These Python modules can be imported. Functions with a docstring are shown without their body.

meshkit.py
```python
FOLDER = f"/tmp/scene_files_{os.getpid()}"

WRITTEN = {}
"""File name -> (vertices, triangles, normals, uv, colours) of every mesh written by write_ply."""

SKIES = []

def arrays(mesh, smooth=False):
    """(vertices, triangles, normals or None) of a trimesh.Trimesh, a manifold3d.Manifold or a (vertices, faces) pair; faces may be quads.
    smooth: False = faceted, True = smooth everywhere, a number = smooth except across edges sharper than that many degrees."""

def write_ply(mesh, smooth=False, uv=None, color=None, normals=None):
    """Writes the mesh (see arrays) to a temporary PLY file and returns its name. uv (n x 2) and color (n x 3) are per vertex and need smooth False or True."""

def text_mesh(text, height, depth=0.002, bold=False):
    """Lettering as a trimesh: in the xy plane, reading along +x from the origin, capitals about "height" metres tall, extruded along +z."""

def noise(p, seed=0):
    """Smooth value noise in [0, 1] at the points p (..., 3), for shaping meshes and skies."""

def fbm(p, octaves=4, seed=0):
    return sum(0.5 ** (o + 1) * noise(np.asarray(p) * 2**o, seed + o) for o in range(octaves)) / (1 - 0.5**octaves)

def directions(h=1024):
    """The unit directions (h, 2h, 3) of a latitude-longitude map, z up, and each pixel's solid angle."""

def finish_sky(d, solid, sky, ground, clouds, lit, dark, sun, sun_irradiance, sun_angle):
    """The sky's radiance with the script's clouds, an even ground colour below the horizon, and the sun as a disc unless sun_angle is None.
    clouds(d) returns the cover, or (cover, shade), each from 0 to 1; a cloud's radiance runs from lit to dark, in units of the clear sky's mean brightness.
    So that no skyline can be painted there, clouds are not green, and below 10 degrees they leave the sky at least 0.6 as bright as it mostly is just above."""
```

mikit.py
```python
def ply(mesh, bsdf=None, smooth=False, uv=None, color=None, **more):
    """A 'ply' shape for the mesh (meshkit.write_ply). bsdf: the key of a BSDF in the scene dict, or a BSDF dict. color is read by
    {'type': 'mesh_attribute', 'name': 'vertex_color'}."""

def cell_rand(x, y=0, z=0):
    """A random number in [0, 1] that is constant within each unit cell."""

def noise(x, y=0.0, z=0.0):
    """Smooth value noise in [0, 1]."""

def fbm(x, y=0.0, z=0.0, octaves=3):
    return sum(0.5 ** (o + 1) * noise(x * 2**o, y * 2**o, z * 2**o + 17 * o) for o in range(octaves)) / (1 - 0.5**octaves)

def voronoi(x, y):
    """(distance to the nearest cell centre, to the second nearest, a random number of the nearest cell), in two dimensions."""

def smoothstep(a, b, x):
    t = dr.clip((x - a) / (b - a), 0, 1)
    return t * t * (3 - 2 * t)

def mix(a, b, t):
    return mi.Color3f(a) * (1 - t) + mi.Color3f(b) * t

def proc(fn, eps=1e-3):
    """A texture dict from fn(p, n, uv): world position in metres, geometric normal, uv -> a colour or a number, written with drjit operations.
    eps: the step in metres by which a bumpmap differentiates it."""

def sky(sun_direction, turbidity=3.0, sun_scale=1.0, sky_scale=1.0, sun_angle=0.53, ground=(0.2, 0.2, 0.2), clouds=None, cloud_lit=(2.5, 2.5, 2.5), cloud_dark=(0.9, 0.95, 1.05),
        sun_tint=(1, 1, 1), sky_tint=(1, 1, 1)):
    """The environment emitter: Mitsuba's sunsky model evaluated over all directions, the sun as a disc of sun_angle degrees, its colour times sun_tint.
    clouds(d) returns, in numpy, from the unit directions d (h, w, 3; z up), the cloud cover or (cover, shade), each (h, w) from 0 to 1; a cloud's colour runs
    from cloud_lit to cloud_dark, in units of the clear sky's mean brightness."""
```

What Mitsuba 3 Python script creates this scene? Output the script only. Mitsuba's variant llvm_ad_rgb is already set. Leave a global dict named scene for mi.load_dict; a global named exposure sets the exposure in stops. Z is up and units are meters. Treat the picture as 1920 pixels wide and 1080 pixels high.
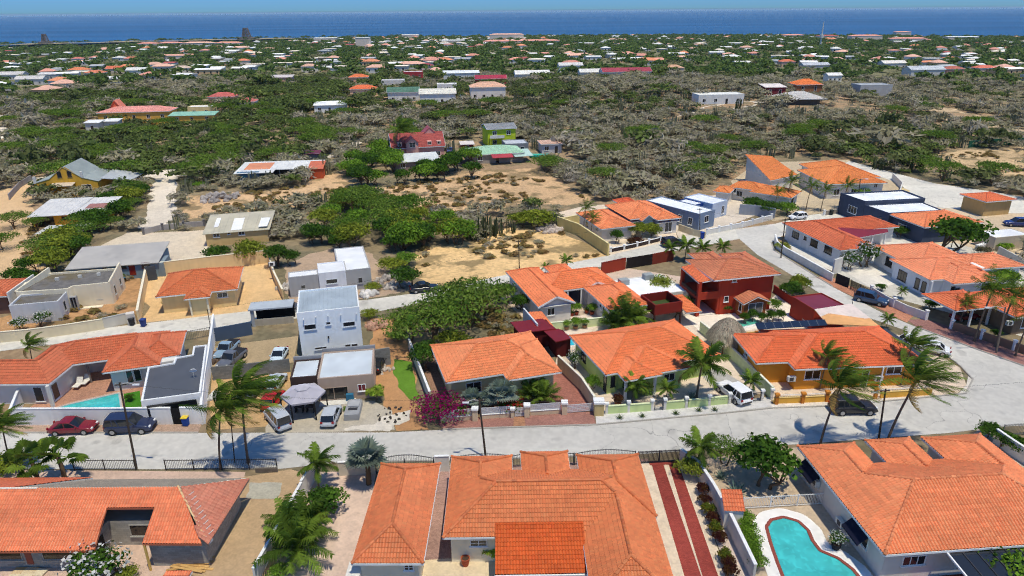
import math, random
import numpy as np, trimesh, shapely
import drjit as dr
import mitsuba as mi, mikit, meshkit
from shapely.geometry import Polygon, LineString, Point, box as sbox
from shapely.ops import unary_union

T = mi.ScalarTransform4f
scene, labels = {}, {}
# ------------------------------------------------------------------ camera, sky, exposure
EYE, FOC, HORIZON, ROLL = np.array([0.0, 0.0, 40.0]), 1280.0, 20.0, math.radians(0.45)
PITCH = math.atan((540 - HORIZON) / FOC)
_f = np.array([0, math.cos(PITCH), -math.sin(PITCH)])
_r0, _u0 = np.array([1.0, 0, 0]), np.array([0, math.sin(PITCH), math.cos(PITCH)])
RIGHT = _r0 * math.cos(ROLL) - _u0 * math.sin(ROLL)
UP = _u0 * math.cos(ROLL) + _r0 * math.sin(ROLL)
scene['camera'] = {'type': 'perspective', 'fov': math.degrees(2 * math.atan(960 / FOC)), 'fov_axis': 'x', 'near_clip': 0.5, 'far_clip': 80000.0,
                   'to_world': T().look_at(origin=EYE.tolist(), target=(EYE + _f * 50).tolist(), up=UP.tolist())}
SUN = (0.18, -0.22, 0.96)
scene['sky'] = mikit.sky(SUN, turbidity=2.6, sky_scale=1.3, sun_tint=(0.94, 1.02, 1.04), sky_tint=(0.46, 0.80, 1.12), ground=(0.10, 0.13, 0.16))
exposure = 1.28


# ------------------------------------------------------------------ small maths
def height(x, y):
    """The terrain: level ground near the camera, a low hill of scrub, then falling gently to the sea."""
    x, y = np.asarray(x, float), np.asarray(y, float)
    d = np.hypot(x, y)
    z = -np.clip(d - 350, 0, 1650) * (25.0 / 1650)
    z = z + 7.0 * np.exp(-((x - 75) / 95) ** 2 - ((y - 335) / 75) ** 2) * np.clip((y - 190) / 60, 0, 1)
    return z


def ray(px, py):
    return _f + (px - 960) / FOC * RIGHT + (540 - py) / FOC * UP


def at(px, py, z=0.0):
    """The point of the level z that is seen in this direction (how the survey of the place was taken)."""
    d = ray(px, py)
    return EYE + d * (z - EYE[2]) / d[2]


def ground(px, py):
    z = 0.0
    for _ in range(12):
        p = at(px, py, z)
        z = float(height(p[0], p[1]))
    return np.array([p[0], p[1], z])


def gxy(pts, z=0.0):
    return [tuple((ground(*p) if z == 0 else at(p[0], p[1], z))[:2]) for p in pts]


def rgb(r, g, b):
    """sRGB 0..255 to linear."""
    x = np.array([r, g, b], float) / 255
    return np.where(x < 0.04045, x / 12.92, ((x + 0.055) / 1.055) ** 2.4)


def hx(s):
    return rgb(int(s[0:2], 16), int(s[2:4], 16), int(s[4:6], 16))


class B:
    """A mesh in the making; each vertex carries a colour (packed into the uv)."""

    def __init__(s):
        s.V, s.F, s.C, s.n = [], [], [], 0

    def add(s, v, f, c):
        v = np.asarray(v, float)
        f = np.asarray(f, int)
        if f.ndim == 2 and f.shape[1] == 4:
            f = np.vstack([f[:, [0, 1, 2]], f[:, [0, 2, 3]]])
        s.V.append(v); s.F.append(f + s.n); s.C.append(np.broadcast_to(np.asarray(c, float), (len(v), 3)))
        s.n += len(v)
        return s

    def quad(s, a, b, c_, d, col):
        return s.add([a, b, c_, d], [[0, 1, 2, 3]], col)

    def face(s, pts, col):
        """A planar polygon in space."""
        p = np.asarray(pts, float)
        nrm = np.cross(p - p[0], np.roll(p, -1, 0) - p[0]).sum(0)
        k = int(np.argmax(np.abs(nrm)))
        ij = [i for i in range(3) if i != k]
        v2, f = trimesh.creation.triangulate_polygon(Polygon(p[:, ij]), engine='earcut')
        idx = [int(np.argmin(((p[:, ij] - q) ** 2).sum(1))) for q in v2]
        return s.add(p[idx], f, col)

    def flat(s, poly, z, col):
        """A level sheet; poly a shapely polygon; z a number or a function of x, y."""
        for g in getattr(poly, 'geoms', [poly]):
            if g.is_empty or g.area < 1e-4 or g.geom_type != 'Polygon':
                continue
            v, f = trimesh.creation.triangulate_polygon(g, engine='earcut')
            zz = z(v[:, 0], v[:, 1]) if callable(z) else np.full(len(v), z)
            s.add(np.column_stack([v, zz]), f, col)
        return s

    def prism(s, poly, z0, z1, col, top=None, bottom=False):
        if isinstance(poly, (list, tuple, np.ndarray)):
            poly = Polygon(poly)
        for g in getattr(poly, 'geoms', [poly]):
            if g.is_empty or g.geom_type != 'Polygon':
                continue
            g = shapely.geometry.polygon.orient(g)
            for ring in [g.exterior, *g.interiors]:
                p = np.array(ring.coords)[:, :2]
                for a, b in zip(p[:-1], p[1:]):
                    s.quad((*a, z0), (*b, z0), (*b, z1), (*a, z1), col)
            s.flat(g, z1, col if top is None else top)
            if bottom:
                s.flat(g, z0, col)
        return s

    def box(s, x0, y0, z0, x1, y1, z1, col):
        return s.prism([(x0, y0), (x1, y0), (x1, y1), (x0, y1)], z0, z1, col, bottom=True)

    def tube(s, pts, r, col, sides=6, cap=True):
        p = np.asarray(pts, float)
        r = np.broadcast_to(np.asarray(r, float), (len(p),))
        t = np.gradient(p, axis=0) if len(p) > 1 else np.array([[0, 0, 1.0]])
        t /= np.linalg.norm(t, axis=1, keepdims=True) + 1e-12
        a = np.cross(t, np.where(np.abs(t[:, 2:]) < 0.9, [0, 0, 1.0], [1.0, 0, 0]))
        a /= np.linalg.norm(a, axis=1, keepdims=True)
        b, g = np.cross(t, a), np.arange(sides) * 2 * np.pi / sides
        v = (p[:, None] + r[:, None, None] * (np.cos(g)[None, :, None] * a[:, None] + np.sin(g)[None, :, None] * b[:, None])).reshape(-1, 3)
        i, j = np.meshgrid(np.arange(len(p) - 1), np.arange(sides), indexing='ij')
        q = np.stack([i * sides + j, i * sides + (j + 1) % sides, (i + 1) * sides + (j + 1) % sides, (i + 1) * sides + j], -1).reshape(-1, 4)
        f = np.vstack([q[:, [0, 1, 2]], q[:, [0, 2, 3]]])
        if cap:
            v = np.vstack([v, p[:1], p[-1:]])
            n0, k, m = len(v) - 2, np.arange(sides), (len(p) - 1) * sides
            f = np.vstack([f, np.stack([np.full(sides, n0), (k + 1) % sides, k], 1), np.stack([np.full(sides, n0 + 1), m + k, m + (k + 1) % sides], 1)])
        return s.add(v, f, col)

    def bar(s, a, b, w, h, col):
        """A bar of rectangular section from a to b, standing on the line a-b."""
        a, b = np.asarray(a, float), np.asarray(b, float)
        d = b - a
        sx = np.cross(d, [0, 0, 1.0])
        sx = (sx / np.linalg.norm(sx) if np.linalg.norm(sx) > 1e-6 else np.array([1.0, 0, 0])) * w / 2
        up = np.cross(sx, d)
        up = up / np.linalg.norm(up) * h
        c = [a - sx, a + sx, a + sx + up, a - sx + up, b - sx, b + sx, b + sx + up, b - sx + up]
        for q in ((0, 1, 2, 3), (4, 7, 6, 5), (0, 4, 5, 1), (1, 5, 6, 2), (2, 6, 7, 3), (3, 7, 4, 0)):
            s.quad(*[c[i] for i in q], col)
        return s

    def mesh(s, tm, col):
        return s.add(tm.vertices, tm.faces, col)

    def arr(s):
        return np.vstack(s.V), np.vstack(s.F), np.vstack(s.C)

    def move(s, M):
        M = np.asarray(M, float)
        s.V = [v @ M[:3, :3].T + M[:3, 3] for v in s.V]
        return s


def pack(c):
    q = np.clip(np.sqrt(np.clip(c, 0, 1)) * 255, 0, 255)
    return np.column_stack([np.floor(q[:, 0]) * 256 + np.floor(q[:, 1]) + 0.5, q[:, 2] / 255])


def ply_of(b, mat, smooth=False):
    v, f, c = b.arr()
    return mikit.ply((v, f), mat, smooth=smooth, uv=pack(c))


_used = {}


def unique(key):
    if key not in _used:
        _used[key] = 0
        return key
    _used[key] += 1
    return f'{key}_{_used[key]:03d}'


def tag(key, label=None, cat=None, group=None, kind=None):
    d = {k: v for k, v in (('label', label), ('category', cat), ('group', group), ('kind', kind)) if v}
    if d:
        labels[key] = d
    return key


def thing(name, label, cat, group=None):
    """A thing whose parts follow."""
    return tag(unique(name), label, cat, group)


def put(name, b, mat, label=None, cat=None, group=None, kind=None, smooth=False):
    """A thing (or a piece of the setting) that is one mesh."""
    key = unique(name)
    scene[key] = ply_of(b, mat, smooth)
    return tag(key, label, cat, group, kind)


def part(up, name, b, mat, kind=None, label=None, smooth=False):
    key = unique(f'{up}__{name}')
    scene[key] = ply_of(b, mat, smooth)
    return tag(key, label, None, None, kind)


# ------------------------------------------------------------------ materials: colours come from the meshes, the grain from here
def uvcol(uv):
    k = dr.floor(uv.x)
    r = dr.floor(k / 256)
    return mi.Color3f(dr.square(r / 255), dr.square((k - 256 * r) / 255), dr.square(uv.y))


N, FB = mikit.noise, mikit.fbm


def f_plain(p, n, uv):
    return uvcol(uv)


def f_paint(p, n, uv):
    a = FB(p.x * 0.7, p.y * 0.7, p.z * 0.7, 3)
    streak = N((p.x + p.y * 0.37) * 3.1, (p.y - p.x * 0.37) * 3.1, p.z * 0.25)
    return uvcol(uv) * (0.80 + 0.22 * a + 0.14 * streak)


def f_tile(p, n, uv):
    a = FB(p.x * 0.35, p.y * 0.35, p.z * 0.35, 3)
    b = N(p.x * 5, p.y * 5, p.z * 5)
    return uvcol(uv) * (0.78 + 0.34 * a + 0.10 * b)


def f_sheet(p, n, uv):
    a = FB(p.x * 0.13, p.y * 0.13, 0, 4)
    b = FB(p.x * 1.7, p.y * 1.7, 3, 3)
    c = N(p.x * 7, p.y * 7, 1)
    return uvcol(uv) * (0.66 + 0.30 * a + 0.26 * b + 0.18 * c)


def f_road(p, n, uv):
    a = FB(p.x * 0.06, p.y * 0.25, 1, 4)
    b = FB(p.x * 2.3, p.y * 2.3, 5, 2)
    # seams, hairline cracks and oil spots
    d1, d2, w = mikit.voronoi(p.x * 0.16 + N(p.x * .5, p.y * .5) * .5, p.y * 0.16 + N(p.x * .5 + 9, p.y * .5) * .5)
    crack = mikit.smoothstep(0.012, 0.0, d2 - d1) * mikit.smoothstep(0.45, 0.7, N(p.x * 0.08, p.y * 0.08, 4))
    spot = mikit.smoothstep(0.72, 0.86, FB(p.x * 0.5, p.y * 0.5, 9, 2))
    return uvcol(uv) * (0.74 + 0.26 * a + 0.22 * b + 0.05 * w) * (1 - 0.45 * crack) * (1 - 0.22 * spot)


def f_brick(p, n, uv):
    x, y = p.x * 4.4, p.y * 8.8
    o = dr.select(dr.abs(dr.floor(y) - 2 * dr.floor(y / 2)) > 0.5, 0.5, 0.0)
    cx, cy = dr.floor(x + o), dr.floor(y)
    fx, fy = x + o - cx, y - cy
    joint = mikit.smoothstep(0.0, 0.06, dr.minimum(fx, 1 - fx)) * mikit.smoothstep(0.0, 0.12, dr.minimum(fy, 1 - fy))
    r = mikit.cell_rand(cx, cy, 2)
    a = FB(p.x * 0.3, p.y * 0.3, 0, 3)
    return uvcol(uv) * (0.60 + 0.5 * a + 0.28 * (r - 0.5)) * (0.65 + 0.35 * joint)


def f_block(p, n, uv):
    x, z = (p.x * dr.abs(n.y) + p.y * dr.abs(n.x)) * 2.5, p.z * 5
    o = dr.select(dr.abs(dr.floor(z) - 2 * dr.floor(z / 2)) > 0.5, 0.5, 0.0)
    cx, cz = dr.floor(x + o), dr.floor(z)
    fx, fz = x + o - cx, z - cz
    joint = mikit.smoothstep(0.0, 0.05, dr.minimum(fx, 1 - fx)) * mikit.smoothstep(0.0, 0.09, dr.minimum(fz, 1 - fz))
    r = mikit.cell_rand(cx, cz, 5)
    return uvcol(uv) * (0.72 + 0.3 * FB(p.x * .6, p.y * .6, p.z * .6, 3) + 0.25 * (r - 0.5)) * (0.8 + 0.2 * joint)


def f_earth(p, n, uv):
    d = dr.sqrt(p.x * p.x + p.y * p.y)
    a = FB(p.x * 0.02, p.y * 0.02, 0, 4)
    b = FB(p.x * 0.22, p.y * 0.22, 2, 4)
    c = FB(p.x * 1.6, p.y * 1.6, 4, 2)
    dry = mikit.mix((0.30, 0.205, 0.125), (0.235, 0.185, 0.115), mikit.smoothstep(0.35, 0.65, a))
    tuft = mikit.smoothstep(0.44, 0.62, b)
    col = mikit.mix(dry, (0.15, 0.135, 0.085), tuft * 0.75)
    col = col * (0.72 + 0.55 * c)
    far = mikit.smoothstep(330, 620, d)
    return mikit.mix(col, mi.Color3f(0.12, 0.125, 0.07) * (0.6 + 0.8 * b), far * 0.85)


def f_dry(p, n, uv):
    b = FB(p.x * 0.30, p.y * 0.30, 2, 4)
    c = FB(p.x * 2.2, p.y * 2.2, 4, 2)
    e = FB(p.x * 0.07 + 3, p.y * 0.07, 6, 3)
    col = uvcol(uv) * (0.55 + 0.5 * c + 0.4 * e)
    return mikit.mix(col, mi.Color3f(0.13, 0.105, 0.055), mikit.smoothstep(0.48, 0.68, b) * 0.7)


def f_sea(p, n, uv):
    a = FB(p.x * 0.0011, p.y * 0.0042, 0, 4)
    return uvcol(uv) * (0.72 + 0.56 * a)


def f_corr(p, n, uv):
    a = FB(p.x * 0.5, p.y * 0.5, p.z * 0.5, 3)
    return uvcol(uv) * (0.74 + 0.45 * a)


def f_wave(p, n, uv):
    return 0.05 * FB(p.x * 2.5, p.y * 2.5, 0, 3)


def f_rough(p, n, uv):
    return 0.03 * FB(p.x * 5, p.y * 5, p.z * 5, 3)


P = mikit.proc


def mat(name, fn, rough=0.8, spec=0.3, **more):
    scene[name] = {'type': 'twosided', 'inner': {'type': 'principled', 'base_color': P(fn), 'roughness': rough, 'specular': spec, **more}}


mat('plain', f_plain, 0.7)
mat('paint', f_paint, 0.8, 0.25)
mat('tile', f_tile, 0.55, 0.35)
mat('sheet', f_sheet, 0.95, 0.1)
mat('road', f_road, 0.9, 0.2)
mat('brick', f_brick, 0.9, 0.2)
mat('block', f_block, 0.95, 0.1)
mat('earth', f_earth, 1.0, 0.05)
mat('dry', f_dry, 1.0, 0.05)
mat('sheetmetal', f_corr, 0.45, 0.5)
mat('car', f_plain, 0.3, 0.5, clearcoat=1.0, clearcoat_gloss=0.9)
mat('glass', f_plain, 0.06, 0.7)
mat('chrome', f_plain, 0.3, 0.5, metallic=0.8)
scene['leaf'] = {'type': 'principledthin', 'base_color': P(f_plain), 'roughness': 0.6, 'diff_trans': 0.7, 'spec_trans': 0.0, 'eta': 1.3}
scene['bark'] = {'type': 'twosided', 'inner': {'type': 'diffuse', 'reflectance': P(f_paint)}}
scene['sea_surface'] = {'type': 'principled', 'base_color': P(f_sea), 'roughness': 0.45, 'specular': 0.15}
scene['water'] = {'type': 'thindielectric', 'int_ior': 1.33}


# ------------------------------------------------------------------ builders: frames, roofs, houses, walls, fences
class Frame:
    """A plan frame: origin, x along a facade, y into the plot."""

    def __init__(s, o, u, z=0.0):
        s.o, s.u = np.asarray(o, float)[:2], np.asarray(u, float)[:2] / np.linalg.norm(np.asarray(u, float)[:2])
        s.n, s.z = np.array([-s.u[1], s.u[0]]), z
        s.M = np.array([[s.u[0], s.n[0], 0, s.o[0]], [s.u[1], s.n[1], 0, s.o[1]], [0, 0, 1, z], [0, 0, 0, 1.0]])

    def loc(s, px, py, z):
        d = at(px, py, z + s.z)[:2] - s.o
        return np.array([d @ s.u, d @ s.n])

    def world(s, x, y):
        return s.o + x * s.u + y * s.n


def frame(a, b, z, base=0.0):
    A, Bp = at(*a, z + base), at(*b, z + base)
    return Frame(A, (Bp - A)[:2], base)


def halfplane(a, b, c, big=400.0):
    """The polygon a*x + b*y + c > 0."""
    g = math.hypot(a, b)
    if g < 1e-9:
        return sbox(-big, -big, big, big) if c > 0 else Polygon()
    nx, ny = a / g, b / g
    px, py = -c / g * nx, -c / g * ny
    tx, ty = -ny, nx
    return Polygon([(px + tx * big, py + ty * big), (px - tx * big, py - ty * big), (px - tx * big + nx * big, py - ty * big + ny * big), (px + tx * big + nx * big, py + ty * big + ny * big)])


def polys(g):
    return [p for p in getattr(g, 'geoms', [g]) if p.geom_type == 'Polygon' and p.area > 0.02]


def jitter_col(col, rng, n, s=0.14, hue=0.05):
    k = 1 + rng.normal(0, s, n)
    h = rng.normal(0, hue, n)
    return np.clip(np.asarray(col)[None] * np.stack([k * (1 - h * 0.3), k * (1 + h), k * (1 + h * 1.4)], 1), 0.01, 0.95)


def tile_plane(bld, poly, a, b, c, col, rng, P_=0.23, L_=0.37, amp=0.065, lift=0.042, seg=4, fade=0.14, v0=0.0):
    """Interlocking roof tiles over the plan polygon of the slope z = a x + b y + c: waves across, a step at each course."""
    g = math.hypot(a, b)
    up = np.array([a, b]) / g if g > 1e-6 else np.array([0, 1.0])
    uu = np.array([up[1], -up[0]])
    Ls = L_ / math.sqrt(1 + g * g)
    xy = np.array(poly.exterior.coords)
    u, s = xy @ uu, xy @ up
    base = -(c - v0) / g if g > 1e-6 else 0.0            # where the slope leaves the eave level v0
    k0, k1 = math.floor((s.min() - base) / Ls), math.ceil((s.max() - base) / Ls)
    m0, m1 = math.floor(u.min() / P_), math.ceil(u.max() / P_)
    nc = (m1 - m0) * seg
    ug = (m0 + np.arange(nc + 1) / seg) * P_
    ph = np.arange(nc + 1) / seg
    wave = amp * np.abs(np.sin(np.pi * ph)) ** 0.8 if seg > 2 else amp * (np.arange(nc + 1) % 2)
    nk = k1 - k0
    if nk <= 0 or nc <= 0:
        return
    sk = base + (k0 + np.arange(nk)) * Ls
    rows = []
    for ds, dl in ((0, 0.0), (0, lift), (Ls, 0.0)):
        S = np.broadcast_to((sk + ds)[:, None], (nk, nc + 1))
        U = np.broadcast_to(ug[None], (nk, nc + 1))
        X, Y = U * uu[0] + S * up[0], U * uu[1] + S * up[1]
        rows.append(np.stack([X, Y, a * X + b * Y + c + wave[None] + dl], -1))
    tcol = jitter_col(col, rng, nk * (m1 - m0), 0.055, 0.03).reshape(nk, m1 - m0, 3)
    kk, mm = np.meshgrid(np.arange(nk), np.arange(m1 - m0), indexing='ij')      # tiles fade in runs
    run = meshkit.noise(np.stack([mm / 7 + kk * 5.3, kk * 1.0, kk * 0.0 + a * 9], -1), 3) - 0.5 + 1.2 * (meshkit.fbm(np.stack([mm / 26, kk / 12, kk * 0.0 + b * 7], -1), 2, 8) - 0.5)
    tcol = tcol * (1 + fade * run[..., None] * [0.75, 1.0, 1.15])
    tc = np.clip(np.repeat(tcol, seg, axis=1).reshape(-1, 3), .01, .95)
    V, C = [], []
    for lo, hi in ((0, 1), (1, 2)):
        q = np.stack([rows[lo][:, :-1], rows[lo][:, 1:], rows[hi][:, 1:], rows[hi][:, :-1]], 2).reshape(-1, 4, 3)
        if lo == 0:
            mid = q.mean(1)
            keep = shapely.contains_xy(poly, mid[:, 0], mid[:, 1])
            q, cc = q[keep], tc[keep] * (0.5 if lift > .03 else .8)  # risers get a darker colour: painted shade under each course's lower edge
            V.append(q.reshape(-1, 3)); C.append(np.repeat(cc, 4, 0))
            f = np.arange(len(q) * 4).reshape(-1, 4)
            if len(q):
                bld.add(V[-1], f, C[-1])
            continue
        tri = np.concatenate([q[:, [0, 1, 2]], q[:, [0, 2, 3]]])
        cc = np.concatenate([tc, tc])
        ins = shapely.contains_xy(poly, tri[..., 0].ravel(), tri[..., 1].ravel()).reshape(-1, 3).sum(1)
        full = ins == 3
        if full.any():
            bld.add(tri[full].reshape(-1, 3), np.arange(full.sum() * 3).reshape(-1, 3), np.repeat(cc[full], 3, 0))
        part_ = np.nonzero(~full)[0]
        if len(part_):
            tp = shapely.polygons(tri[part_][..., :2])
            shapely.prepare(poly)
            hit = shapely.intersects(tp, poly)
            part_, tp = part_[hit], tp[hit]
            for i, gm in zip(part_, shapely.intersection(tp, poly)):
                for pg in polys2(gm):
                    p = np.array(pg.exterior.coords)[:-1]
                    t = tri[i]
                    A = np.column_stack([t[:, :2], np.ones(3)])
                    try:
                        co = np.linalg.solve(A, t[:, 2])
                    except np.linalg.LinAlgError:
                        continue
                    z = p @ co[:2] + co[2]
                    bld.add(np.column_stack([p, z]), [[0, k, k + 1] for k in range(1, len(p) - 1)], cc[i])


def polys2(g):
    return [p for p in getattr(g, 'geoms', [g]) if p.geom_type == 'Polygon' and p.area > 1e-6]


def caps(bld, a, b, col, rng, r=0.13, L_=0.42):
    """A row of half-round ridge tiles from a to b."""
    a, b = np.asarray(a, float), np.asarray(b, float)
    n = max(1, int(np.linalg.norm(b - a) / L_))
    d = (b - a) / np.linalg.norm(b - a)
    sx = np.cross(d, [0, 0, 1.0]); sx /= np.linalg.norm(sx)
    upv = np.cross(sx, d)
    ang = np.linspace(-0.15, math.pi + 0.15, 6)
    col_ = jitter_col(col, rng, n, 0.1)
    for k in range(n):
        p0, p1 = a + (b - a) * k / n, a + (b - a) * (k + 1.12) / n
        ring = lambda p, rr, lz: np.stack([p + sx * math.cos(t) * rr + upv * (math.sin(t) * rr + lz) for t in ang])
        r0, r1 = ring(p0, r * 1.05, 0.03), ring(p1, r * 0.9, 0.0)
        v = np.vstack([r0, r1, p0[None]])
        f = [[i, i + 1, 7 + i] for i in range(5)] + [[i, 7 + i, 6 + i] for i in range(5)] + [[i + 1, i, 12] for i in range(5)]
        bld.add(v, f, col_[k])


def planes_of(r):
    x0, y0, x1, y1, ends, ze, sl = r
    P4 = {'W': (sl, 0, ze - sl * x0), 'E': (-sl, 0, ze + sl * x1), 'S': (0, sl, ze - sl * y0), 'N': (0, -sl, ze + sl * y1)}
    return {k: v for k, v in P4.items() if k not in ends}


def hips(r):
    """Ridge and hip lines of one rectangle, in its frame."""
    x0, y0, x1, y1, ends, ze, sl = r
    w, d = x1 - x0, y1 - y0
    out = []
    if w >= d and not ('S' in ends or 'N' in ends) or ('W' in ends or 'E' in ends):
        m, h = (y0 + y1) / 2, ze + sl * d / 2
        xa = x0 if 'W' in ends else x0 + d / 2
        xb = x1 if 'E' in ends else x1 - d / 2
        out.append(((xa, m, h), (xb, m, h)))
        if 'W' not in ends: out += [((x0, y0, ze), (xa, m, h)), ((x0, y1, ze), (xa, m, h))]
        if 'E' not in ends: out += [((x1, y0, ze), (xb, m, h)), ((x1, y1, ze), (xb, m, h))]
    else:
        m, h = (x0 + x1) / 2, ze + sl * w / 2
        ya = y0 if 'S' in ends else y0 + w / 2
        yb = y1 if 'N' in ends else y1 - w / 2
        out.append(((m, ya, h), (m, yb, h)))
        if 'S' not in ends: out += [((x0, y0, ze), (m, ya, h)), ((x1, y0, ze), (m, ya, h))]
        if 'N' not in ends: out += [((x0, y1, ze), (m, yb, h)), ((x1, y1, ze), (m, yb, h))]
    return [(a, b) for a, b in out if math.dist(a, b) > 0.3]


def roof_regions(rects):
    reg = []
    for i, r in enumerate(rects):
        pl, R = planes_of(r), sbox(*r[:4])
        for k, p in pl.items():
            g = R
            for k2, q in pl.items():
                if k2 != k:
                    g = g.intersection(halfplane(q[0] - p[0], q[1] - p[1], q[2] - p[2] + 1e-9))
            reg.append((i, p, g))
    out = []
    for i, p, g in reg:
        for j, q, h in reg:
            if i == j or not g.intersects(h):
                continue
            da, db, dc = q[0] - p[0], q[1] - p[1], q[2] - p[2]
            if abs(da) + abs(db) < 1e-9 and abs(dc) < 1e-3:
                if j < i:
                    g = g.difference(h)
            else:
                g = g.difference(h.intersection(halfplane(da, db, dc - 1e-4)))
        out += [(i, p, q) for q in polys(g)]
    return out


def roof_height(rects, x, y):
    best = -1e9
    for r in rects:
        if r[0] - 1e-6 <= x <= r[2] + 1e-6 and r[1] - 1e-6 <= y <= r[3] + 1e-6:
            best = max(best, min(a * x + b * y + c for a, b, c in planes_of(r).values()))
    return best


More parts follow.
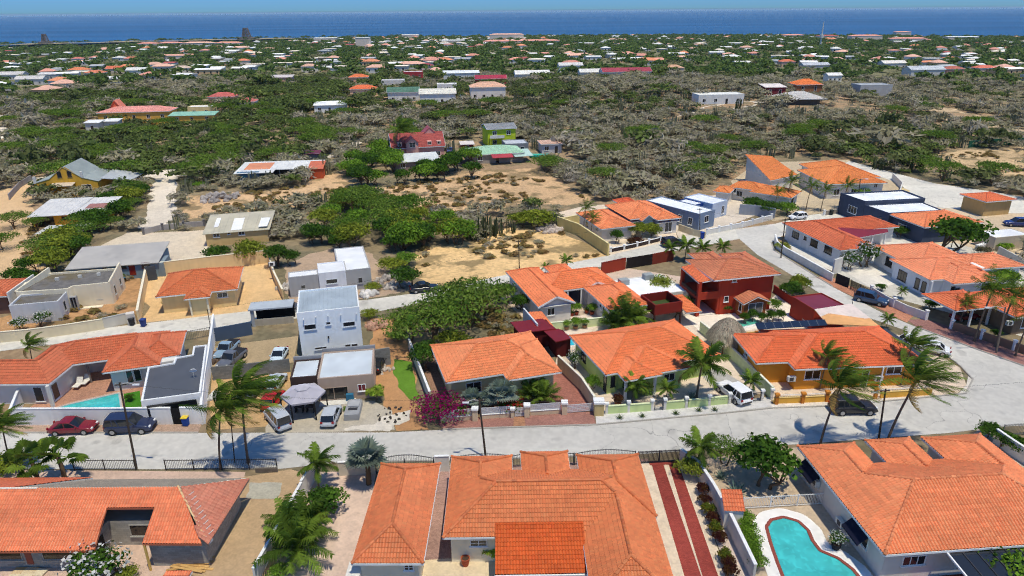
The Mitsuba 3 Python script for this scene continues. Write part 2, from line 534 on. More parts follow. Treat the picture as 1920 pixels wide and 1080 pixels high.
class House:
    def __init__(s, name, label, fr, cat='house', seed=1):
        s.key, s.fr, s.rng = thing(name, label, cat), fr, np.random.default_rng(seed)
        s.foot = []

    def add(s, name, b, mat='paint', under=None, kind=None, label=None, smooth=False):
        b.move(s.fr.M)
        return part(under or s.key, name, b, mat, kind, label, smooth)

    def rect(s, z, *pts):
        """The level rectangle of the frame that bounds these sighted points."""
        q = np.array([s.fr.loc(*p, z) for p in pts])
        return (*q.min(0), *q.max(0))

    def tiled(s, rects, ze, sl=0.36, col=None, lod=0, cap=True, over=0.55, wall=None, wall_mat='paint', trim=None, z0=-0.3, base=True, tile=(0.23, 0.37)):
        """A tiled roof over rectangles (x0, y0, x1, y1, gable sides), walls under it, caps along its ridges."""
        col = TERRA if col is None else col
        rects = [(*r[:4], r[4] if len(r) > 4 else '', r[5] if len(r) > 5 else ze, r[6] if len(r) > 6 else sl) for r in rects]
        trim = WHITE if trim is None else trim
        U = unary_union([sbox(*r[:4]) for r in rects])
        t, deck = B(), B()
        P_, L_ = tile[:2] if lod == 0 else (tile[0] * 1.3, tile[1])
        for i, p, g in roof_regions(rects):
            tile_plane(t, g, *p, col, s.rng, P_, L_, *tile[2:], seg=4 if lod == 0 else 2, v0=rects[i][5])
            z = lambda x, y, p=p: p[0] * x + p[1] * y + p[2] - 0.03
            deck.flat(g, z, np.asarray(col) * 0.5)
        # fascia and soffit; gable boards follow the slope
        for r in rects:
            x0, y0, x1, y1, ends, ez, q = r
            rest = unary_union([sbox(*o[:4]) for o in rects if o is not r]) if len(rects) > 1 else Polygon()
            for side, (p0, p1) in dict(S=((x0, y0), (x1, y0)), N=((x1, y1), (x0, y1)), W=((x0, y1), (x0, y0)), E=((x1, y0), (x1, y1))).items():
                line = LineString([p0, p1]).difference(rest.buffer(-1e-3)) if not rest.is_empty else LineString([p0, p1])
                for ln in getattr(line, 'geoms', [line]):
                    if ln.is_empty or ln.length < 0.1:
                        continue
                    (ax, ay), (bx, by) = ln.coords[0], ln.coords[-1]
                    if side in ends:
                        m = ((p0[0] + p1[0]) / 2, (p0[1] + p1[1]) / 2)
                        h = ez + q * math.dist(p0, p1) / 2
                        for e in (p0, p1):
                            deck.bar((*e, ez - 0.16), (*m, h - 0.16), 0.06, 0.24, trim)
                    else:
                        deck.bar((ax, ay, ez - 0.15), (bx, by, ez - 0.15), 0.05, 0.17, trim)
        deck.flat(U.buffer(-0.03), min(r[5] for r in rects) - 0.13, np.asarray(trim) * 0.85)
        rk = part(s.key, 'roof', deck.move(s.fr.M), 'paint')
        s.roof = rk
        part(rk, 'tile', t.move(s.fr.M), 'tile', 'stuff')
        if cap:
            for i, r in enumerate(rects):
                for a, b in hips(r):
                    n = max(2, int(math.dist(a, b) / 0.15))
                    ts = np.linspace(0, 1, n)
                    on = [(lambda q: roof_height(rects[:i] + rects[i + 1:], q[0], q[1]) < q[2] - 0.02 if len(rects) > 1 else True)(np.array(a) + (np.array(b) - a) * k) for k in ts]
                    i0 = None
                    for k in range(n + 1):
                        o = k < n and on[k]
                        if o and i0 is None: i0 = k
                        if not o and i0 is not None:
                            if k - i0 > 3:
                                q = B()
                                A, E = (np.array(a) + (np.array(b) - a) * ts[j] for j in (i0, k - 1))
                                caps(q, A + [0, 0, .02], E + [0, 0, .02], np.asarray(col) * 0.92, s.rng)
                                part(rk, 'ridge_cap', q.move(s.fr.M), 'tile')
                            i0 = None
        s.rects, s.outline = rects, U
        W = U.buffer(-over, join_style='mitre') if base is True else base
        if W is not None and W is not False:
            b = B()
            for g in getattr(W, 'geoms', [W]):
                b.prism(g, z0, min(r[5] for r in rects) - 0.13, CREAM if wall is None else wall)
            for r in rects:
                x0, y0, x1, y1, ends, ez, q = r
                for e in ends:
                    o = over
                    if e in 'SN':
                        y = y0 + o if e == 'S' else y1 - o
                        b.face([(x0 + o, y, ez - 0.14), (x1 - o, y, ez - 0.14), (x1 - o, y, ez + q * o - .05), ((x0 + x1) / 2, y, ez + q * (x1 - x0) / 2 - 0.05), (x0 + o, y, ez + q * o - .05)], CREAM if wall is None else wall)
                    else:
                        x = x0 + o if e == 'W' else x1 - o
                        b.face([(x, y0 + o, ez - 0.14), (x, y1 - o, ez - 0.14), (x, y1 - o, ez + q * o - .05), (x, (y0 + y1) / 2, ez + q * (y1 - y0) / 2 - 0.05), (x, y0 + o, ez + q * o - .05)], CREAM if wall is None else wall)
            s.walls = part(s.key, 'wall', b.move(s.fr.M), wall_mat)
            s.wallpoly = W
            s.foot.append(W)
        block_out(U, s.fr)
        return s

    def flatroof(s, poly, z, wall, top, par=0.35, z0=-0.3, t=0.2, wall_mat='paint', top_mat='sheetmetal', name='wall', ribs=None, cap=None):
        """A block with a parapet round a flat roof."""
        poly = sbox(*poly[:4]) if not isinstance(poly, Polygon) else poly
        b = B()
        inner = poly.buffer(-t, join_style='mitre')
        b.prism(poly, z0, z - 0.02, wall)
        b.prism(poly.difference(inner), z - 0.1, z + par, wall, top=wall if cap is None else cap)
        k = s.add(name, b, wall_mat)
        r = B().flat(inner.buffer(0.01), z + 0.01, top)
        if ribs:
            x0, y0, x1, y1 = inner.bounds
            for x in np.arange(x0 + ribs, x1 - 0.05, ribs):
                ln = LineString([(x, y0), (x, y1)]).intersection(inner)
                if not ln.is_empty and ln.geom_type == 'LineString':
                    (ax, ay), (bx, by) = ln.coords
                    r.box(x - .03, min(ay, by), z + .01, x + .03, max(ay, by), z + .06, np.asarray(top) * 0.93)
        s.add('flat_roof', r, top_mat)
        block_out(poly, s.fr)
        s.foot.append(poly)
        return k

    def slab(s, pts, th, col, mat='sheetmetal', name='roof', rib=None, under=None, fascia=None):
        """A thin roof sheet through points (x, y, z) of the frame, with ribs running down the slope (from edge 0-1 to edge 3-2)."""
        p = np.asarray(pts, float)
        b = B().face(p, col)
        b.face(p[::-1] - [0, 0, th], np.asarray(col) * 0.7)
        for i in range(len(p)):
            q = (i + 1) % len(p)
            b.quad(p[i] - [0, 0, th], p[q] - [0, 0, th], p[q], p[i], col if fascia is None else fascia)
        if rib:
            n = int(np.linalg.norm(p[1] - p[0]) / rib)
            for k in range(n + 1):
                a, e = p[0] + (p[1] - p[0]) * k / n, p[3] + (p[2] - p[3]) * k / n
                b.bar(a + [0, 0, -.01], e + [0, 0, -.01], 0.09, 0.05, np.asarray(col) * (0.98 if k % 2 else 0.90))
        block_out(Polygon(p[:, :2]).buffer(0.1), s.fr)
        return s.add(name, b, mat, under)

    def onwall(s, side, c, px, py):
        """Where the sight line through (px, py) meets the wall x = c or y = c of the frame: (along, height)."""
        d = ray(px, py)
        dx, dy = d[:2] @ s.fr.u, d[:2] @ s.fr.n
        e = EYE[:2] - s.fr.o
        ex, ey = e @ s.fr.u, e @ s.fr.n
        if side in 'SN':
            t = (c - ey) / dy
            return ex + t * dx, EYE[2] + t * d[2] - s.fr.z
        t = (c - ex) / dx
        return ey + t * dy, EYE[2] + t * d[2] - s.fr.z

    def win(s, side, c, boxpx, frame_col=None, panes=2, name='window', pane=None, bars=0, depth=0.05, sill=True, label=None):
        x0, y0, x1, y1 = boxpx
        xm, ym = (x0 + x1) / 2, (y0 + y1) / 2
        a, b_ = sorted((s.onwall(side, c, x0, ym)[0], s.onwall(side, c, x1, ym)[0]))
        z1, z0 = s.onwall(side, c, xm, y0)[1], s.onwall(side, c, xm, y1)[1]
        return s.window(side, c, a, b_, z0, z1, frame_col, panes, name, pane, bars, depth, sill, label)

    def window(s, side, c, a, b_, z0, z1, frame_col=None, panes=2, name='window', pane=None, bars=0, depth=0.05, sill=True, label=None):
        fc = WHITE if frame_col is None else frame_col
        pane = GLASS if pane is None else pane
        sg = -1 if side in 'SW' else 1
        f, g = B(), B()

        def bx(bb, p, q, zz0, zz1, o0, o1, col):
            l, h = sorted((c + sg * o0, c + sg * o1))
            if side in 'SN': bb.box(p, l, zz0, q, h, zz1, col)
            else: bb.box(l, p, zz0, h, q, zz1, col)
        w = 0.07
        for p, q, zz0, zz1 in ((a - w, a, z0 - w, z1 + w), (b_, b_ + w, z0 - w, z1 + w), (a, b_, z0 - w, z0), (a, b_, z1, z1 + w)):
            bx(f, p, q, zz0, zz1, -0.02, depth, fc)
        for k in range(1, panes):
            m = a + (b_ - a) * k / panes
            bx(f, m - 0.03, m + 0.03, z0, z1, -0.02, depth - 0.01, fc)
        for k in range(1, bars + 1):
            m = z0 + (z1 - z0) * k / (bars + 1)
            bx(f, a, b_, m - 0.02, m + 0.02, -0.02, depth - 0.01, fc)
        if sill:
            bx(f, a - 0.14, b_ + 0.14, z0 - w - 0.07, z0 - w, -0.02, depth + 0.07, fc)
        k = s.add(name, f, 'paint', label=label)
        bx(g, a, b_, z0, z1, -0.03, 0.012, pane)
        s.add('pane', g, 'glass', k)
        return k

    def box(s, name, x0, y0, z0, x1, y1, z1, col, mat='paint', under=None, label=None):
        return s.add(name, B().box(x0, y0, z0, x1, y1, z1, col), mat, under, label=label)

    def post(s, x, y, z0, z1, w=0.25, col=None, name='column'):
        return s.box(name, x - w / 2, y - w / 2, z0, x + w / 2, y + w / 2, z1, WHITE if col is None else col)


KEEP_OUT = []


def block_out(poly, fr=None, pad=0.0):
    """Nothing wild grows here."""
    if fr is not None:
        q = shapely.transform(poly, lambda p: p[:, :1] * fr.u + p[:, 1:2] * fr.n + fr.o)
    else:
        q = poly
    KEEP_OUT.append(q.buffer(pad) if pad else q)


def garden_wall(name, label, pts, h, col, t=0.18, cap=None, z=0.0, mat='paint', pil=None, pil_col=None, group=None, cat='wall', caph=0.06, world=False, top=None):
    """A wall along sighted foot points: wall, coping and pillars as parts."""
    p = pts if world else [tuple(ground(*q)[:2]) for q in pts]
    ln = LineString(p)
    key = thing(name, label, cat, group)
    b = B().prism(ln.buffer(t / 2, cap_style='flat', join_style='mitre'), z - 0.2, z + h, col)
    part(key, 'panel', b, mat)
    if cap is not None:
        part(key, 'coping', B().prism(ln.buffer(t / 2 + 0.04, cap_style='flat', join_style='mitre'), z + h + 0.002, z + h + caph, cap), 'paint')
    if pil:
        n = max(1, round(ln.length / pil))
        for k in range(n + 1):
            q = ln.interpolate(k / n, normalized=True)
            c = pil_col if pil_col is not None else col
            w = t / 2 + 0.09
            pb = B().box(q.x - w, q.y - w, z - 0.2, q.x + w, q.y + w, z + h + 0.22, c)
            pb.box(q.x - w - .05, q.y - w - .05, z + h + 0.2, q.x + w + .05, q.y + w + .05, z + h + 0.30, c)
            part(key, 'pillar', pb, 'paint')
    return key


def picket_fence(name, label, a, b, h, col, gap=0.13, post=2.4, z=0.0, arch=0.0, cat='fence', group=None, world=False, slats=False, r=0.012):
    """A metal fence or gate: rails, posts, and thin pickets (or level slats, each its own part)."""
    A, E = (np.array([*a, z]), np.array([*b, z])) if world else (np.array([*ground(*a)[:2], z]), np.array([*ground(*b)[:2], z]))
    L_ = np.linalg.norm(E - A)
    key = thing(name, label, cat, group)
    zz = lambda t: h + arch * math.sin(math.pi * t)
    n = max(1, round(L_ / post))
    for k in range(n + 1):
        q = A + (E - A) * k / n
        part(key, 'post', B().box(q[0] - .04, q[1] - .04, z - .1, q[0] + .04, q[1] + .04, z + h + 0.08, col), 'plain')
    if slats:
        m = max(3, round(h / 0.2))
        for k in range(m):
            o = np.array([0, 0, 0.1 + (h - 0.1) * k / m])
            part(key, 'slat', B().bar(A + o, E + o, 0.04, (h - .1) / m * 0.62, col), 'plain')
        return key
    for o in (0.12, h - 0.05):
        pts = [A + (E - A) * t + [0, 0, o + (arch * math.sin(math.pi * t) if o > 0.2 else 0)] for t in np.linspace(0, 1, 9 if arch else 2)]
        rb = B()
        for u, v in zip(pts[:-1], pts[1:]):
            rb.bar(u, v, 0.045, 0.05, col)
        part(key, 'rail', rb, 'plain')
    pk = B()
    m = max(2, int(L_ / gap))
    for k in range(m + 1):
        t = k / m
        q = A + (E - A) * t
        pk.box(q[0] - r, q[1] - r, z + 0.1, q[0] + r, q[1] + r, z + zz(t) + 0.08, col)
    part(key, 'picket', pk, 'plain', 'stuff')
    return key


LAYER = {}


def sheet(name, pts, col, mat='sheet', z=0.0, lvl=1, jag=0.0, seed=0, label=None, struct=True, out=True, keep=True, world=False):
    """A thin ground sheet through sighted ground points; lvl says how many sheets lie below."""
    p = np.array(pts if world else [ground(*q)[:2] for q in pts])
    g = Polygon(p)
    if not g.is_valid:
        g = g.buffer(0)
    if jag:
        rng = np.random.default_rng(seed)
        ring = np.array(g.exterior.segmentize(jag * 1.2).coords)[:-1]
        q = np.column_stack([ring, np.full(len(ring), seed)]) / (jag * 2.5)
        off = np.stack([meshkit.fbm(q, 3, 1), meshkit.fbm(q, 3, 7)], 1) - 0.5
        g = Polygon(ring + off * jag * 2.4).buffer(0)
    zf = (lambda x, y: height(x, y) + 0.006 * lvl)
    if g.bounds[3] > 180:
        b = B()
        d = shapely.segmentize(g, 12)
        b.flat(d, zf, col)
    else:
        b = B().flat(g, zf, col)
    if keep:
        block_out(g)
    return put(name, b, mat, kind='structure') if struct else put(name, b, mat)


WHITE, OFFW, CREAM = rgb(228, 229, 228), rgb(214, 212, 204), rgb(226, 217, 192)
TERRA, TERRA2 = rgb(206, 112, 72), rgb(200, 96, 58)
GLASS, BLACK, DARK = rgb(38, 42, 46), rgb(24, 24, 26), rgb(50, 50, 52)
GREY, LGREY, CONC = rgb(128, 128, 126), rgb(176, 176, 172), rgb(150, 146, 138)


def fa(o, z, deg, base=0.0):
    """A frame through a sighted point of the level z, its x axis at deg to the east."""
    return Frame(at(*o, z + base), (math.cos(math.radians(deg)), math.sin(math.radians(deg))), base)


def frame_n(a, b, z, base=0.0):
    d = (at(*b, z + base) - at(*a, z + base))[:2]
    return Frame(at(*a, z + base), (d[1], -d[0]), base)


def fit(p3):
    A = np.array([[x, y, 1] for x, y, z in p3])
    return np.linalg.lstsq(A, np.array([z for *_, z in p3]), rcond=None)[0]


def slope(h, pts, col, name='tile', poly=None, holder=None, matl='tile', lod=0, tile=(0.23, 0.37), board=None, thick=0.14):
    """One tiled slope of a house through points (x, y, z) of its frame, on a deck with boarded edges."""
    a, b, c = fit(pts)
    g = Polygon([p[:2] for p in pts]) if poly is None else poly
    zlow = min(p[2] for p in pts)
    t, d = B(), B()
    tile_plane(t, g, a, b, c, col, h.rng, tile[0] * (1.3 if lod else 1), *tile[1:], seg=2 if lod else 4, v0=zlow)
    up = holder or h.key
    z = lambda x, y, o: a * x + b * y + c + o
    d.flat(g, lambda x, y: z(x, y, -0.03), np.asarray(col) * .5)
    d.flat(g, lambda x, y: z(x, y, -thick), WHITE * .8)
    r = np.array(g.exterior.coords)
    for p, q in zip(r[:-1], r[1:]):
        d.quad((*p, z(*p, -thick)), (*q, z(*q, -thick)), (*q, z(*q, .0)), (*p, z(*p, .0)), WHITE if board is None else board)
    rk = h.add('roof', d, 'paint', up)
    block_out(g, h.fr)
    if rk.count('__') > 1:
        h.add(name, t, matl, up, 'stuff')
    else:
        h.add(name, t, matl, rk, 'stuff')
    return rk


def ridge(h, roof, a, b, col=None):
    q = B()
    caps(q, np.asarray(a, float), np.asarray(b, float), (TERRA if col is None else col) * .92, h.rng)
    return h.add('ridge_cap', q, 'tile', roof)


# ------------------------------------------------------------------ plants
def card(b, c, nrm, size, cols, rng, aspect=1.7, along=None):
    """Leaves: one small kite per centre."""
    n = len(c)
    nrm = nrm / (np.linalg.norm(nrm, axis=1, keepdims=True) + 1e-9)
    a = rng.normal(size=(n, 3)) if along is None else along
    u = a - (a * nrm).sum(1, keepdims=True) * nrm
    u /= np.linalg.norm(u, axis=1, keepdims=True) + 1e-9
    v = np.cross(nrm, u)
    s = np.broadcast_to(size, (n,))[:, None] * rng.uniform(0.7, 1.3, (n, 1))
    p = np.stack([c - u * s * aspect / 2, c + v * s / 2 + u * s * 0.1, c + u * s * aspect / 2, c - v * s / 2 + u * s * 0.1], 1).reshape(-1, 3)
    b.add(p, np.arange(n * 4).reshape(-1, 4), np.repeat(cols, 4, 0))


def tint(rng, n, a, b, s=0.22, t=None):
    t = rng.uniform(0, 1, (n, 1)) if t is None else t
    return np.clip((np.asarray(a) * (1 - t) + np.asarray(b) * t) * np.exp(rng.normal(0, s, (n, 1))), 0.004, 0.9)


def crown(b, rng, blobs, n, size, ca, cb, aspect=1.7, shell=(0.55, 1.08), flower=None, fl_n=0.0, rough=0.55):
    """Leaves round a set of lobes (x, y, z, rx, rz); leaves of one lobe share a tone."""
    w = np.array([q[3] ** 2 for q in blobs]); w /= w.sum()
    for q, k in zip(blobs, rng.multinomial(n, w)):
        if not k: continue
        d = rng.normal(size=(k, 3)); d /= np.linalg.norm(d, axis=1, keepdims=True)
        d[:, 2] = np.where(d[:, 2] < -0.35, -d[:, 2] * 0.6, d[:, 2])
        r = rng.uniform(*shell, (k, 1)) * (0.86 + 0.28 * meshkit.noise(d * 2.2 + q[0] * 3 + 10, 3)[:, None])
        c = np.array(q[:3]) + d * r * np.array([q[3], q[3], q[4]])
        nr = d * 0.7 + rng.normal(0, rough, (k, 3)) + [0, 0, 0.25]
        tone = np.clip(rng.normal(0.5, 0.28), 0, 1)
        t = np.clip(tone + rng.normal(0, 0.2, (k, 1)), 0, 1)
        cols = tint(rng, k, ca, cb, 0.2, t)
        if flower is not None:
            m = (rng.uniform(size=k) < fl_n) & (r[:, 0] > 0.8)
            cols[m] = flower * rng.uniform(0.75, 1.1, (m.sum(), 1))
            c[m] += d[m] * 0.08
        card(b, c, nr, size, cols, rng, aspect)


def lobes(rng, k, R, H, z0, flat=0.7, spread=0.62):
    out = []
    for i in range(k):
        a, r = i * 2.399 + rng.uniform(-.4, .4), R * spread * math.sqrt((i + 0.3) / k)
        rr = R * rng.uniform(0.36, 0.55)
        z = z0 + (H - z0) * (0.62 - 0.30 * (r / R) ** 2 + rng.uniform(-.08, .08)) - 0.0
        out.append((r * math.cos(a), r * math.sin(a), z, rr, min(rr * flat, (H - z0) * 0.45)))
    return out


def limbs(b, rng, blobs, z0, r0, col, stems=1, lean=0.1):
    for s_ in range(stems):
        f = np.array([rng.normal(0, lean), rng.normal(0, lean), 0]) if stems > 1 else np.zeros(3)
        top = f * 1.5 + [rng.normal(0, lean), rng.normal(0, lean), z0]
        b.tube([f, (f + top) / 2 + rng.normal(0, .03, 3), top], [r0 * 1.25, r0, r0 * 0.8], col, 6)
        for q in blobs[s_::stems]:
            e = np.array(q[:3])
            m = top * 0.5 + e * 0.5 + [0, 0, (e[2] - top[2]) * 0.1] + rng.normal(0, .08, 3)
            b.tube([top, m, e], [r0 * 0.6, r0 * 0.4, r0 * 0.15], col, 4)


BARK, GREYBARK = rgb(112, 92, 72), rgb(128, 118, 106)
G_MID, G_DARK, G_LIGHT, G_YEL = rgb(84, 118, 42), rgb(52, 82, 32), rgb(126, 162, 54), rgb(150, 164, 64)
PROTO = {}


def proto(kind, **parts):
    """Parts: name -> (mesh, material, smooth, kind). Kept as shape dicts; copies only place them."""
    PROTO.setdefault(kind, []).append({k: (ply_of(v[0], v[1], v[2] if len(v) > 2 else False), v[3] if len(v) > 3 else None) for k, v in parts.items()})


def make_bush(seed, R, H, n, size, ca, cb, stems=3, trunk_h=0.25, r0=0.07, k=9, flat=0.8, flower=None, fl_n=0.0, aspect=1.7, kind='bush', shell=(0.55, 1.08), bark=None, spread=0.62):
    rng = np.random.default_rng(seed)
    bl = lobes(rng, k, R, H, trunk_h * H, flat, spread)
    t, c = B(), B()
    limbs(t, rng, bl, max(trunk_h * H, 0.2), r0, BARK if bark is None else bark, stems)
    crown(c, rng, bl, n, size, ca, cb, aspect, shell, flower, fl_n)
    proto(kind, trunk=(t, 'bark', True), crown=(c, 'leaf'))


WHT = np.array([0.80, 0.80, 0.76])
# all made about 1 unit high so that a height in metres scales them; leaf sizes are for the height they are mostly used at
for i in range(3):
    make_bush(100 + i, 0.62, 1.0, 1500, 0.060, G_DARK, G_MID, kind='round_tree', trunk_h=0.14, r0=0.03, k=13, stems=2)
    make_bush(110 + i, 0.80, 1.0, 1300, 0.065, G_MID, G_LIGHT, kind='bright_bush', trunk_h=0.15, r0=0.025, k=11)
    make_bush(120 + i, 1.05, 1.0, 1500, 0.045, G_MID, rgb(120, 142, 62), kind='spreading_tree', trunk_h=0.42, r0=0.035, k=13, flat=0.42, stems=2, aspect=2.2, spread=0.75)
    make_bush(130 + i, 0.75, 1.0, 900, 0.045, rgb(104, 98, 84), rgb(92, 98, 56), kind='dry_bush', trunk_h=0.12, r0=0.02, k=9, stems=4, bark=GREYBARK, aspect=3.0, shell=(0.2, 1.1))
    make_bush(140 + i, 0.85, 1.0, 1300, 0.06, rgb(96, 112, 36), rgb(150, 160, 60), kind='olive_bush', trunk_h=0.1, r0=0.02, k=9, aspect=2.2)
    make_bush(150 + i, 0.75, 1.0, 1000, 0.075, G_DARK, G_MID, kind='white_flower_bush', trunk_h=0.2, r0=0.03, k=9, flower=WHT, fl_n=0.42, aspect=1.3)
make_bush(160, 1.0, 1.0, 2600, 0.06, G_MID, G_DARK, kind='bougainvillea', trunk_h=0.1, r0=0.02, k=16, flower=rgb(150, 20, 96), fl_n=0.75, aspect=1.3, shell=(.75, 1.15))
make_bush(161, 0.8, 1.0, 900, 0.09, G_MID, rgb(120, 110, 40), kind='croton', trunk_h=0.1, r0=0.02, k=8, aspect=2.2)
make_bush(162, 0.8, 1.0, 900, 0.09, rgb(70, 34, 36), rgb(96, 70, 40), kind='red_leaf_shrub', trunk_h=0.1, r0=0.02, k=8, aspect=2.0)
make_bush(163, 0.7, 1.0, 420, 0.10, G_LIGHT, G_YEL, kind='yellow_shrub', trunk_h=0.1, r0=0.02, k=6, aspect=2.2)
make_bush(164, 0.9, 1.0, 900, 0.08, G_MID, G_DARK, kind='red_flower_bush', trunk_h=0.1, r0=0.02, k=8, flower=rgb(190, 24, 40), fl_n=0.5)


def frond(rng, az, el, L_, wind, droop, leaf_l, col_a, col_b, n=22, wid=0.105, b=None):
    """One feather leaf: a bent rib with hanging leaflets, from the origin."""
    b = B() if b is None else b
    d = np.array([math.cos(az) * math.cos(el), math.sin(az) * math.cos(el), math.sin(el)])
    p, pts = np.zeros(3), [np.zeros(3)]
    for k in range(9):
        t = k / 8
        d = d + (wind * (0.55 + t) + np.array([0, 0, -droop]) * (0.3 + t)) / 8
        d = d / np.linalg.norm(d)
        p = p + d * L_ / 9
        pts.append(p)
    pts = np.array(pts)
    col = tint(rng, 1, col_a, col_b, 0.15)[0]
    b.tube(pts, np.linspace(0.035, 0.008, len(pts)), col * 1.3, 3, cap=False)
    s = np.linspace(0.14, 0.99, n)
    q = np.stack([np.interp(s * 9, np.arange(10), pts[:, i]) for i in range(3)], 1)
    tan = np.gradient(q, axis=0); tan /= np.linalg.norm(tan, axis=1, keepdims=True)
    side = np.cross(tan, [0, 0, 1.0]); side /= np.linalg.norm(side, axis=1, keepdims=True) + 1e-9
    ll = leaf_l * (0.45 + 0.75 * np.sin(np.pi * (s * 0.85 + 0.1)))[:, None]
    for sg in (-1, 1):
        dr_ = side * sg * 0.8 + tan * 0.55 + wind * 0.7 + np.array([0, 0, -0.45]) + rng.normal(0, 0.10, (n, 3))
        dr_ /= np.linalg.norm(dr_, axis=1, keepdims=True)
        tip = q + dr_ * ll
        mid = q + dr_ * ll * 0.5 + [0, 0, 0.06]
        w = tan * wid / 2
        v = np.concatenate([q - w, q + w, mid - w * .9, mid + w * .9, tip])
        i = np.arange(n)
        f = np.concatenate([np.stack([i, n + i, 3 * n + i], 1), np.stack([i, 3 * n + i, 2 * n + i], 1), np.stack([2 * n + i, 3 * n + i, 4 * n + i], 1)])
        cc = np.tile(np.clip(col * np.exp(rng.normal(0, 0.15, (n, 1))), 0.004, 0.9), (5, 1))
        b.add(v, f, cc)
    return b


PALM_A, PALM_B, PALM_OLD = rgb(52, 78, 30), rgb(114, 138, 52), rgb(150, 128, 76)


def make_palm(kind, seed, H, lean, nf, L_, wind, droop=0.75, leaf_l=0.75, r=0.14, el=(-0.35, 1.25), ca=PALM_A, cb=PALM_B, old=2, single=True, n=22):
    """A feather palm H metres high at scale 1: trunk, each frond, a crownshaft of old stalks."""
    rng = np.random.default_rng(seed)
    top = np.array([lean[0], lean[1], H])
    t = B()
    pts = [np.array([lean[0] * s ** 1.6, lean[1] * s ** 1.6, H * s]) for s in np.linspace(0, 1, 12)]
    t.tube(pts, [r * (1.5 if s < 0.05 else 1.0 - 0.35 * s) * (1 + 0.06 * (i % 2)) for i, s in enumerate(np.linspace(0, 1, 12))], rgb(120, 104, 88), 8)
    parts = dict(trunk=(t, 'bark', True))
    allf = B()
    for k in range(nf):
        az, u = k * 2.399 + rng.uniform(-.25, .25), (k + 0.5) / nf
        e = el[0] + (el[1] - el[0]) * (1 - u) + rng.uniform(-.1, .1)
        o = k >= nf - old
        f = frond(rng, az, e, L_ * rng.uniform(0.85, 1.1), np.asarray(wind) * rng.uniform(0.75, 1.25), droop, leaf_l, PALM_OLD if o else ca, PALM_OLD if o else cb, n=n, b=None if single else allf)
        if single:
            for i, v in enumerate(f.V):
                f.V[i] = v + top
            parts[f'frond_{k:03d}' if k else 'frond'] = (f, 'leaf')
    if not single:
        allf.V = [v + top for v in allf.V]
        parts['crown'] = (allf, 'leaf')
    nut = B()
    for k in range(6):
        a = k * 1.05
        m = trimesh.creation.icosphere(1, 0.13)
        m.apply_translation(top + [0.2 * math.cos(a), 0.2 * math.sin(a), -0.12])
        nut.mesh(m, rgb(120, 120, 50) if k % 2 else rgb(140, 100, 50))
    parts['coconut_bunch'] = (nut, 'plain', True)
    proto(kind, **parts)


WIND = np.array([1.7, 0.12, 0.05])
for i, lean in enumerate(((1.2, 0.3), (1.9, 0.4), (0.5, 0.2))):
    make_palm('windy_palm', 200 + i, 8.0, lean, 27, 4.3, WIND, droop=0.5, leaf_l=1.0, n=28)
for i in range(2):
    make_palm('small_palm', 210 + i, 3.0, (0.15, 0.1 * i), 18, 2.1, WIND * 0.2, droop=0.9, leaf_l=0.55, r=0.09, single=False)
    make_palm('bushy_palm', 214 + i, 1.0, (0.05, 0), 22, 2.3, WIND * 0.1, droop=0.75, leaf_l=0.6, r=0.09, single=False, el=(0.1, 1.45), old=0, n=18)
    make_palm('tall_palm', 218 + i, 7.0, (0.6, 0.1), 21, 3.2, WIND * 0.42, droop=0.85, leaf_l=0.7, r=0.13, single=False, n=16)


def make_fan_palm(kind, seed, H, nl, R, ca, cb, pet=1.0, stiff=0.55, r=0.13, single=True):
    rng = np.random.default_rng(seed)
    t = B()
    t.tube([(0.06 * math.sin(3 * s), 0, H * s) for s in np.linspace(0, 1, 7)], [r * (1.3 - 0.3 * s) for s in np.linspace(0, 1, 7)], rgb(110, 92, 72), 8)
    parts = dict(trunk=(t, 'bark', True))
    allf = B()
    for k in range(nl):
        f = B() if single else allf
        az, e = k * 2.399 + rng.uniform(-.2, .2), 1.35 - 1.75 * ((k + .5) / nl) ** 0.9
        d = np.array([math.cos(az) * math.cos(e), math.sin(az) * math.cos(e), math.sin(e)])
        o = np.array([0, 0, H])
        hub = o + d * pet + [0, 0, -0.10 * pet]
        col = tint(rng, 1, ca, cb, 0.12)[0]
        f.tube([o, o + d * pet * 0.5 + [0, 0, .03], hub], [0.03, 0.025, 0.02], col * 1.25, 3, cap=False)
        side = np.cross(d, [0, 0, 1.0]); side /= np.linalg.norm(side) + 1e-9
        upn = np.cross(side, d)
        m = 17
        for j in range(m):
            a = (j / (m - 1) - 0.5) * 4.3
            dd = d * math.cos(a) + side * math.sin(a) + upn * 0.12
            l = R * (1 - 0.14 * abs(a) / 2.15) * rng.uniform(0.9, 1.08)
            w = np.cross(dd, upn); w /= np.linalg.norm(w)
            mid = hub + dd * l * 0.62 + upn * 0.05
            tip = hub + dd * l + np.array([0, 0, -stiff * 0.35 * l])
            hw = 0.085 * R
            f.add([hub, mid - w * hw, tip, mid + w * hw], [[0, 1, 2], [0, 2, 3]], np.clip(col * math.exp(rng.normal(0, .14)), .004, .9))
        if single:
            parts[f'leaf_{k:03d}' if k else 'leaf'] = (f, 'leaf')
    if not single:
        parts['crown'] = (allf, 'leaf')
    proto(kind, **parts)


make_fan_palm('fan_palm', 230, 2.2, 11, .85, rgb(74, 104, 40), rgb(142, 164, 68), pet=1.15, stiff=0.7)
make_fan_palm('fan_palm', 231, 2.2, 10, .8, rgb(74, 104, 40), rgb(132, 158, 64), pet=1.1, stiff=0.8)
make_fan_palm('silver_palm', 232, 2.6, 15, 1.15, rgb(104, 122, 108), rgb(150, 164, 150), pet=0.7, stiff=0.3, r=0.17)
make_fan_palm('silver_palm', 233, 1.8, 15, .95, rgb(104, 124, 110), rgb(166, 178, 164), pet=.8, stiff=0.3, r=0.2)


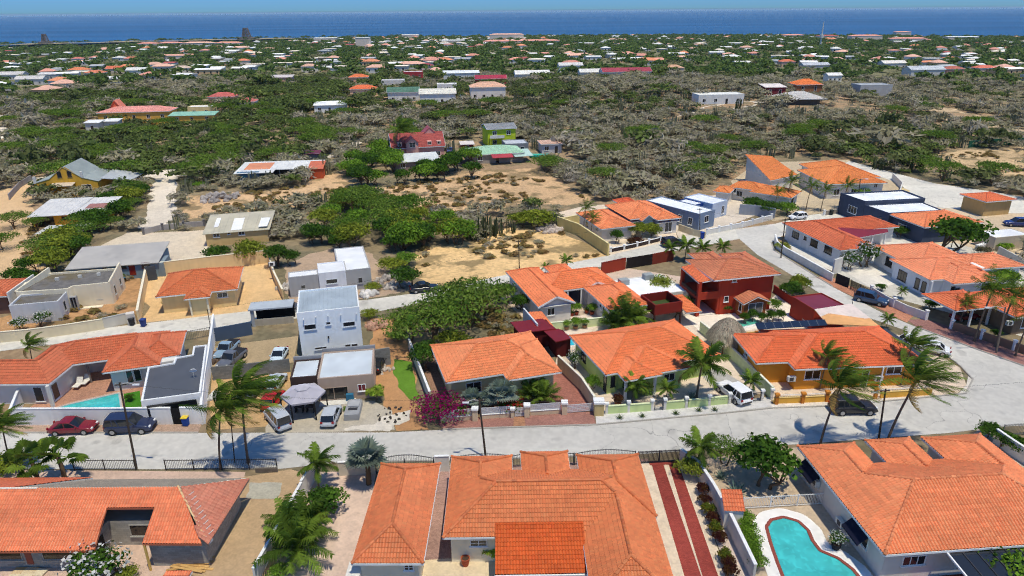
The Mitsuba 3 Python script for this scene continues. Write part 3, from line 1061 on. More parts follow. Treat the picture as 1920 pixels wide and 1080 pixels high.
def make_agave(kind, seed, n, L_, ca, cb, el=(0.2, 1.35), w=0.13):
    rng, parts = np.random.default_rng(seed), {}
    b = B()
    for k in range(n):
        az, e = k * 2.399, el[1] - (el[1] - el[0]) * ((k + .5) / n)
        d = np.array([math.cos(az) * math.cos(e), math.sin(az) * math.cos(e), math.sin(e)])
        s = np.cross(d, [0, 0, 1.0]); s /= np.linalg.norm(s)
        l = L_ * rng.uniform(.85, 1.1)
        c = tint(rng, 1, ca, cb, .1)[0]
        m = d * l * 0.45 + [0, 0, -0.02]
        b.add([(0, 0, .02) - s * w * .4, s * w * .4 + (0, 0, .02), m + s * w / 2, d * l, m - s * w / 2, m + [0, 0, -0.05]], [[0, 1, 5], [1, 2, 5], [2, 3, 5], [3, 4, 5], [4, 0, 5]], c)
    proto(kind, rosette=(b, 'leaf'))


make_agave('agave', 240, 26, 1.0, rgb(96, 122, 112), rgb(140, 160, 150))
make_agave('green_rosette', 241, 22, 0.7, rgb(60, 80, 40), rgb(100, 120, 60), w=0.08)


def make_cactus(seed, n, H, R):
    rng, b = np.random.default_rng(seed), B()
    for k in range(n):
        a, r = rng.uniform(0, 6.28), R * math.sqrt(rng.uniform())
        x, y, h = r * math.cos(a), r * math.sin(a), H * rng.uniform(0.45, 1.0)
        c = tint(rng, 1, rgb(70, 84, 56), rgb(108, 112, 82), .15)[0]
        l = rng.normal(0, 0.05, 2)
        b.tube([(x, y, 0), (x + l[0], y + l[1], h * .5), (x + l[0] * 3, y + l[1] * 3, h * 0.97), (x + l[0] * 3, y + l[1] * 3, h)], [.11, .12, .10, .03], c, 5, cap=False)
        if rng.uniform() < 0.5:
            z, e = h * rng.uniform(.3, .6), rng.uniform(0, 6.28)
            q = np.array([x + math.cos(e) * .35, y + math.sin(e) * .35])
            b.tube([(x, y, z), (*q, z + .15), (*q, z + h * .35)], [.09, .09, .05], c, 5, cap=False)
    proto('cactus', stem=(b, 'leaf'))


for i in range(3):
    make_cactus(250 + i, 16, 3.6, 1.3)

_rot = np.random.default_rng(77)


def plant(kind, px, py, h, name, label, cat='bush', group=None, rot=None, v=None, wide=1.0, z=None, world=None):
    """A copy of a kind of plant where it stands; h is its scale (height in metres for bushes)."""
    g = ground(px, py) if world is None else np.array(world)
    if z is not None:
        g = at(px, py, z)
    ps = PROTO[kind]
    p = ps[int(_rot.integers(len(ps))) if v is None else v % len(ps)]
    a = _rot.uniform(0, 360) if rot is None else rot
    M = T().translate([float(g[0]), float(g[1]), float(g[2]) - 0.02]).rotate([0, 0, 1], float(a)).scale([h * wide, h * wide, h])
    key = thing(name, label, cat, group)
    for k, (d, kd) in p.items():
        scene[f'{key}__{k}'] = {**d, 'to_world': M}
        if kd: labels[f'{key}__{k}'] = {'kind': kd}
    return key


# ------------------------------------------------------------------ cars
def loft(sections, n=14, e=3.2):
    """Rounded sections (x, z0, z1, half width) joined along x."""
    a = (np.arange(n) + 0.5) / n * 2 * np.pi
    cx, cz = np.sign(np.cos(a)) * np.abs(np.cos(a)) ** (2 / e), np.sign(np.sin(a)) * np.abs(np.sin(a)) ** (2 / e)
    v = np.vstack([np.stack([np.full(n, x), cx * w, (z0 + z1) / 2 + cz * (z1 - z0) / 2], 1) for x, z0, z1, w in sections])
    m = len(sections)
    i, j = np.meshgrid(np.arange(m - 1), np.arange(n), indexing='ij')
    q = np.stack([i * n + j, i * n + (j + 1) % n, (i + 1) * n + (j + 1) % n, (i + 1) * n + j], -1).reshape(-1, 4)
    f = np.vstack([q[:, [0, 1, 2]], q[:, [0, 2, 3]]])
    v = np.vstack([v, [[sections[0][0], 0, (sections[0][1] + sections[0][2]) / 2], [sections[-1][0], 0, (sections[-1][1] + sections[-1][2]) / 2]]])
    k = np.arange(n)
    f = np.vstack([f, np.stack([np.full(n, m * n), (k + 1) % n, k], 1), np.stack([np.full(n, m * n + 1), (m - 1) * n + k, (m - 1) * n + (k + 1) % n], 1)])
    return v, f


CARS = {  # length, half width, belt, roof, body tops (x share, z), glass: x shares of foot and top
    'sedan': (4.5, 0.88, 0.92, 1.45, ((-.5, .62), (-.49, .88), (-.36, .96), (.14, .95), (.40, .84), (.485, .66), (.5, .5)), (-.36, -.20, .02, .22)),
    'hatch': (4.0, 0.85, 0.95, 1.52, ((-.5, .6), (-.485, .95), (-.3, .98), (.2, .97), (.42, .86), (.49, .66), (.5, .5)), (-.47, -.38, .05, .26)),
    'suv': (4.7, 0.94, 1.08, 1.78, ((-.5, .7), (-.49, 1.08), (-.3, 1.1), (.2, 1.1), (.43, 1.02), (.49, .8), (.5, .6)), (-.48, -.43, .04, .22)),
    'van': (4.6, 0.9, 1.1, 1.95, ((-.5, .7), (-.49, 1.1), (-.3, 1.12), (.28, 1.12), (.46, .95), (.495, .75), (.5, .55)), (-.49, -.46, .16, .36)),
    'pickup': (5.2, 0.92, 1.02, 1.72, ((-.5, .7), (-.495, 1.0), (-.3, 1.02), (.2, 1.04), (.44, .96), (.49, .8), (.5, .6)), (-.10, -.06, .10, .22)),
}


def car(kind, px, py, yaw, col, label, cat='car', name='parked_car', group=None, world=None, scale=1.0, z=0.0):
    """A parked car: body, glass, roof, pillars, wheels (> rim), lights, plates and mirrors. yaw in degrees, nose along +x."""
    L_, W, belt, roof, tops, (g0, g1, g2, g3) = CARS[kind]
    g = ground(px, py) if world is None else np.array([*world, 0.0])
    M = np.eye(4)
    c, s = math.cos(math.radians(yaw)), math.sin(math.radians(yaw))
    M[:3, :3] = np.array([[c, -s, 0], [s, c, 0], [0, 0, 1]]) * scale
    M[:3, 3] = g
    M[2, 3] += z + 0.02
    key = thing(name, label, cat, group)
    col = np.asarray(col, float)

    def pt(n, b, m, up=None, smooth=False, lab=None):
        return part(up or key, n, b.move(M), m, smooth=smooth, label=lab)
    sec = []
    xs = np.linspace(-.5, .5, 19)
    tx, tz = [t[0] for t in tops], [t[1] for t in tops]
    for x in xs:
        e = max(0, (abs(x) - 0.38) / 0.12)
        sec.append((x * L_, 0.24 + 0.12 * e ** 2, np.interp(x, tx, tz), W * (1 - 0.16 * e ** 2)))
    b = B().add(*loft(sec, 16, 4.5), col)
    if kind == 'pickup':
        pass
    pt('body', b, 'car', smooth=True)
    gz0, wt = belt - 0.06, W * 0.80
    foot, topz = [(g0 * L_, W * .93), (g3 * L_, W * .93)], roof - 0.05
    gl = B()
    f0, f1, t0, t1 = g0 * L_, g3 * L_, g1 * L_, g2 * L_
    bl, tl = W * 0.95, wt
    c8 = [(f0, -bl * .96, gz0), (f1, -bl * .94, gz0), (f1, bl * .94, gz0), (f0, bl * .96, gz0), (t0, -tl, topz), (t1, -tl, topz), (t1, tl, topz), (t0, tl, topz)]
    for q in ((0, 1, 5, 4), (1, 2, 6, 5), (2, 3, 7, 6), (3, 0, 4, 7)):
        gl.quad(*[c8[i] for i in q], GLASS * 0.8)
    pt('window', gl, 'glass')
    rf = B().add(*loft([(t0 - .06, topz - .01, topz + .04, tl * .9), (t0 + .06, topz - .03, topz + .07, tl * 1.02), ((t0 + t1) / 2, topz - .03, topz + .09, tl * 1.04), (t1 - .08, topz - .03, topz + .06, tl * 1.02), (t1 + .05, topz - .02, topz + .02, tl * .92)], 14, 4), col)
    pt('roof', rf, 'car', smooth=True)
    pl = B()
    for sg in (-1, 1):
        for (fx, tx_) in ((f0, t0), (f1, t1), ((f0 + f1) / 2 - .1, (t0 + t1) / 2 - .1)) + (((f0 * .72 + f1 * .28), (t0 * .72 + t1 * .28)),) * (kind in ('suv', 'van', 'hatch')):
            pl.tube([(fx, sg * bl * .955, gz0), (tx_, sg * tl * 1.005, topz)], 0.045, col, 4)
    pt('pillar', pl, 'car')
    wr = 0.33 if kind not in ('suv', 'pickup') else 0.38
    ax = 0.31 * L_
    for x in (ax, -ax * 1.0):
        for sg in (-1, 1):
            m = trimesh.creation.cylinder(wr, 0.22, sections=20)
            m.apply_transform(trimesh.transformations.rotation_matrix(math.pi / 2, [1, 0, 0]))
            m.apply_translation([x, sg * (W - 0.10), wr])
            k = pt('wheel', B().mesh(m, rgb(30, 30, 32)), 'plain')
            m = trimesh.creation.cylinder(wr * 0.62, 0.02, sections=16)
            m.apply_transform(trimesh.transformations.rotation_matrix(math.pi / 2, [1, 0, 0]))
            m.apply_translation([x, sg * (W + 0.012), wr])
            pt('rim', B().mesh(m, rgb(170, 172, 176)), 'chrome', k)
    zt = np.interp(.48, tx, tz)
    for sg in (-1, 1):
        pt('headlight', B().box(L_ * .455, sg * W * .62 - .16, zt - .12, L_ * .487, sg * W * .62 + .16, zt + .03, rgb(225, 228, 230)), 'glass')
        pt('taillight', B().box(-L_ * .497, sg * W * .72 - .12, .72, -L_ * .47, sg * W * .72 + .12, .92, rgb(150, 18, 18)), 'glass')
        pt('mirror', B().box(f1 - .35, sg * (W + .08) - .09, belt - .02, f1 - .2, sg * (W + .08) + .09, belt + .12, col), 'car')
    pt('grille', B().box(L_ * .485, -W * .4, .45, L_ * .502, W * .4, .6, BLACK), 'plain')
    pt('bumper', B().box(-L_ * .507, -W * .7, .38, -L_ * .48, W * .7, .56, col * .8 if kind not in ('suv', 'pickup') else DARK), 'car')
    if kind == 'pickup':
        pt('cargo_bed', B().box(-L_ * .48, -W * .84, 1.0, -L_ * .13, W * .84, 1.035, rgb(40, 40, 42)), 'plain')
    return key


# ------------------------------------------------------------------ the setting: terrain, sea, roads, yards
def fan_grid(rs, half_deg, step_deg):
    a = np.radians(np.arange(-half_deg, half_deg + 1e-6, step_deg))
    R, A = np.meshgrid(rs, a, indexing='ij')
    v = np.stack([R * np.sin(A), R * np.cos(A), np.zeros_like(R)], -1).reshape(-1, 3)
    m, n = R.shape
    i, j = np.meshgrid(np.arange(m - 1), np.arange(n - 1), indexing='ij')
    return v, np.stack([i * n + j, (i + 1) * n + j, (i + 1) * n + j + 1, i * n + j + 1], -1).reshape(-1, 4)[:, ::-1]


SEA = -28.0


def coast(a):
    """How far the shore is, by azimuth in degrees: a lagoon cuts in on the left."""
    a = np.asarray(a, float)
    t = np.clip((a + 20) / 9, 0, 1)
    return 1650 + 290 * t * t * (3 - 2 * t) + 14 * np.sin(a * 1.7) + 9 * np.sin(a * 4.3 + 1)


az = np.arange(-76, 76.01, 1.0)
rings = [0.5, 20, 60, 100, 150, 180] + list(np.arange(190, 470, 12))
tt = np.linspace(0, 1, 30)
gv = []
for a in az:
    rs = rings + list(480 + (coast(a) - 480) * tt) + [coast(a) + 40]
    for i, r in enumerate(rs):
        x, y = r * math.sin(math.radians(a)), r * math.cos(math.radians(a))
        gv.append((x, y, float(height(x, y)) if i < len(rs) - 1 else SEA - 6))
n_ = len(rings) + 31
gi, gj = np.meshgrid(np.arange(len(az) - 1), np.arange(n_ - 1), indexing='ij')
gf = np.stack([gi * n_ + gj, (gi + 1) * n_ + gj, (gi + 1) * n_ + gj + 1, gi * n_ + gj + 1], -1).reshape(-1, 4)
put('ground', B().add(gv, gf, (0.3, 0.25, 0.2)), 'earth', kind='structure')
sv, sf = fan_grid([1500, 1900, 2400, 3200, 5000, 9000, 18000, 30000, 45000], 76, 4)
sv[:, 2] = SEA
put('sea', B().add(sv, sf, rgb(38, 84, 128)), 'sea_surface', kind='structure')


def ring(name, a0, a1, f0, f1, z, col, m='sheet', step=.5):
    """A level band between two distances, by azimuth."""
    A = np.arange(a0, a1 + 1e-6, step)
    v = [(r * math.sin(math.radians(a)), r * math.cos(math.radians(a)), z) for a in A for r in (float(f0(a)), float(f1(a)))]
    put(name, B().add(v, [[2 * i, 2 * i + 1, 2 * i + 3, 2 * i + 2] for i in range(len(A) - 1)], col), m, kind='structure')


ring('beach', -14, 76, lambda a: coast(a) + 2, lambda a: coast(a) + 24 + 8 * math.sin(a * 2.3), SEA + .8, rgb(206, 196, 176))
ring('shallow_water', -14, 76, lambda a: coast(a) + 20, lambda a: coast(a) + 85 + 25 * math.sin(a * 1.1), SEA + .3, rgb(60, 132, 150), 'sea_surface')
ring('lagoon', -60, -9, lambda a: coast(a) + 20, lambda a: 2060, SEA + .3, rgb(40, 110, 160), 'sea_surface')
ring('sand_spit', -60, -5, lambda a: 2060 + 10 * math.sin(a * 3), lambda a: 2060 + max(4, 62 + 26 * math.sin(a * 1.3) + 12 * math.sin(a * 5)), SEA + 2.2, rgb(126, 118, 96))
ROAD, ROADL = rgb(190, 187, 180), rgb(198, 194, 184)
sheet('main_street', [(-60, 812), (380, 812), (735, 811), (830, 806), (1115, 797), (1350, 776), (1445, 762), (1560, 758), (1745, 742), (1810, 737), (1823, 712), (1802, 688), (1755, 652), (1690, 617), (1600, 586), (1540, 552), (1478, 512), (1420, 478), (1385, 447), (1378, 430), (1450, 420), (1474, 438), (1446, 455), (1452, 470), (1500, 500), (1565, 540), (1660, 590), (1722, 615), (1830, 655), (1920, 687), (2040, 725), (2040, 792), (1880, 800), (1780, 812), (1500, 833), (1280, 846), (1200, 852), (860, 864), (630, 868), (520, 880), (310, 880), (250, 880), (-60, 880)], ROAD, 'road', lvl=4)
sheet('back_street', [(-40, 640), (40, 634), (170, 618), (300, 603), (390, 592), (480, 582), (560, 572), (690, 562), (770, 551), (850, 536), (950, 515), (1010, 503), (1080, 491), (1145, 478), (1230, 458), (1290, 442), (1378, 428), (1386, 448), (1280, 468), (1225, 480), (1130, 500), (1080, 506), (950, 531), (880, 546), (800, 566), (690, 588), (560, 597), (480, 606), (390, 619), (120, 643), (-40, 664)], ROADL, 'road', lvl=3)
sheet('upper_street', [(1448, 421), (1520, 403), (1600, 394), (1655, 384), (1688, 372), (1700, 358), (1688, 345), (1640, 328), (1585, 306), (1592, 302), (1668, 322), (1752, 344), (1850, 358), (1935, 372), (1935, 400), (1890, 400), (1706, 385), (1664, 394), (1590, 405), (1500, 418), (1470, 436)], ROADL, 'road', lvl=5)
DIRT, SAND, TAN, PALE = rgb(172, 138, 100), rgb(204, 190, 168), rgb(178, 142, 96), rgb(208, 198, 182)
sheet('dirt_lane', [(284, 318), (334, 318), (330, 345), (328, 392), (322, 430), (262, 430), (282, 372)], PALE * .9, 'sheet', lvl=3, jag=1.2, seed=3)
sheet('gravel_lane', [(62, 333), (112, 328), (330, 317), (400, 319), (440, 312), (442, 318), (395, 328), (330, 330), (110, 338), (50, 345)], PALE * .85, 'sheet', lvl=2, jag=1.2, seed=4)
sheet('dirt_yard', [(182, 462), (235, 438), (385, 432), (400, 470), (385, 486), (330, 492), (260, 508), (196, 472)], SAND * .92, 'sheet', lvl=2, jag=1.5, seed=5)
sheet('dirt_path', [(560, 301), (612, 292), (690, 252), (706, 250), (640, 291), (570, 306)], PALE * .8, 'sheet', lvl=2, jag=1.0, seed=6)
sheet('dry_lot', [(700, 356), (800, 338), (915, 318), (1010, 316), (1070, 350), (1100, 372), (1060, 384), (985, 378), (900, 402), (850, 415), (790, 392), (690, 372), (610, 380), (560, 392), (420, 402), (345, 410), (340, 372), (420, 360), (560, 352), (610, 322), (660, 330)], rgb(190, 158, 122), 'dry', lvl=1, jag=2.5, seed=7)
sheet('straw_lot', [(778, 470), (880, 455), (960, 424), (1035, 420), (1060, 440), (1125, 468), (1140, 482), (1080, 494), (1010, 505), (950, 517), (850, 538), (800, 534), (782, 508)], rgb(212, 178, 128), 'dry', lvl=1, jag=2.0, seed=8)
sheet('dirt_slope', [(1290, 212), (1330, 198), (1420, 188), (1480, 178), (1500, 186), (1420, 198), (1345, 212), (1300, 222), (1240, 226)], PALE * .8, 'sheet', lvl=1, jag=3, seed=9)
sheet('dirt_field', [(1745, 292), (1800, 282), (1925, 276), (1935, 345), (1870, 335), (1820, 318), (1760, 310)], rgb(186, 160, 124), 'dry', lvl=1, jag=3, seed=10)
sheet('dirt_field', [(1740, 195), (1800, 205), (1870, 228), (1935, 250), (1935, 262), (1830, 240), (1760, 222)], rgb(180, 158, 128), 'dry', lvl=1, jag=4, seed=11)
sheet('dirt_track', [(-30, 215), (8, 217), (14, 232), (12, 256), (-6, 268), (-40, 268)], PALE * .95, 'sheet', lvl=1, jag=3, seed=12)
sheet('dirt_yard', [(-40, 372), (45, 340), (72, 372), (60, 404), (62, 430), (190, 410), (148, 446), (150, 466), (60, 520), (-60, 520)], rgb(190, 160, 124), 'sheet', lvl=1, jag=2.0, seed=13)
# yards of the middle rows
sheet('sand_yard', [(282, 575), (262, 560), (276, 512), (500, 487), (530, 565), (520, 582), (300, 602), (262, 606)], rgb(204, 172, 126), 'sheet', lvl=2)
sheet('yard', [(-30, 606), (20, 590), (186, 520), (262, 515), (268, 600), (120, 622), (-40, 640)], rgb(172, 134, 96), 'dry', lvl=2)
sheet('rubble_yard', [(530, 500), (640, 455), (700, 480), (770, 530), (790, 546), (690, 560), (560, 571), (534, 560)], rgb(168, 146, 124), 'sheet', lvl=2, jag=1.0, seed=15)
sheet('brick_patio', [(95, 735), (110, 712), (190, 690), (270, 725), (268, 764), (100, 768), (55, 765)], rgb(186, 140, 116), 'brick', lvl=2)
sheet('yard', [(400, 650), (560, 630), (550, 680), (398, 690)], rgb(168, 148, 116), 'sheet', lvl=2)
sheet('yard', [(398, 700), (545, 690), (545, 770), (498, 800), (404, 806), (392, 770)], rgb(186, 154, 110), 'sheet', lvl=2)
sheet('gravel_forecourt', [(498, 800), (548, 745), (700, 752), (735, 770), (740, 806), (600, 811), (498, 811)], rgb(176, 168, 152), 'sheet', lvl=3)
sheet('dirt_strip', [(690, 596), (740, 600), (760, 650), (780, 740), (800, 805), (740, 806), (708, 720), (700, 650)], rgb(176, 134, 94), 'sheet', lvl=2, jag=.8, seed=18)
sheet('lawn', [(738, 675), (768, 680), (790, 745), (770, 752), (745, 722), (736, 700)], rgb(92, 128, 44), 'sheet', lvl=4, jag=.6, seed=19)
sheet('concrete_apron', [(640, 806), (662, 797), (700, 796), (720, 782), (766, 770), (770, 786), (732, 800), (728, 810)], rgb(206, 198, 184), 'sheet', lvl=5, jag=.4, seed=20)
PAVER, PAVER2 = rgb(172, 124, 112), rgb(166, 108, 96)
sheet('brick_pavement', [(822, 792), (860, 784), (1112, 772), (1118, 797), (830, 806)], PAVER, 'brick', lvl=5)
sheet('brick_path', [(964, 779), (982, 778), (986, 801), (962, 802)], rgb(190, 140, 108), 'brick', lvl=6)
sheet('brick_driveway', [(1030, 690), (1056, 700), (1112, 748), (1114, 770), (1000, 776), (1030, 730)], rgb(176, 118, 104), 'brick', lvl=3)
sheet('brick_yard', [(792, 690), (830, 640), (1000, 640), (1050, 735), (1000, 774), (860, 780), (822, 760)], rgb(150, 118, 100), 'brick', lvl=2)
sheet('white_pavement', [(1116, 772), (1365, 752), (1445, 744), (1447, 762), (1350, 776), (1118, 797)], rgb(196, 194, 192), 'sheet', lvl=5)
sheet('paved_yard', [(1040, 690), (1050, 640), (1020, 610), (1150, 590), (1300, 600), (1440, 735), (1365, 752), (1116, 772)], rgb(206, 190, 172), 'sheet', lvl=2)
sheet('driveway', [(1310, 700), (1345, 690), (1420, 735), (1365, 752)], rgb(166, 164, 162), 'sheet', lvl=4)
sheet('ochre_yard', [(1330, 640), (1395, 610), (1480, 605), (1700, 630), (1800, 690), (1812, 722), (1795, 738), (1740, 744), (1452, 755), (1440, 735)], rgb(206, 188, 166), 'sheet', lvl=3)
sheet('pavement', [(1447, 757), (1795, 741), (1812, 722), (1815, 706), (1824, 712), (1811, 738), (1745, 745), (1560, 763), (1446, 768)], rgb(206, 200, 190), 'sheet', lvl=6)
sheet('white_yard', [(1290, 600), (1250, 560), (1280, 545), (1440, 565), (1470, 540), (1500, 600), (1400, 620), (1330, 640)], rgb(224, 214, 200), 'sheet', lvl=4)
sheet('terrace', [(940, 560), (1010, 520), (1160, 500), (1285, 520), (1290, 600), (1020, 612), (985, 600)], rgb(196, 176, 158), 'sheet', lvl=2)
sheet('pale_patio', [(1030, 598), (1145, 585), (1150, 600), (1060, 640), (1030, 640)], rgb(216, 200, 184), 'sheet', lvl=4)
sheet('house_plot', [(1048, 398), (1100, 385), (1250, 380), (1262, 420), (1272, 452), (1145, 478), (1130, 465), (1060, 430)], rgb(206, 190, 168), 'sheet', lvl=2)
sheet('house_plot', [(1250, 395), (1300, 370), (1400, 360), (1440, 395), (1360, 425), (1274, 450)], rgb(196, 184, 168), 'sheet', lvl=2)
sheet('house_plot', [(1405, 390), (1370, 340), (1420, 305), (1590, 300), (1660, 330), (1692, 352), (1690, 366), (1650, 384), (1510, 404), (1450, 415)], rgb(176, 160, 134), 'sheet', lvl=2)
sheet('pale_verge', [(1692, 352), (1705, 357), (1706, 366), (1690, 378), (1650, 388), (1660, 380), (1686, 366)], rgb(190, 172, 130), 'sheet', lvl=6)
sheet('house_plot', [(1470, 440), (1520, 410), (1668, 400), (1710, 430), (1760, 480), (1740, 470), (1640, 515), (1565, 510), (1490, 480)], rgb(196, 192, 184), 'sheet', lvl=2)
sheet('house_plot', [(1668, 398), (1720, 352), (1930, 380), (1940, 500), (1860, 480), (1770, 470), (1712, 430)], rgb(190, 172, 146), 'sheet', lvl=1)
sheet('house_plot', [(1565, 512), (1640, 470), (1790, 455), (1940, 500), (1940, 640), (1830, 600), (1680, 560)], rgb(186, 182, 172), 'sheet', lvl=2)
sheet('driveway', [(1578, 505), (1628, 500), (1690, 530), (1640, 545)], rgb(206, 200, 188), 'sheet', lvl=5)
sheet('brick_verge', [(1530, 520), (1556, 518), (1600, 540), (1690, 575), (1715, 590), (1700, 605), (1640, 575), (1575, 545)], rgb(196, 136, 108), 'brick', lvl=5)
sheet('brick_pavement', [(1700, 600), (1735, 598), (1790, 616), (1925, 668), (1960, 690), (1925, 688), (1830, 655), (1722, 615)], rgb(164, 120, 112), 'brick', lvl=5)
# near row
sheet('brick_pavement', [(-40, 797), (30, 795), (378, 796), (372, 812), (-40, 812)], rgb(190, 160, 140), 'brick', lvl=5)
sheet('sand_lot', [(455, 895), (545, 880), (590, 895), (500, 1090), (380, 1090), (330, 1060), (430, 960)], rgb(180, 154, 120), 'sheet', lvl=3)
sheet('concrete_pad', [(468, 905), (530, 905), (520, 935), (462, 935)], rgb(176, 172, 156), 'sheet', lvl=5, jag=.3, seed=31)
sheet('gravel_yard', [(590, 885), (705, 885), (690, 980), (660, 1090), (500, 1090)], rgb(204, 180, 164), 'sheet', lvl=3)
sheet('brick_patio', [(-60, 880), (460, 885), (450, 960), (330, 1060), (300, 1090), (-60, 1090)], rgb(196, 170, 152), 'sheet', lvl=2)
sheet('brick_patio', [(800, 880), (1215, 860), (1240, 1000), (1180, 1090), (780, 1090)], rgb(186, 150, 138), 'brick', lvl=2)
sheet('cream_terrace', [(770, 1053), (830, 1048), (930, 1045), (1000, 1100), (760, 1100)], rgb(214, 196, 164), 'sheet', lvl=4)
sheet('driveway', [(1196, 866), (1275, 864), (1300, 900), (1368, 1090), (1238, 1090)], rgb(214, 196, 172), 'sheet', lvl=4)
RED = rgb(158, 72, 62)
sheet('red_strip', [(1222, 872), (1244, 872), (1318, 1090), (1286, 1090)], RED, 'brick', lvl=6)
sheet('red_strip', [(1254, 872), (1272, 870), (1350, 1090), (1320, 1090)], RED, 'brick', lvl=6)
sheet('red_strip', [(1215, 866), (1275, 864), (1277, 871), (1219, 873)], RED, 'brick', lvl=7)
sheet('planting_bed', [(1276, 866), (1310, 880), (1420, 1090), (1372, 1090), (1300, 905)], rgb(206, 190, 176), 'sheet', lvl=5)
sheet('gravel_yard', [(1300, 866), (1340, 858), (1500, 838), (1520, 860), (1700, 1090), (1420, 1090)], rgb(190, 170, 146), 'sheet', lvl=3)
sheet('gravel_yard', [(1700, 1090), (1640, 980), (1840, 800), (1960, 850), (1990, 1090)], rgb(186, 168, 150), 'sheet', lvl=2)


def kerb(pts, name='kerb', h=0.12, col=None, mat_='paint'):
    ln = LineString([tuple(ground(*q)[:2]) for q in pts])
    put(name, B().prism(ln.buffer(0.09, cap_style='flat'), -.05, h, CONC * 1.25 if col is None else col), mat_, kind='structure')


kerb([(-60, 812), (372, 812)])
kerb([(830, 806), (1118, 797), (1350, 776), (1446, 766), (1560, 762), (1745, 745), (1811, 738), (1824, 712), (1802, 688), (1755, 652)])
kerb([(630, 868), (860, 864), (1200, 852)])
kerb([(1722, 615), (1830, 655), (1920, 687), (2030, 722)])
kerb([(1446, 455), (1452, 470), (1500, 500), (1560, 537)])


# ------------------------------------------------------------------ houses of the near row
# long bungalow with the unfinished roof, bottom left
h = House('bungalow', 'long grey block bungalow with half finished orange tile roof in the lower left', fa((0, 1025), 2.6, 0.0), seed=11)
XA, XB, YB, ZE, ZR, YR, XR = -9.0, 15.8, 8.0, 2.6, 4.75, 4.1, 12.2
sl = (ZR - ZE) / YR
T1 = rgb(217, 126, 86)
front = Polygon([(XA, -0.35), (7.3, -0.35), (7.0, 2.6), (10.75, 2.6), (10.75, 0.1), (15.3, 0.05), (XR, YR), (XA, YR)])
rf = slope(h, [(XA, 0, ZE), (XB, 0, ZE), (XR, YR, ZR), (XA, YR, ZR)], T1, poly=front, tile=(0.22, 0.36, .10, .02), board=rgb(190, 110, 80))
east = Polygon([(XB, 0.0), (XB + .3, YB), (XR + .05, YR + .1), (13.1, 2.9), (13.6, 2.6), (14.5, 1.3), (14.4, 1.1), (15.0, 0.35)])
slope(h, [(XB, 0, ZE), (XB + .2, YB, ZE), (XR, YR, ZR)], rgb(188, 116, 92), poly=east, tile=(0.34, 0.36, .05, .03), board=rgb(120, 110, 104))
# bare roofing felt and battens where the tiles of the hip are still missing
fe = B().face([(XB, 0, ZE - .04), (XR + .05, YR, ZR - .05), (XR + .5, YR, ZR - .32), (XB + .15, 0.6, ZE - .06)], rgb(120, 124, 128))
h.add('roofing_felt', fe, 'sheetmetal')
for k in range(9):
    t = 0.12 + k * 0.085
    p = np.array([XB + (XR - XB) * t, YR * t, ZE + (ZR - ZE) * t])
    h.add('batten', B().bar(p + [0, 0, -.02], p + [0.28, 0.95, -.09], .05, .04, rgb(206, 208, 204)), 'plain')
hb = B()
for k in range(12):
    p, q = (np.array([XB - .25 + (XR - XB + .1) * t, .25 + (YR - .2) * t, ZE + (ZR - ZE) * t + .06]) for t in (k / 12, (k + 1.1) / 12))
    hb.bar(p + [0.03 * (k % 3), 0, 0], q, 0.12, 0.07, rgb(214, 186, 138))
h.add('hip_beam', hb, 'paint')
back = B().face([(2.6, YB, ZE), (XB + .2, YB, ZE), (XR, YR, ZR), (-1.2, YR, ZR)], rgb(196, 190, 178))
for k in range(1, 9):
    t = k / 9
    back.bar((2.6 - 3.8 * t, YB - (YB - YR) * t, ZE + (ZR - ZE) * t + .01), (XB + .2 + (XR - XB - .2) * t, YB - (YB - YR) * t, ZE + (ZR - ZE) * t + .01), .07, .06, rgb(150, 142, 132))
h.add('unfinished_slope', back, 'paint')
slope(h, [(XA, YB + .2, ZE), (2.4, YB + .2, ZE), (-1.3, YR + .1, ZR), (XA, YR + .1, ZR)], rgb(196, 106, 72), tile=(0.20, 0.36))
h.add('ridge_board', B().bar((XA, YR, ZR + .02), (0.8, YR, ZR + .02), .2, .06, rgb(222, 214, 200)), 'paint')
h.rects = []
w = B()
BLK = rgb(166, 162, 154)
w.prism(Polygon([(XA, 0.5), (6.5, 0.5), (6.5, 2.9), (10.9, 2.9), (10.9, 0.6), (15.2, 0.6), (15.2, 7.5), (XA, 7.5)]), -.3, 2.45, BLK)
h.add('wall', w, 'block')
h.window('S', 2.9, 8.2, 10.0, 1.0, 2.0, BLK, 1, 'window', BLACK)
h.window('S', 0.5, 2.6, 6.0, 0.9, 2.1, BLK, 1, 'window', BLACK)
h.window('S', 0.5, -0.9, 0.9, 0.9, 2.1, BLK, 1, 'window', BLACK)
h.add('door_opening', B().box(6.48, 1.0, 0, 6.53, 2.0, 2.0, BLACK), 'plain')
h.add('red_panel', B().box(1.2, 0.46, 0.4, 1.7, 0.5, 1.9, rgb(150, 84, 66)), 'paint')
h.post(10.85, 0.15, 0, 2.5, 0.14, rgb(206, 172, 100), 'timber_post')
h.foot.append(sbox(XA, 0.2, 15.4, 7.8))
block_out(sbox(XA, -.3, 16, 8), h.fr)
# tiled canopy just in front of it
h2 = House('porch', 'small orange tiled porch roof at the bottom edge before the grey bungalow', fa((300, 1078), 1.5, 0), 'porch', 12)
slope(h2, [(-.2, -1.6, 1.1), (1.9, -1.6, 1.1), (2.4, 0.1, 1.75), (0.5, 0.1, 1.75)], T1, tile=(0.2, .36))
h2.add('wall', B().box(0.3, -1.4, -.2, 2.0, 0, 1.0, BLK), 'block')

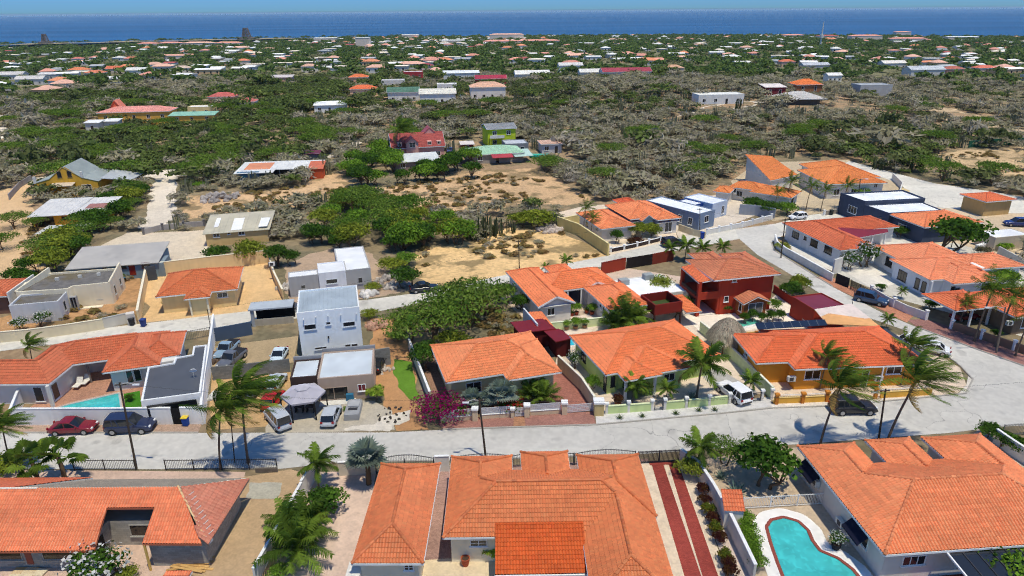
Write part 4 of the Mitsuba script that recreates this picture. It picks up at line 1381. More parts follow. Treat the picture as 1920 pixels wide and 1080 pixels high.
# garage house
h = House('garage', 'narrow garage with orange hipped tile roof beside the pale gravel yard', frame((664, 1057), (796, 1057), 2.8), 'garage', 13)
h.tiled([(-.2, 0, 5.05, 11.8)], 2.8, .54, rgb(202, 116, 72), wall=CREAM, over=.5)
h.win('S', 0.5, (759, 1059, 774, 1068), panes=2, bars=1)
h.box('side_wall', -.75, -.1, -.2, 0.28, 1.4, 1.7, OFFW)

# main house bottom centre
h = House('villa', 'large villa with broad orange hipped roof in the bottom centre beside the striped driveway', frame_n((830, 1009), (847, 857), 2.9), seed=14)
T3 = rgb(204, 118, 72)
h.tiled([(0, 0, 16.6, 8.1), (10.6, -6.6, 16.6, 8.1), (0, 2, 5.4, 10.2), (6.2, 3, 10.45, 10.75), (11.2, 2, 16.75, 10.15)], 2.9, .50, T3, wall=CREAM, tile=(.22, .37, .05, .045))
slope(h, [(4.0, -3.2, 2.35), (10.75, -3.2, 2.35), (10.75, 0.95, 3.42), (4.0, 0.95, 3.42)], rgb(197, 91, 40), holder=None)
h.add('gutter', B().bar((3.95, -3.26, 2.2), (10.8, -3.26, 2.2), .1, .14, WHITE), 'paint')
for x in (4.2, 7.4, 10.5):
    h.post(x, -3.0, -.1, 2.25, .22, CREAM)
h.win('S', .55, (883, 1013, 912, 1023), panes=2, bars=1)
h.window('W', .55, 1.5, 2.7, 0.9, 2.1, panes=2)
h.window('W', .55, 5.5, 6.7, 0.9, 2.1, panes=2)
h.window('E', 16.05, 3.0, 4.6, 0.9, 2.1, panes=2)
h.window('E', 16.05, -3.0, -1.4, 0.9, 2.1, panes=2)

# villa at the bottom right
h = House('villa', 'white villa with a big orange hipped roof beside the kidney shaped pool', frame_n((1661, 1045), (1494, 836), 3.0), seed=15)
T4 = rgb(222, 134, 88)
h.tiled([(0, 0.2, 17.8, 10.6), (0, 4, 5.4, 13.7), (6.6, 4, 10.9, 14.0), (12.0, 4, 17.8, 13.9)], 3.0, .45, T4, wall=rgb(206, 200, 192), tile=(0.26, 0.37, .11, .022))
W4 = .55
NAVY = rgb(22, 26, 48)
for p in ((1512, 872, 1540, 902), (1600, 980, 1631, 1018)):
    a, z1 = h.onwall('W', .55, p[0], p[1]); b, z0 = h.onwall('W', .55, p[2], p[3])
    a, b = min(a, b), max(a, b)
    k = h.window('W', W4, a + .2, b - .2, 1.1, 2.1, panes=3)
    aw = B().face([(W4 - .02, a, 2.55), (W4 - .02, b, 2.55), (W4 - .95, b, 1.75), (W4 - .95, a, 1.75)], NAVY)
    aw.face([(W4 - .95, a, 1.75), (W4 - .95, b, 1.75), (W4 - .95, b, 1.6), (W4 - .95, a, 1.6)], NAVY)
    h.add('awning', aw, 'paint')
h.win('S', .75, (1694, 1043, 1733, 1058), panes=3)
sg = B()
for x in (6.0,):
    pass
h.slab([(4.95, -4.6, 2.35), (10.4, -4.6, 2.35), (10.4, 0.15, 2.75), (4.95, 0.15, 2.75)], .06, rgb(40, 44, 50), 'glass', 'veranda_roof')
h.add('veranda_beam', B().bar((4.9, -4.7, 2.3), (4.9, 0.2, 2.7), .12, .14, WHITE), 'paint')
for k in range(1, 6):
    x = 4.95 + k * 1.1
    h.add('rafter', B().bar((x, -4.6, 2.36), (x, .15, 2.76), .07, .05, rgb(62, 62, 66)), 'plain')
for x in (5.1, 10.2):
    h.post(x, -4.4, 0, 2.35, .15, WHITE, 'veranda_post')
h.add('red_step', B().box(3.0, -1.6, 0, 10, 0.7, .06, rgb(150, 66, 50)), 'brick')


def ac_unit(label, h, side, c, px, py, group=None):
    """A wall mounted condenser: case, fan grille, bracket."""
    a, z = h.onwall(side, c, px, py)
    key = thing('air_conditioner', label, 'air conditioner', group)
    sgn = -1 if side in 'SW' else 1
    def bx(u0, v0, z0, u1, v1, z1, col):
        l, m = sorted((c + sgn * v0, c + sgn * v1))
        return B().box(u0, l, z0, u1, m, z1, col) if side in 'SN' else B().box(l, u0, z0, m, u1, z1, col)
    part(key, 'case', bx(a - .45, .06, z - .3, a + .45, .42, z + .3, rgb(205, 205, 200)).move(h.fr.M), 'paint')
    part(key, 'grille', bx(a - .28, .42, z - .23, a + .18, .435, z + .23, rgb(70, 72, 74)).move(h.fr.M), 'plain')
    part(key, 'bracket', bx(a - .4, 0, z - .36, a + .4, .4, z - .31, rgb(90, 90, 90)).move(h.fr.M), 'plain')
    return key


ac_unit('white air conditioner on the left wall of the villa beside the kidney pool', h, 'W', .55, 1581, 979)
ac_unit('small air conditioner near the back corner of the villa beside the kidney pool', h, 'W', .55, 1534, 903)

# ------------------------------------------------------------------ middle row
# long orange house with the pool
h = House('bungalow', 'long bent bungalow with orange tile roof and dark patio behind the turquoise pool', fa((0, 721), 2.8, 0), seed=16)
T5 = rgb(194, 104, 68)
h.tiled([(-14, 0, 5.35, 5.4), (0, 0, 5.35, 9.0)], 2.8, .55, T5, wall=OFFW)
kb = h.key
h5 = House.__new__(House)
h5.key, h5.fr, h5.rng, h5.foot = kb, fa((137, 684), 2.8, 18), np.random.default_rng(17), []
h5.tiled([(-3.2, 0.0, 9.5, 6.2), (3.6, -3.3, 9.5, 6.2), (6.5, -1.5, 11.4, 5.3)], 2.8, .50, T5, wall=OFFW, base=Polygon([(-2, 3.2), (4.2, 3.2), (4.2, -2.7), (11, -2.3), (11, 4.4), (9, 5.7), (-2, 5.7)]))
for i, p in enumerate(((238, 695, 249, 717), (252, 692, 264, 714))):
    h5.win('S', -2.7, p, panes=1, name='patio_door', sill=False)
h.window('E', 4.8, 0.8, 1.8, 0.3, 2.1, panes=1, name='door')
h.window('S', 0.55, 3.0, 3.9, 0.4, 2.1, panes=1)
h5.flatroof(Polygon([(8.3, -3.6), (8.75, -11.4), (14.5, -11.7), (14.2, 0.3), (12.7, 0.4), (12.75, -1.9), (11, -2.1), (10.9, -3.4)]), 2.75, rgb(226, 228, 228), rgb(86, 88, 92), par=.16, top_mat='sheetmetal', name='annex_wall')
h5.add('annex_opening', B().box(9.2, -11.62, .9, 14.0, -11.5, 2.3, rgb(26, 28, 30)).move(np.array([[1, 0, 0, 0], [-.052, 1, 0, .45], [0, 0, 1, 0], [0, 0, 0, 1.]])), 'glass')
h.post(5.2, -.2, 0, 2.7, .3, OFFW)
for x in (-1.4, 1.2):
    h5.post(x, 0.5, 0, 2.7, .18, rgb(120, 114, 108))

# small orange roof at the left edge
h = House('cottage', 'corner of an orange roofed cottage at the left edge of the picture', fa((0, 556), 2.9, 8), seed=18)
h.tiled([(-9, 0, 1.0, 7)], 2.9, .35, T5, lod=1, wall=rgb(120, 90, 76))
h.add('gable_wall', B().box(1.05, -.2, 0, 1.25, 7.2, 3.5, OFFW), 'paint')

# cream flat roofed house
h = House('flat_roofed_house', 'cream flat roofed house with stained grey roof and slanted parapets', fa((28, 610), 0, 14), seed=19)
CR = rgb(226, 216, 190)
RG = rgb(104, 102, 100)
h.flatroof(Polygon([(-.6, 4.2), (6.2, 3.6), (6.6, 4.6), (11.4, 4.8), (11.4, 11.2), (1.5, 11.6), (-.8, 8)]), 3.1, CR, RG, par=.3, top_mat='dry')
h.flatroof((-.1, 0.1, 6.0, 4.1), 2.7, rgb(198, 200, 202), RG, par=.25, name='front_block', top_mat='dry')
for p0, p1 in (((11.4, 4.8), (11.4, 11.2)), ((-.6, 4.2), (1.5, 11.6))):
    q = B()
    (ax, ay), (bx_, by_) = p0, p1
    q.face([(ax, ay, 3.0), (bx_, by_, 3.0), (bx_, by_, 4.3), (ax, ay, 3.5)], CR)
    q.face([(ax - .22, ay, 3.0), (bx_ - .22, by_, 3.0), (bx_ - .22, by_, 4.3), (ax - .22, ay, 3.5)], CR)
    q.quad((ax, ay, 3.5), (bx_, by_, 4.3), (bx_ - .22, by_, 4.3), (ax - .22, ay, 3.5), CR)
    q.quad((bx_, by_, 3.0), (bx_ - .22, by_, 3.0), (bx_ - .22, by_, 4.3), (bx_, by_, 4.3), CR)
    h.add('parapet', q)
h.window('S', 4.8, 7.6, 8.2, 1.0, 2.3, LGREY, 1)
h.window('S', 4.8, 9.3, 9.9, 1.0, 2.3, LGREY, 1)
h.window('S', 3.9, 6.3, 7.0, 0.0, 2.1, rgb(150, 150, 150), 2, 'door', sill=False, depth=.7)
h.window('E', 11.4, 6.0, 6.6, 1.0, 2.3, LGREY, 1)
h.window('E', 11.4, 9.0, 9.6, 1.4, 2.3, LGREY, 1)
h.window('E', 6.0, 1.5, 2.1, 0.9, 2.2, LGREY, 1)
h.box('step', 7.0, 3.6, 0, 10, 4.4, .15, CR)
for x in (3, 6, 8.5):
    h.box('roof_vent', x, 8.2 + x * .1, 3.1, x + .5, 8.5 + x * .1, 3.55, rgb(200, 198, 190))

# orange house in the walled sandy yard
h = House('cottage', 'cream cottage with orange hipped roof alone in a walled sandy yard', fa((291, 559), 2.8, 15), seed=20)
h.tiled([(0, 0.3, 10.9, 9.9), (4.0, -1.7, 7.4, 3)], 2.8, .40, rgb(202, 112, 68), lod=1, wall=rgb(216, 196, 146))
h.win('S', .85, (408, 549, 426, 557), panes=2)
h.window('S', -.9, 4.9, 6.6, 0.1, 2.1, rgb(180, 184, 190), 2, 'door', sill=False)
h.post(4.6, -1.3, 0, 2.7, .22, CREAM); h.post(6.9, -1.3, 0, 2.7, .22, CREAM)
ac_unit('air conditioner on the back wall of the sandy yard', House.__new__(House).__class__ and h, 'S', 10.6, 510, 494)

# white two storey block and the low house before it
h = House('two_storey_house', 'white two storey cube house with grey metal roof and small square windows', fa((556, 588), 6.2, 14), seed=21)
WB = rgb(234, 242, 248)
h.flatroof((0, 0, 7.45, 7.5), 6.05, WB, rgb(160, 172, 180), par=.22, t=.16, ribs=.5, cap=WHITE)
for p in ((571, 609, 592, 617), (612, 604, 619, 608), (644, 604, 665, 611)):
    h.win('S', 0, p, rgb(200, 206, 214), 1)
h.win('S', 0, (648, 646, 657, 653), rgb(200, 206, 214), 1); h.win('S', 0, (660, 645, 670, 652), rgb(200, 206, 214), 1)
h.win('S', 0, (591, 651, 612, 654), rgb(200, 206, 214), 1)
for p in ((569, 598), (592, 593), (615, 591), (639, 589), (668, 587)):
    a, z = h.onwall('S', 0, *p)
    h.add('roof_spout', B().tube([(a, .05, z), (a, -.28, z - .05)], .06, rgb(190, 194, 198), 6), 'plain')
a, z = h.onwall('S', 0, 616, 632)
h.add('wall_lamp', B().box(a - .08, -.18, z - .15, a + .08, 0, z + .15, DARK), 'plain')
h = House('low_house', 'low tan house with light grey flat roof before the white cube house', fa((541, 714), 3.0, 9), seed=22)
TANW = rgb(172, 152, 136)
h.flatroof((0.05, 0.6, 3.0, 4.8), 2.85, rgb(66, 52, 48), rgb(196, 204, 210), par=.12, name='dark_wall')
h.flatroof((3.0, 0.0, 9.0, 6.3), 2.85, TANW, rgb(196, 204, 210), par=.10, name='wall')
h.add('rear_parapet', B().box(-.1, 4.82, 2.6, 3.0, 5.05, 3.35, rgb(140, 142, 146)).box(3.0, 6.32, 2.6, 9.1, 6.55, 3.35, rgb(140, 142, 146)))
h.win('S', 0, (672, 721, 685, 732), WHITE, 2, pane=rgb(120, 34, 44))
h.win('S', 0, (601, 727, 652, 748), TANW, 2, 'porch_opening', rgb(34, 36, 36), sill=False)
h.add('porch_shelf', B().box(5.9, -.5, 0, 6.7, -.1, .9, rgb(50, 110, 140)), 'paint')
h.add('porch_step', B().box(3.0, -1.0, 0, 6.9, -.02, .12, OFFW))
h.win('S', 0.6, (563, 724, 577, 730), DARK, 2)

# unfinished L shaped white house
h = House('unfinished_house', 'unplastered grey L shaped house with white flat roof behind the white cube house', fa((540, 520), 3.3, 17), seed=23)
GB = rgb(168, 168, 168)
h.flatroof(Polygon([(0, 0), (4.4, 0), (4.4, 2.4), (0, 2.4)]), 3.15, GB, WHITE, par=.1, name='wall')
h.flatroof(Polygon([(4.4, -.35), (8.4, -.35), (8.4, 4.2), (4.4, 4.2)]), 3.4, rgb(216, 220, 226), WHITE, par=.15, name='entrance_wall')
h.flatroof(Polygon([(8.4, 0), (12.2, 0), (12.2, 11.2), (7.4, 11.2), (7.4, 4.25), (8.4, 4.25)]), 3.3, GB, WHITE, par=.1, name='wing_wall')
h.win('S', -.35, (612, 524, 632, 531), rgb(200, 204, 208), 1, pane=BLACK)
h.win('S', 0, (672, 521, 679, 530), GB, 1, pane=BLACK)
h.win('S', 0, (565, 535, 572, 541), GB, 1, pane=BLACK)
gt = fa((478, 612), 0, 11)
h = House('carport', 'long grey carport wall with dark opening left of the white cube house', gt, 'carport', 24)
h.box('wall', 0, 0, -.1, 5.2, .2, 1.0, rgb(172, 164, 148))
h.box('pillar', -.3, -.15, -.1, 0.1, .35, 2.6, rgb(160, 166, 172))
h.box('roof', -.5, -.3, 2.45, 5.3, 2.4, 2.65, rgb(170, 178, 186))
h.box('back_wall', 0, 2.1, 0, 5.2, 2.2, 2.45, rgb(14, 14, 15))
block_out(sbox(-.5, -.3, 5.3, 2.4), gt)

# orange house behind the bougainvillea
h = House('villa', 'villa with orange stepped hip roof behind the silver palms and pink bougainvillea', fa((836, 718), 3, 16.5), seed=25)
T6 = rgb(226, 136, 88)
h.tiled([(0, 0, 12.6, 9.3), (6.4, -1.5, 12.7, 7)], 3.0, .38, T6, wall=rgb(212, 200, 150), over=.7)
h.window('S', -.8, 10.3, 11.0, .9, 2.1, rgb(120, 130, 140), 1)
h.window('S', -.8, 9.2, 10.1, 0.0, 2.1, rgb(130, 90, 50), 1, 'door', rgb(90, 56, 34), sill=False)
h.window('S', .7, 2.4, 4.0, .9, 2.1, WHITE, 2)
BUR = rgb(122, 28, 26)
h8 = House('shed', 'burgundy flat roofed sheds between two orange villas', fa((965, 612), 2.6, 16.5), 'shed', 26)
h8.slab([(0, -2.0, 2.6), (4.9, -2.0, 2.5), (4.2, 1.2, 2.6), (-.2, 1.2, 2.7)], .12, BUR)
h8.slab([(3.6, -5.4, 2.45), (6.0, -5.0, 2.4), (5.3, -1.9, 2.4), (3.2, -2.1, 2.45)], .12, BUR)
h8.box('wall', .2, -1.8, -.1, 4.6, 1.0, 2.5, rgb(84, 24, 24)); h8.box('wall', 3.9, -5.0, -.1, 5.7, -2.2, 2.35, rgb(78, 22, 22))

# green house
h = House('villa', 'pale green villa with orange hipped roof behind the low green garden wall', fa((1137, 705), 2.9, 18), seed=27)
T7 = rgb(226, 126, 76)
LIME = rgb(190, 212, 128)
h.tiled([(0, 0.2, 14.6, 10.5), (2.3, -1.3, 9.7, 6.5), (1.4, -1.75, 5.9, 4)], 2.9, .40, T7, wall=LIME, over=.6, base=Polygon([(.6, .9), (1.6, .9), (2.2, 1.4), (4.4, 1.4), (5.6, -.6), (9.1, -.6), (9.1, .9), (14, .9), (14, 9.9), (.6, 9.9)]))
h.win('S', -.6, (1245, 701, 1264, 713), WHITE, 2)
h.window('S', 1.4, 2.9, 3.8, 0, 2.1, DARK, 1, 'door', sill=False)
h.window('S', .9, 1.1, 1.5, 0.9, 2.1, DARK, 1)
h.window('W', .6, 6.8, 8.0, 1.0, 2.1, DARK, 2)
h.window('W', .6, 1.1, 1.7, 0.0, 2.3, DARK, 1, 'side_door', sill=False)
h.post(1.8, -1.2, 0, 2.7, .26, WHITE); h.post(5.5, -1.0, 0, 2.7, .26, WHITE)
h.add('front_step', B().box(2.2, -1.4, 0, 5.6, 1.4, .1, rgb(150, 146, 140)), 'paint')

# ochre house
h = House('villa', 'ochre yellow villa with wide orange roof on the rounded street corner', fa((1490, 693), 2.9, 3.5), seed=28)
T8 = rgb(219, 109, 64)
OCH = rgb(206, 142, 50)
h.tiled([(0, 0, 15.4, 10.0), (-3.7, 1.7, 8, 9.3)], 2.9, .38, T8, wall=OCH, over=.55)
h.win('S', .55, (1510, 695, 1537, 710), WHITE, 2, pane=BLACK)
h.win('S', .55, (1663, 688, 1689, 700), WHITE, 2)
h.window('S', .55, 8.3, 9.0, 0.05, 2.1, WHITE, 1, 'door', sill=False); h.window('S', .55, 6.6, 7.5, .9, 2.1, WHITE, 1)
h.win('W', -3.15, (1396, 657, 1402, 668), WHITE, 2)
h.post(10.1, -.2, 0, 2.8, .12, WHITE, 'downpipe')
sp = roof_height(h.rects, 5, 8)
h.add('solar_panel', B().face([(-.8, 8.6, 3.75), (8.2, 9.1, 3.75), (8.2, 10.0, 4.15), (-.8, 9.6, 4.15)], rgb(36, 46, 66)).face([(-.8, 9.6, 4.13), (8.2, 10.0, 4.13), (8.2, 9.1, 3.72), (-.8, 8.6, 3.72)], DARK), 'glass')
for k in range(1, 8):
    x = -.8 + k * 1.125
    h.add('panel_joint', B().bar((x, 8.6 + .062 * k, 3.76), (x, 9.6 + .05 * k, 4.16), .04, .02, rgb(120, 126, 136)), 'plain')
h.slab([(9.6, 11.6, 2.75), (15.8, 10.3, 2.75), (15.2, 16.2, 3.3), (9.4, 14.8, 3.3)], .1, rgb(222, 168, 112), 'paint', 'awning')
h.slab([(9.5, 12.6, 2.9), (15.7, 12.0, 2.9), (15.2, 16.2, 3.36), (9.4, 14.8, 3.36)], .02, rgb(220, 204, 196), 'paint', 'awning_cloth')
h.box('boundary_wall', -4, 10.6, -.1, 9.4, 10.8, 2.4, rgb(212, 168, 92))
h.slab([(15.5, 2.0, 2.5), (17.4, 1.4, 2.4), (16.6, 10.2, 2.5), (15.6, 9.8, 2.6)], .06, rgb(58, 60, 64), 'sheetmetal', 'carport_roof')
for k in range(5):
    h.box('wall_pillar', -3 + 2.9 * k, 10.55, -.1, -2.6 + 2.9 * k, 10.85, 2.5, rgb(190, 120, 54))
ac_unit('air conditioner on the left front corner of the ochre villa', h, 'S', .55, 1482, 708)
ac_unit('air conditioner beside the door of the ochre villa', h, 'S', .55, 1645, 707)

h = House('garden_house', 'dark red flat roofed garden house with burgundy roof by the street', fa((1528, 581), 3.0, 8), 'house', 29)
h.flatroof(Polygon([(0, 0), (5.0, .6), (4.2, 5.4), (-.5, 4.9)]), 2.85, rgb(150, 54, 40), rgb(120, 44, 54), par=.12, t=.12)
for p in ((1487, 572, 1493, 584), (1497, 580, 1503, 594), (1505, 584, 1511, 598)):
    h.win('W', -.1, p, WHITE, 1)
# red two storey house
h = House('two_storey_house', 'brick red two storey house with balcony and white patio doors', fa((1346, 520), 6, 13), seed=30)
RW = rgb(160, 56, 36)
T9 = rgb(192, 116, 82)
h.tiled([(-.6, -.1, 9.7, 8.4), (1.0, 3.0, 5.2, 10.9), (5.5, 2.0, 9.9, 9.6)], 5.6, .30, T9, wall=RW, over=.6, base=Polygon([(1.1, .6), (9.1, .6), (9.1, 8.9), (6.1, 8.9), (1.6, 10.2), (1.1, 7.5)]), lod=1)
slope(h, [(-2.4, .7, 5.3), (1.2, .7, 5.35), (1.5, 6.8, 6.0), (-2.4, 6.2, 5.3)], rgb(222, 120, 76), lod=1)
for x, y in ((-2.1, .9), (1.0, .9), (-2.1, 6.0)):
    h.post(x, y, -.1, 5.2, .45, RW)
h.box('balcony_floor', -2.3, .7, 2.5, 1.15, 6.4, 2.95, RW)
h.box('balcony_parapet', -2.3, .7, 2.95, 1.1, .85, 3.6, RW); h.box('balcony_parapet', -2.3, .85, 2.95, -2.15, 6.4, 3.4, rgb(60, 40, 36))
h.box('inner_wall', -2.2, 6.3, 0, 1.1, 6.45, 5.3, rgb(120, 110, 108))
h.add('terrace_floor', B().box(-2.2, .8, 0, 1.1, 6.3, .1, rgb(214, 208, 200)))
h.win('S', .6, (1374, 519, 1381, 528), WHITE, 1); h.win('S', .6, (1358, 556, 1365, 565), WHITE, 1)
bx0 = (3.6, -1.6, 7.0, .6)
h.prismkey = h.add('bay_wall', B().prism(sbox(*bx0), -.1, 2.5, rgb(146, 88, 50)))
g0 = [(3.2, -2.0, 2.45), (3.2, .6, 2.45), (5.3, .6, 3.35), (5.3, -2.0, 3.35)]
g1 = [(7.4, .6, 2.45), (7.4, -2.0, 2.45), (5.3, -2.0, 3.35), (5.3, .6, 3.35)]
slope(h, g0, T9, lod=1); slope(h, g1, T9, lod=1)
h.add('bay_gable', B().face([(3.6, -1.6, 2.5), (7.0, -1.6, 2.5), (5.3, -1.6, 3.22)], rgb(146, 88, 50)))
h.window('S', -1.6, 4.3, 6.4, 0.15, 2.25, WHITE, 2, 'patio_door', rgb(96, 100, 104), sill=False)
h.window('W', 3.6, -1.0, -.4, .9, 2.1, WHITE, 1)
ac_unit('outdoor unit at the right corner of the brick red house', h, 'S', .6, 1427, 560)

# thatched shelter
th = thing('thatched_shelter', 'round thatched palapa with grey shaggy roof between the green and ochre villas', 'shelter')
c0 = ground(1361, 655)
tb = B()
rng = np.random.default_rng(31)
prof = [(0.25, 4.3), (0.7, 4.05), (1.3, 3.6), (1.8, 3.0), (2.15, 2.4), (2.35, 1.9)]
ang = np.linspace(0, 2 * np.pi, 40, endpoint=False)
V = np.vstack([[(c0[0] + r * math.cos(a), c0[1] + r * math.sin(a), z) for a in ang] for r, z in prof] + [[(c0[0], c0[1], 4.45)]])
F = [[i * 40 + j, i * 40 + (j + 1) % 40, (i + 1) * 40 + (j + 1) % 40, (i + 1) * 40 + j] for i in range(5) for j in range(40)]
tb.add(V, F, rgb(150, 140, 124)); tb.add(V[[*range(40), 240]], [[(j + 1) % 40, j, 40] for j in range(40)], rgb(140, 132, 118))
part(th, 'thatch', tb, 'paint')
sb = B()
m = 3400
s = rng.uniform(0, 1, m) ** .7
a = rng.uniform(0, 2 * np.pi, m)
rr, zz = np.interp(s, np.linspace(0, 1, 6), [p[0] for p in prof]), np.interp(s, np.linspace(0, 1, 6), [p[1] for p in prof])
p0 = np.stack([c0[0] + (rr + .03) * np.cos(a), c0[1] + (rr + .03) * np.sin(a), zz + .04], 1)
dv = np.stack([np.cos(a) * .55, np.sin(a) * .55, -np.ones(m) * .8], 1) + rng.normal(0, .12, (m, 3))
l = rng.uniform(.4, 1.0, (m, 1))
sd = np.stack([-np.sin(a), np.cos(a), np.zeros(m)], 1) * .06
vv = np.concatenate([p0 - sd, p0 + sd, p0 + dv * l])
sb.add(vv, np.stack([np.arange(m), m + np.arange(m), 2 * m + np.arange(m)], 1), np.tile(jitter_col(rgb(186, 176, 156), rng, m, .32), (3, 1)))
part(th, 'straw', sb, 'leaf', 'stuff')
for k in range(6):
    a = k * 1.047
    part(th, 'post', B().tube([(c0[0] + 1.9 * math.cos(a), c0[1] + 1.9 * math.sin(a), -.1), (c0[0] + 1.9 * math.cos(a), c0[1] + 1.9 * math.sin(a), 2.6)], .08, rgb(110, 86, 60), 6), 'bark')
block_out(Point(c0[0], c0[1]).buffer(2.4))


# ------------------------------------------------------------------ houses of the upper rows
T10 = rgb(228, 128, 79)
h = House('house', 'white gabled house with orange roofs round a small potted plant court', fa((1010, 577), 2.8, 18), seed=40)
h.tiled([(0, 0.1, 5.4, 14.6, 'S'), (3, 4.6, 14.0, 11.6), (8.6, 4.0, 12.5, 9.5, 'S'), (6.2, 10, 10.0, 14.6)], 2.75, .45, T10, wall=rgb(206, 204, 200), over=.45)
slope(h, [(-1.9, -5.0, 2.3), (.2, -5.0, 2.3), (.2, -.6, 2.35), (-1.9, -.6, 2.75)], T10)
h.box('lean_to_wall', -2.1, -5, -.1, -1.9, .4, 2.9, rgb(206, 208, 210))
h.win('S', .55, (1027, 578, 1039, 590), WHITE, 2)
h.win('S', 4.45, (1104, 545, 1116, 552), WHITE, 2)
h.add('porch_opening', B().box(5.2, 5.03, .05, 8.4, 5.06, 2.3, rgb(30, 34, 52)), 'glass')
for x in (6.2, 8.3):
    h.post(x, 4.7, 0, 2.6, .2, WHITE)
h = House('house', 'orange roofed house with dark red roof terrace behind the dark palms', fa((1145, 580), 2.8, 18), seed=41)
h.tiled([(-.4, -.3, 5.8, 8.4)], 2.8, .40, T10, wall=OFFW)
h.win('W', .1, (1125, 566, 1128, 576), WHITE, 1); h.win('W', .1, (1131, 572, 1134, 582), WHITE, 1)
tr = fa((1239, 600), 0, 18)
h.add('terrace_wall', B().prism(Polygon([(5.4, -2.2), (9.6, -2.2), (9.6, 1.8), (5.4, 1.8)]).difference(sbox(5.6, -2, 9.4, 1.6)), 2.2, 3.5, rgb(120, 34, 26)).prism(sbox(5.4, -2.2, 9.6, 1.8), 2.0, 2.3, rgb(108, 30, 24), top=rgb(60, 76, 40)))
for x, y in ((5.5, -2.1), (9.5, -2.1), (9.5, 1.7)):
    h.post(x, y, 0, 2.2, .2, rgb(60, 30, 26))
slope(h, [(9.7, -3.2, 2.2), (12.0, -3.4, 2.2), (11.6, 1.2, 2.9), (9.7, 1.2, 2.9)], T10, lod=1)
h = House('flat_roofed_house', 'low building with bright white flat roof and two roof units beside the red house', fa((1175, 560), 2.6, 17), seed=42)
h.flatroof(Polygon([(0, 0), (9.8, 0), (9.2, 7.2), (-1.2, 7.0)]), 2.5, OFFW, rgb(236, 236, 236), par=.1)
for x, y in ((1.4, 4.8), (5.8, 5.6)):
    h.box('roof_unit', x, y, 2.5, x + 1.4, y + 1.1, 3.3, rgb(150, 156, 158))

# house with the yellow side wall
h = House('villa', 'orange roofed villa behind the long pale yellow wall and straw lot', fa((1070, 427), 2.9, 18), seed=43)
h.tiled([(5.2, -1.9, 12.4, 9.6, '', 2.6), (12.2, 0.5, 22, 11.2), (16.9, -1.7, 22.1, 5)], 3.1, .36, rgb(230, 138, 90), lod=1, wall=OFFW)
h.win('W', 5.75, (1098, 416, 1103, 426), WHITE, 1); h.win('W', 5.75, (1117, 425, 1121, 433), WHITE, 1)
h.win('S', -1.15, (1247, 417, 1259, 434), WHITE, 2)
h.win('S', -1.3, (1170, 424, 1182, 432), WHITE, 2)
h.add('entry_gable', B().prism(sbox(14.6, -.2, 17.0, 1.0), -.1, 2.9, OFFW).face([(14.6, -.25, 2.9), (17.0, -.25, 2.9), (15.8, -.25, 3.9)], OFFW))
slope(h, [(14.3, -.6, 2.85), (14.3, 2.5, 2.85), (15.8, 2.5, 3.95), (15.8, -.6, 3.95)], rgb(230, 138, 90), lod=1)
slope(h, [(17.3, 2.5, 2.85), (17.3, -.6, 2.85), (15.8, -.6, 3.95), (15.8, 2.5, 3.95)], rgb(230, 138, 90), lod=1)
h = House('garden_house', 'small orange roofed garden house behind the villa with the yellow wall', fa((1162, 383), 2.6, 18), 'house', 44)
h.tiled([(0, 0, 4.2, 3.5)], 2.6, .4, rgb(206, 96, 60), lod=1, wall=OFFW)

# blue grey flat house
h = House('flat_roofed_house', 'slate blue house with white flat roofs and a royal blue corner', frame((1341, 393), (1385, 375), 3.4), seed=45)
SL = rgb(120, 136, 158)
F = h.fr
h.fr = fa((1341, 393), 3.4, 38)
h.flatroof(Polygon([(0, 0), (0, 13.6), (-5.0, 13.6), (-5.0, 0)]), 3.25, SL, rgb(232, 236, 240), par=.15)
h.flatroof(Polygon([(0, 5.5), (3.6, 5.5), (3.6, 10), (0, 10)]), 2.9, rgb(30, 62, 128), rgb(226, 230, 236), par=.12, name='blue_wall')
h.flatroof(Polygon([(3.6, 3.2), (8.6, 3.2), (8.6, 10.5), (3.6, 10.5)]), 3.1, rgb(182, 194, 212), rgb(226, 230, 236), par=.15, name='pale_wall')
for p in ((1321, 405, 1328, 416),):
    h.win('S', 0, p, WHITE, 2)
for y in (1.5, 4.0, 7, 9.5, 12):
    h.window('W', -5.0, y, y + .9, .9, 2.2, WHITE, 2)
h.window('S', 3.2, 6.8, 7.6, .6, 2.2, WHITE, 2)
h.window('S', 5.5, 1.2, 2.4, .2, 2.3, WHITE, 1)
h.box('pale_porch', .3, 2.4, -.1, 3.2, 5.4, .3, rgb(186, 198, 214))

# orange villa at the bend
h = House('villa', 'big orange hipped villa with white walls inside the road bend', fa((1555, 347), 3.5, 4), seed=46)
T11 = rgb(224, 134, 74)
h.tiled([(-.2, 0.6, 13.8, 15.2), (3.5, 6, 15.4, 22)], 3.5, .36, T11, lod=1, wall=OFFW)
h.win('S', 1.15, (1639, 344, 1645, 351), WHITE, 2)
h.window('S', 1.15, 2, 3.2, .9, 2.2, WHITE, 2); h.window('S', 1.15, 6, 7.2, .9, 2.2, WHITE, 2)
h.window('W', .35, 5, 6.2, .9, 2.2, WHITE, 2)
h = House('tall_house', 'tall white house with steep single slope orange roof beside the palms', fa((1445, 337), 3.2, 4), seed=47)
slope(h, [(0, 0, 3.1), (8.3, 4, 3.1), (5.5, 13, 6.2), (-1.4, 13.0, 6.4)], T11, lod=1)
h.add('wall', B().prism(Polygon([(.5, .6), (7.6, 4.2), (5.2, 12.2), (-.9, 12.2)]), -.2, 2.95, OFFW).face([(.48, .5, 2.9), (-1.0, 12.4, 2.9), (-1.0, 12.4, 6.0)], OFFW).face([(-1.0, 12.3, 2.9), (5.3, 12.3, 2.9), (5.3, 12.3, 5.9), (-1, 12.3, 6.0)], OFFW))
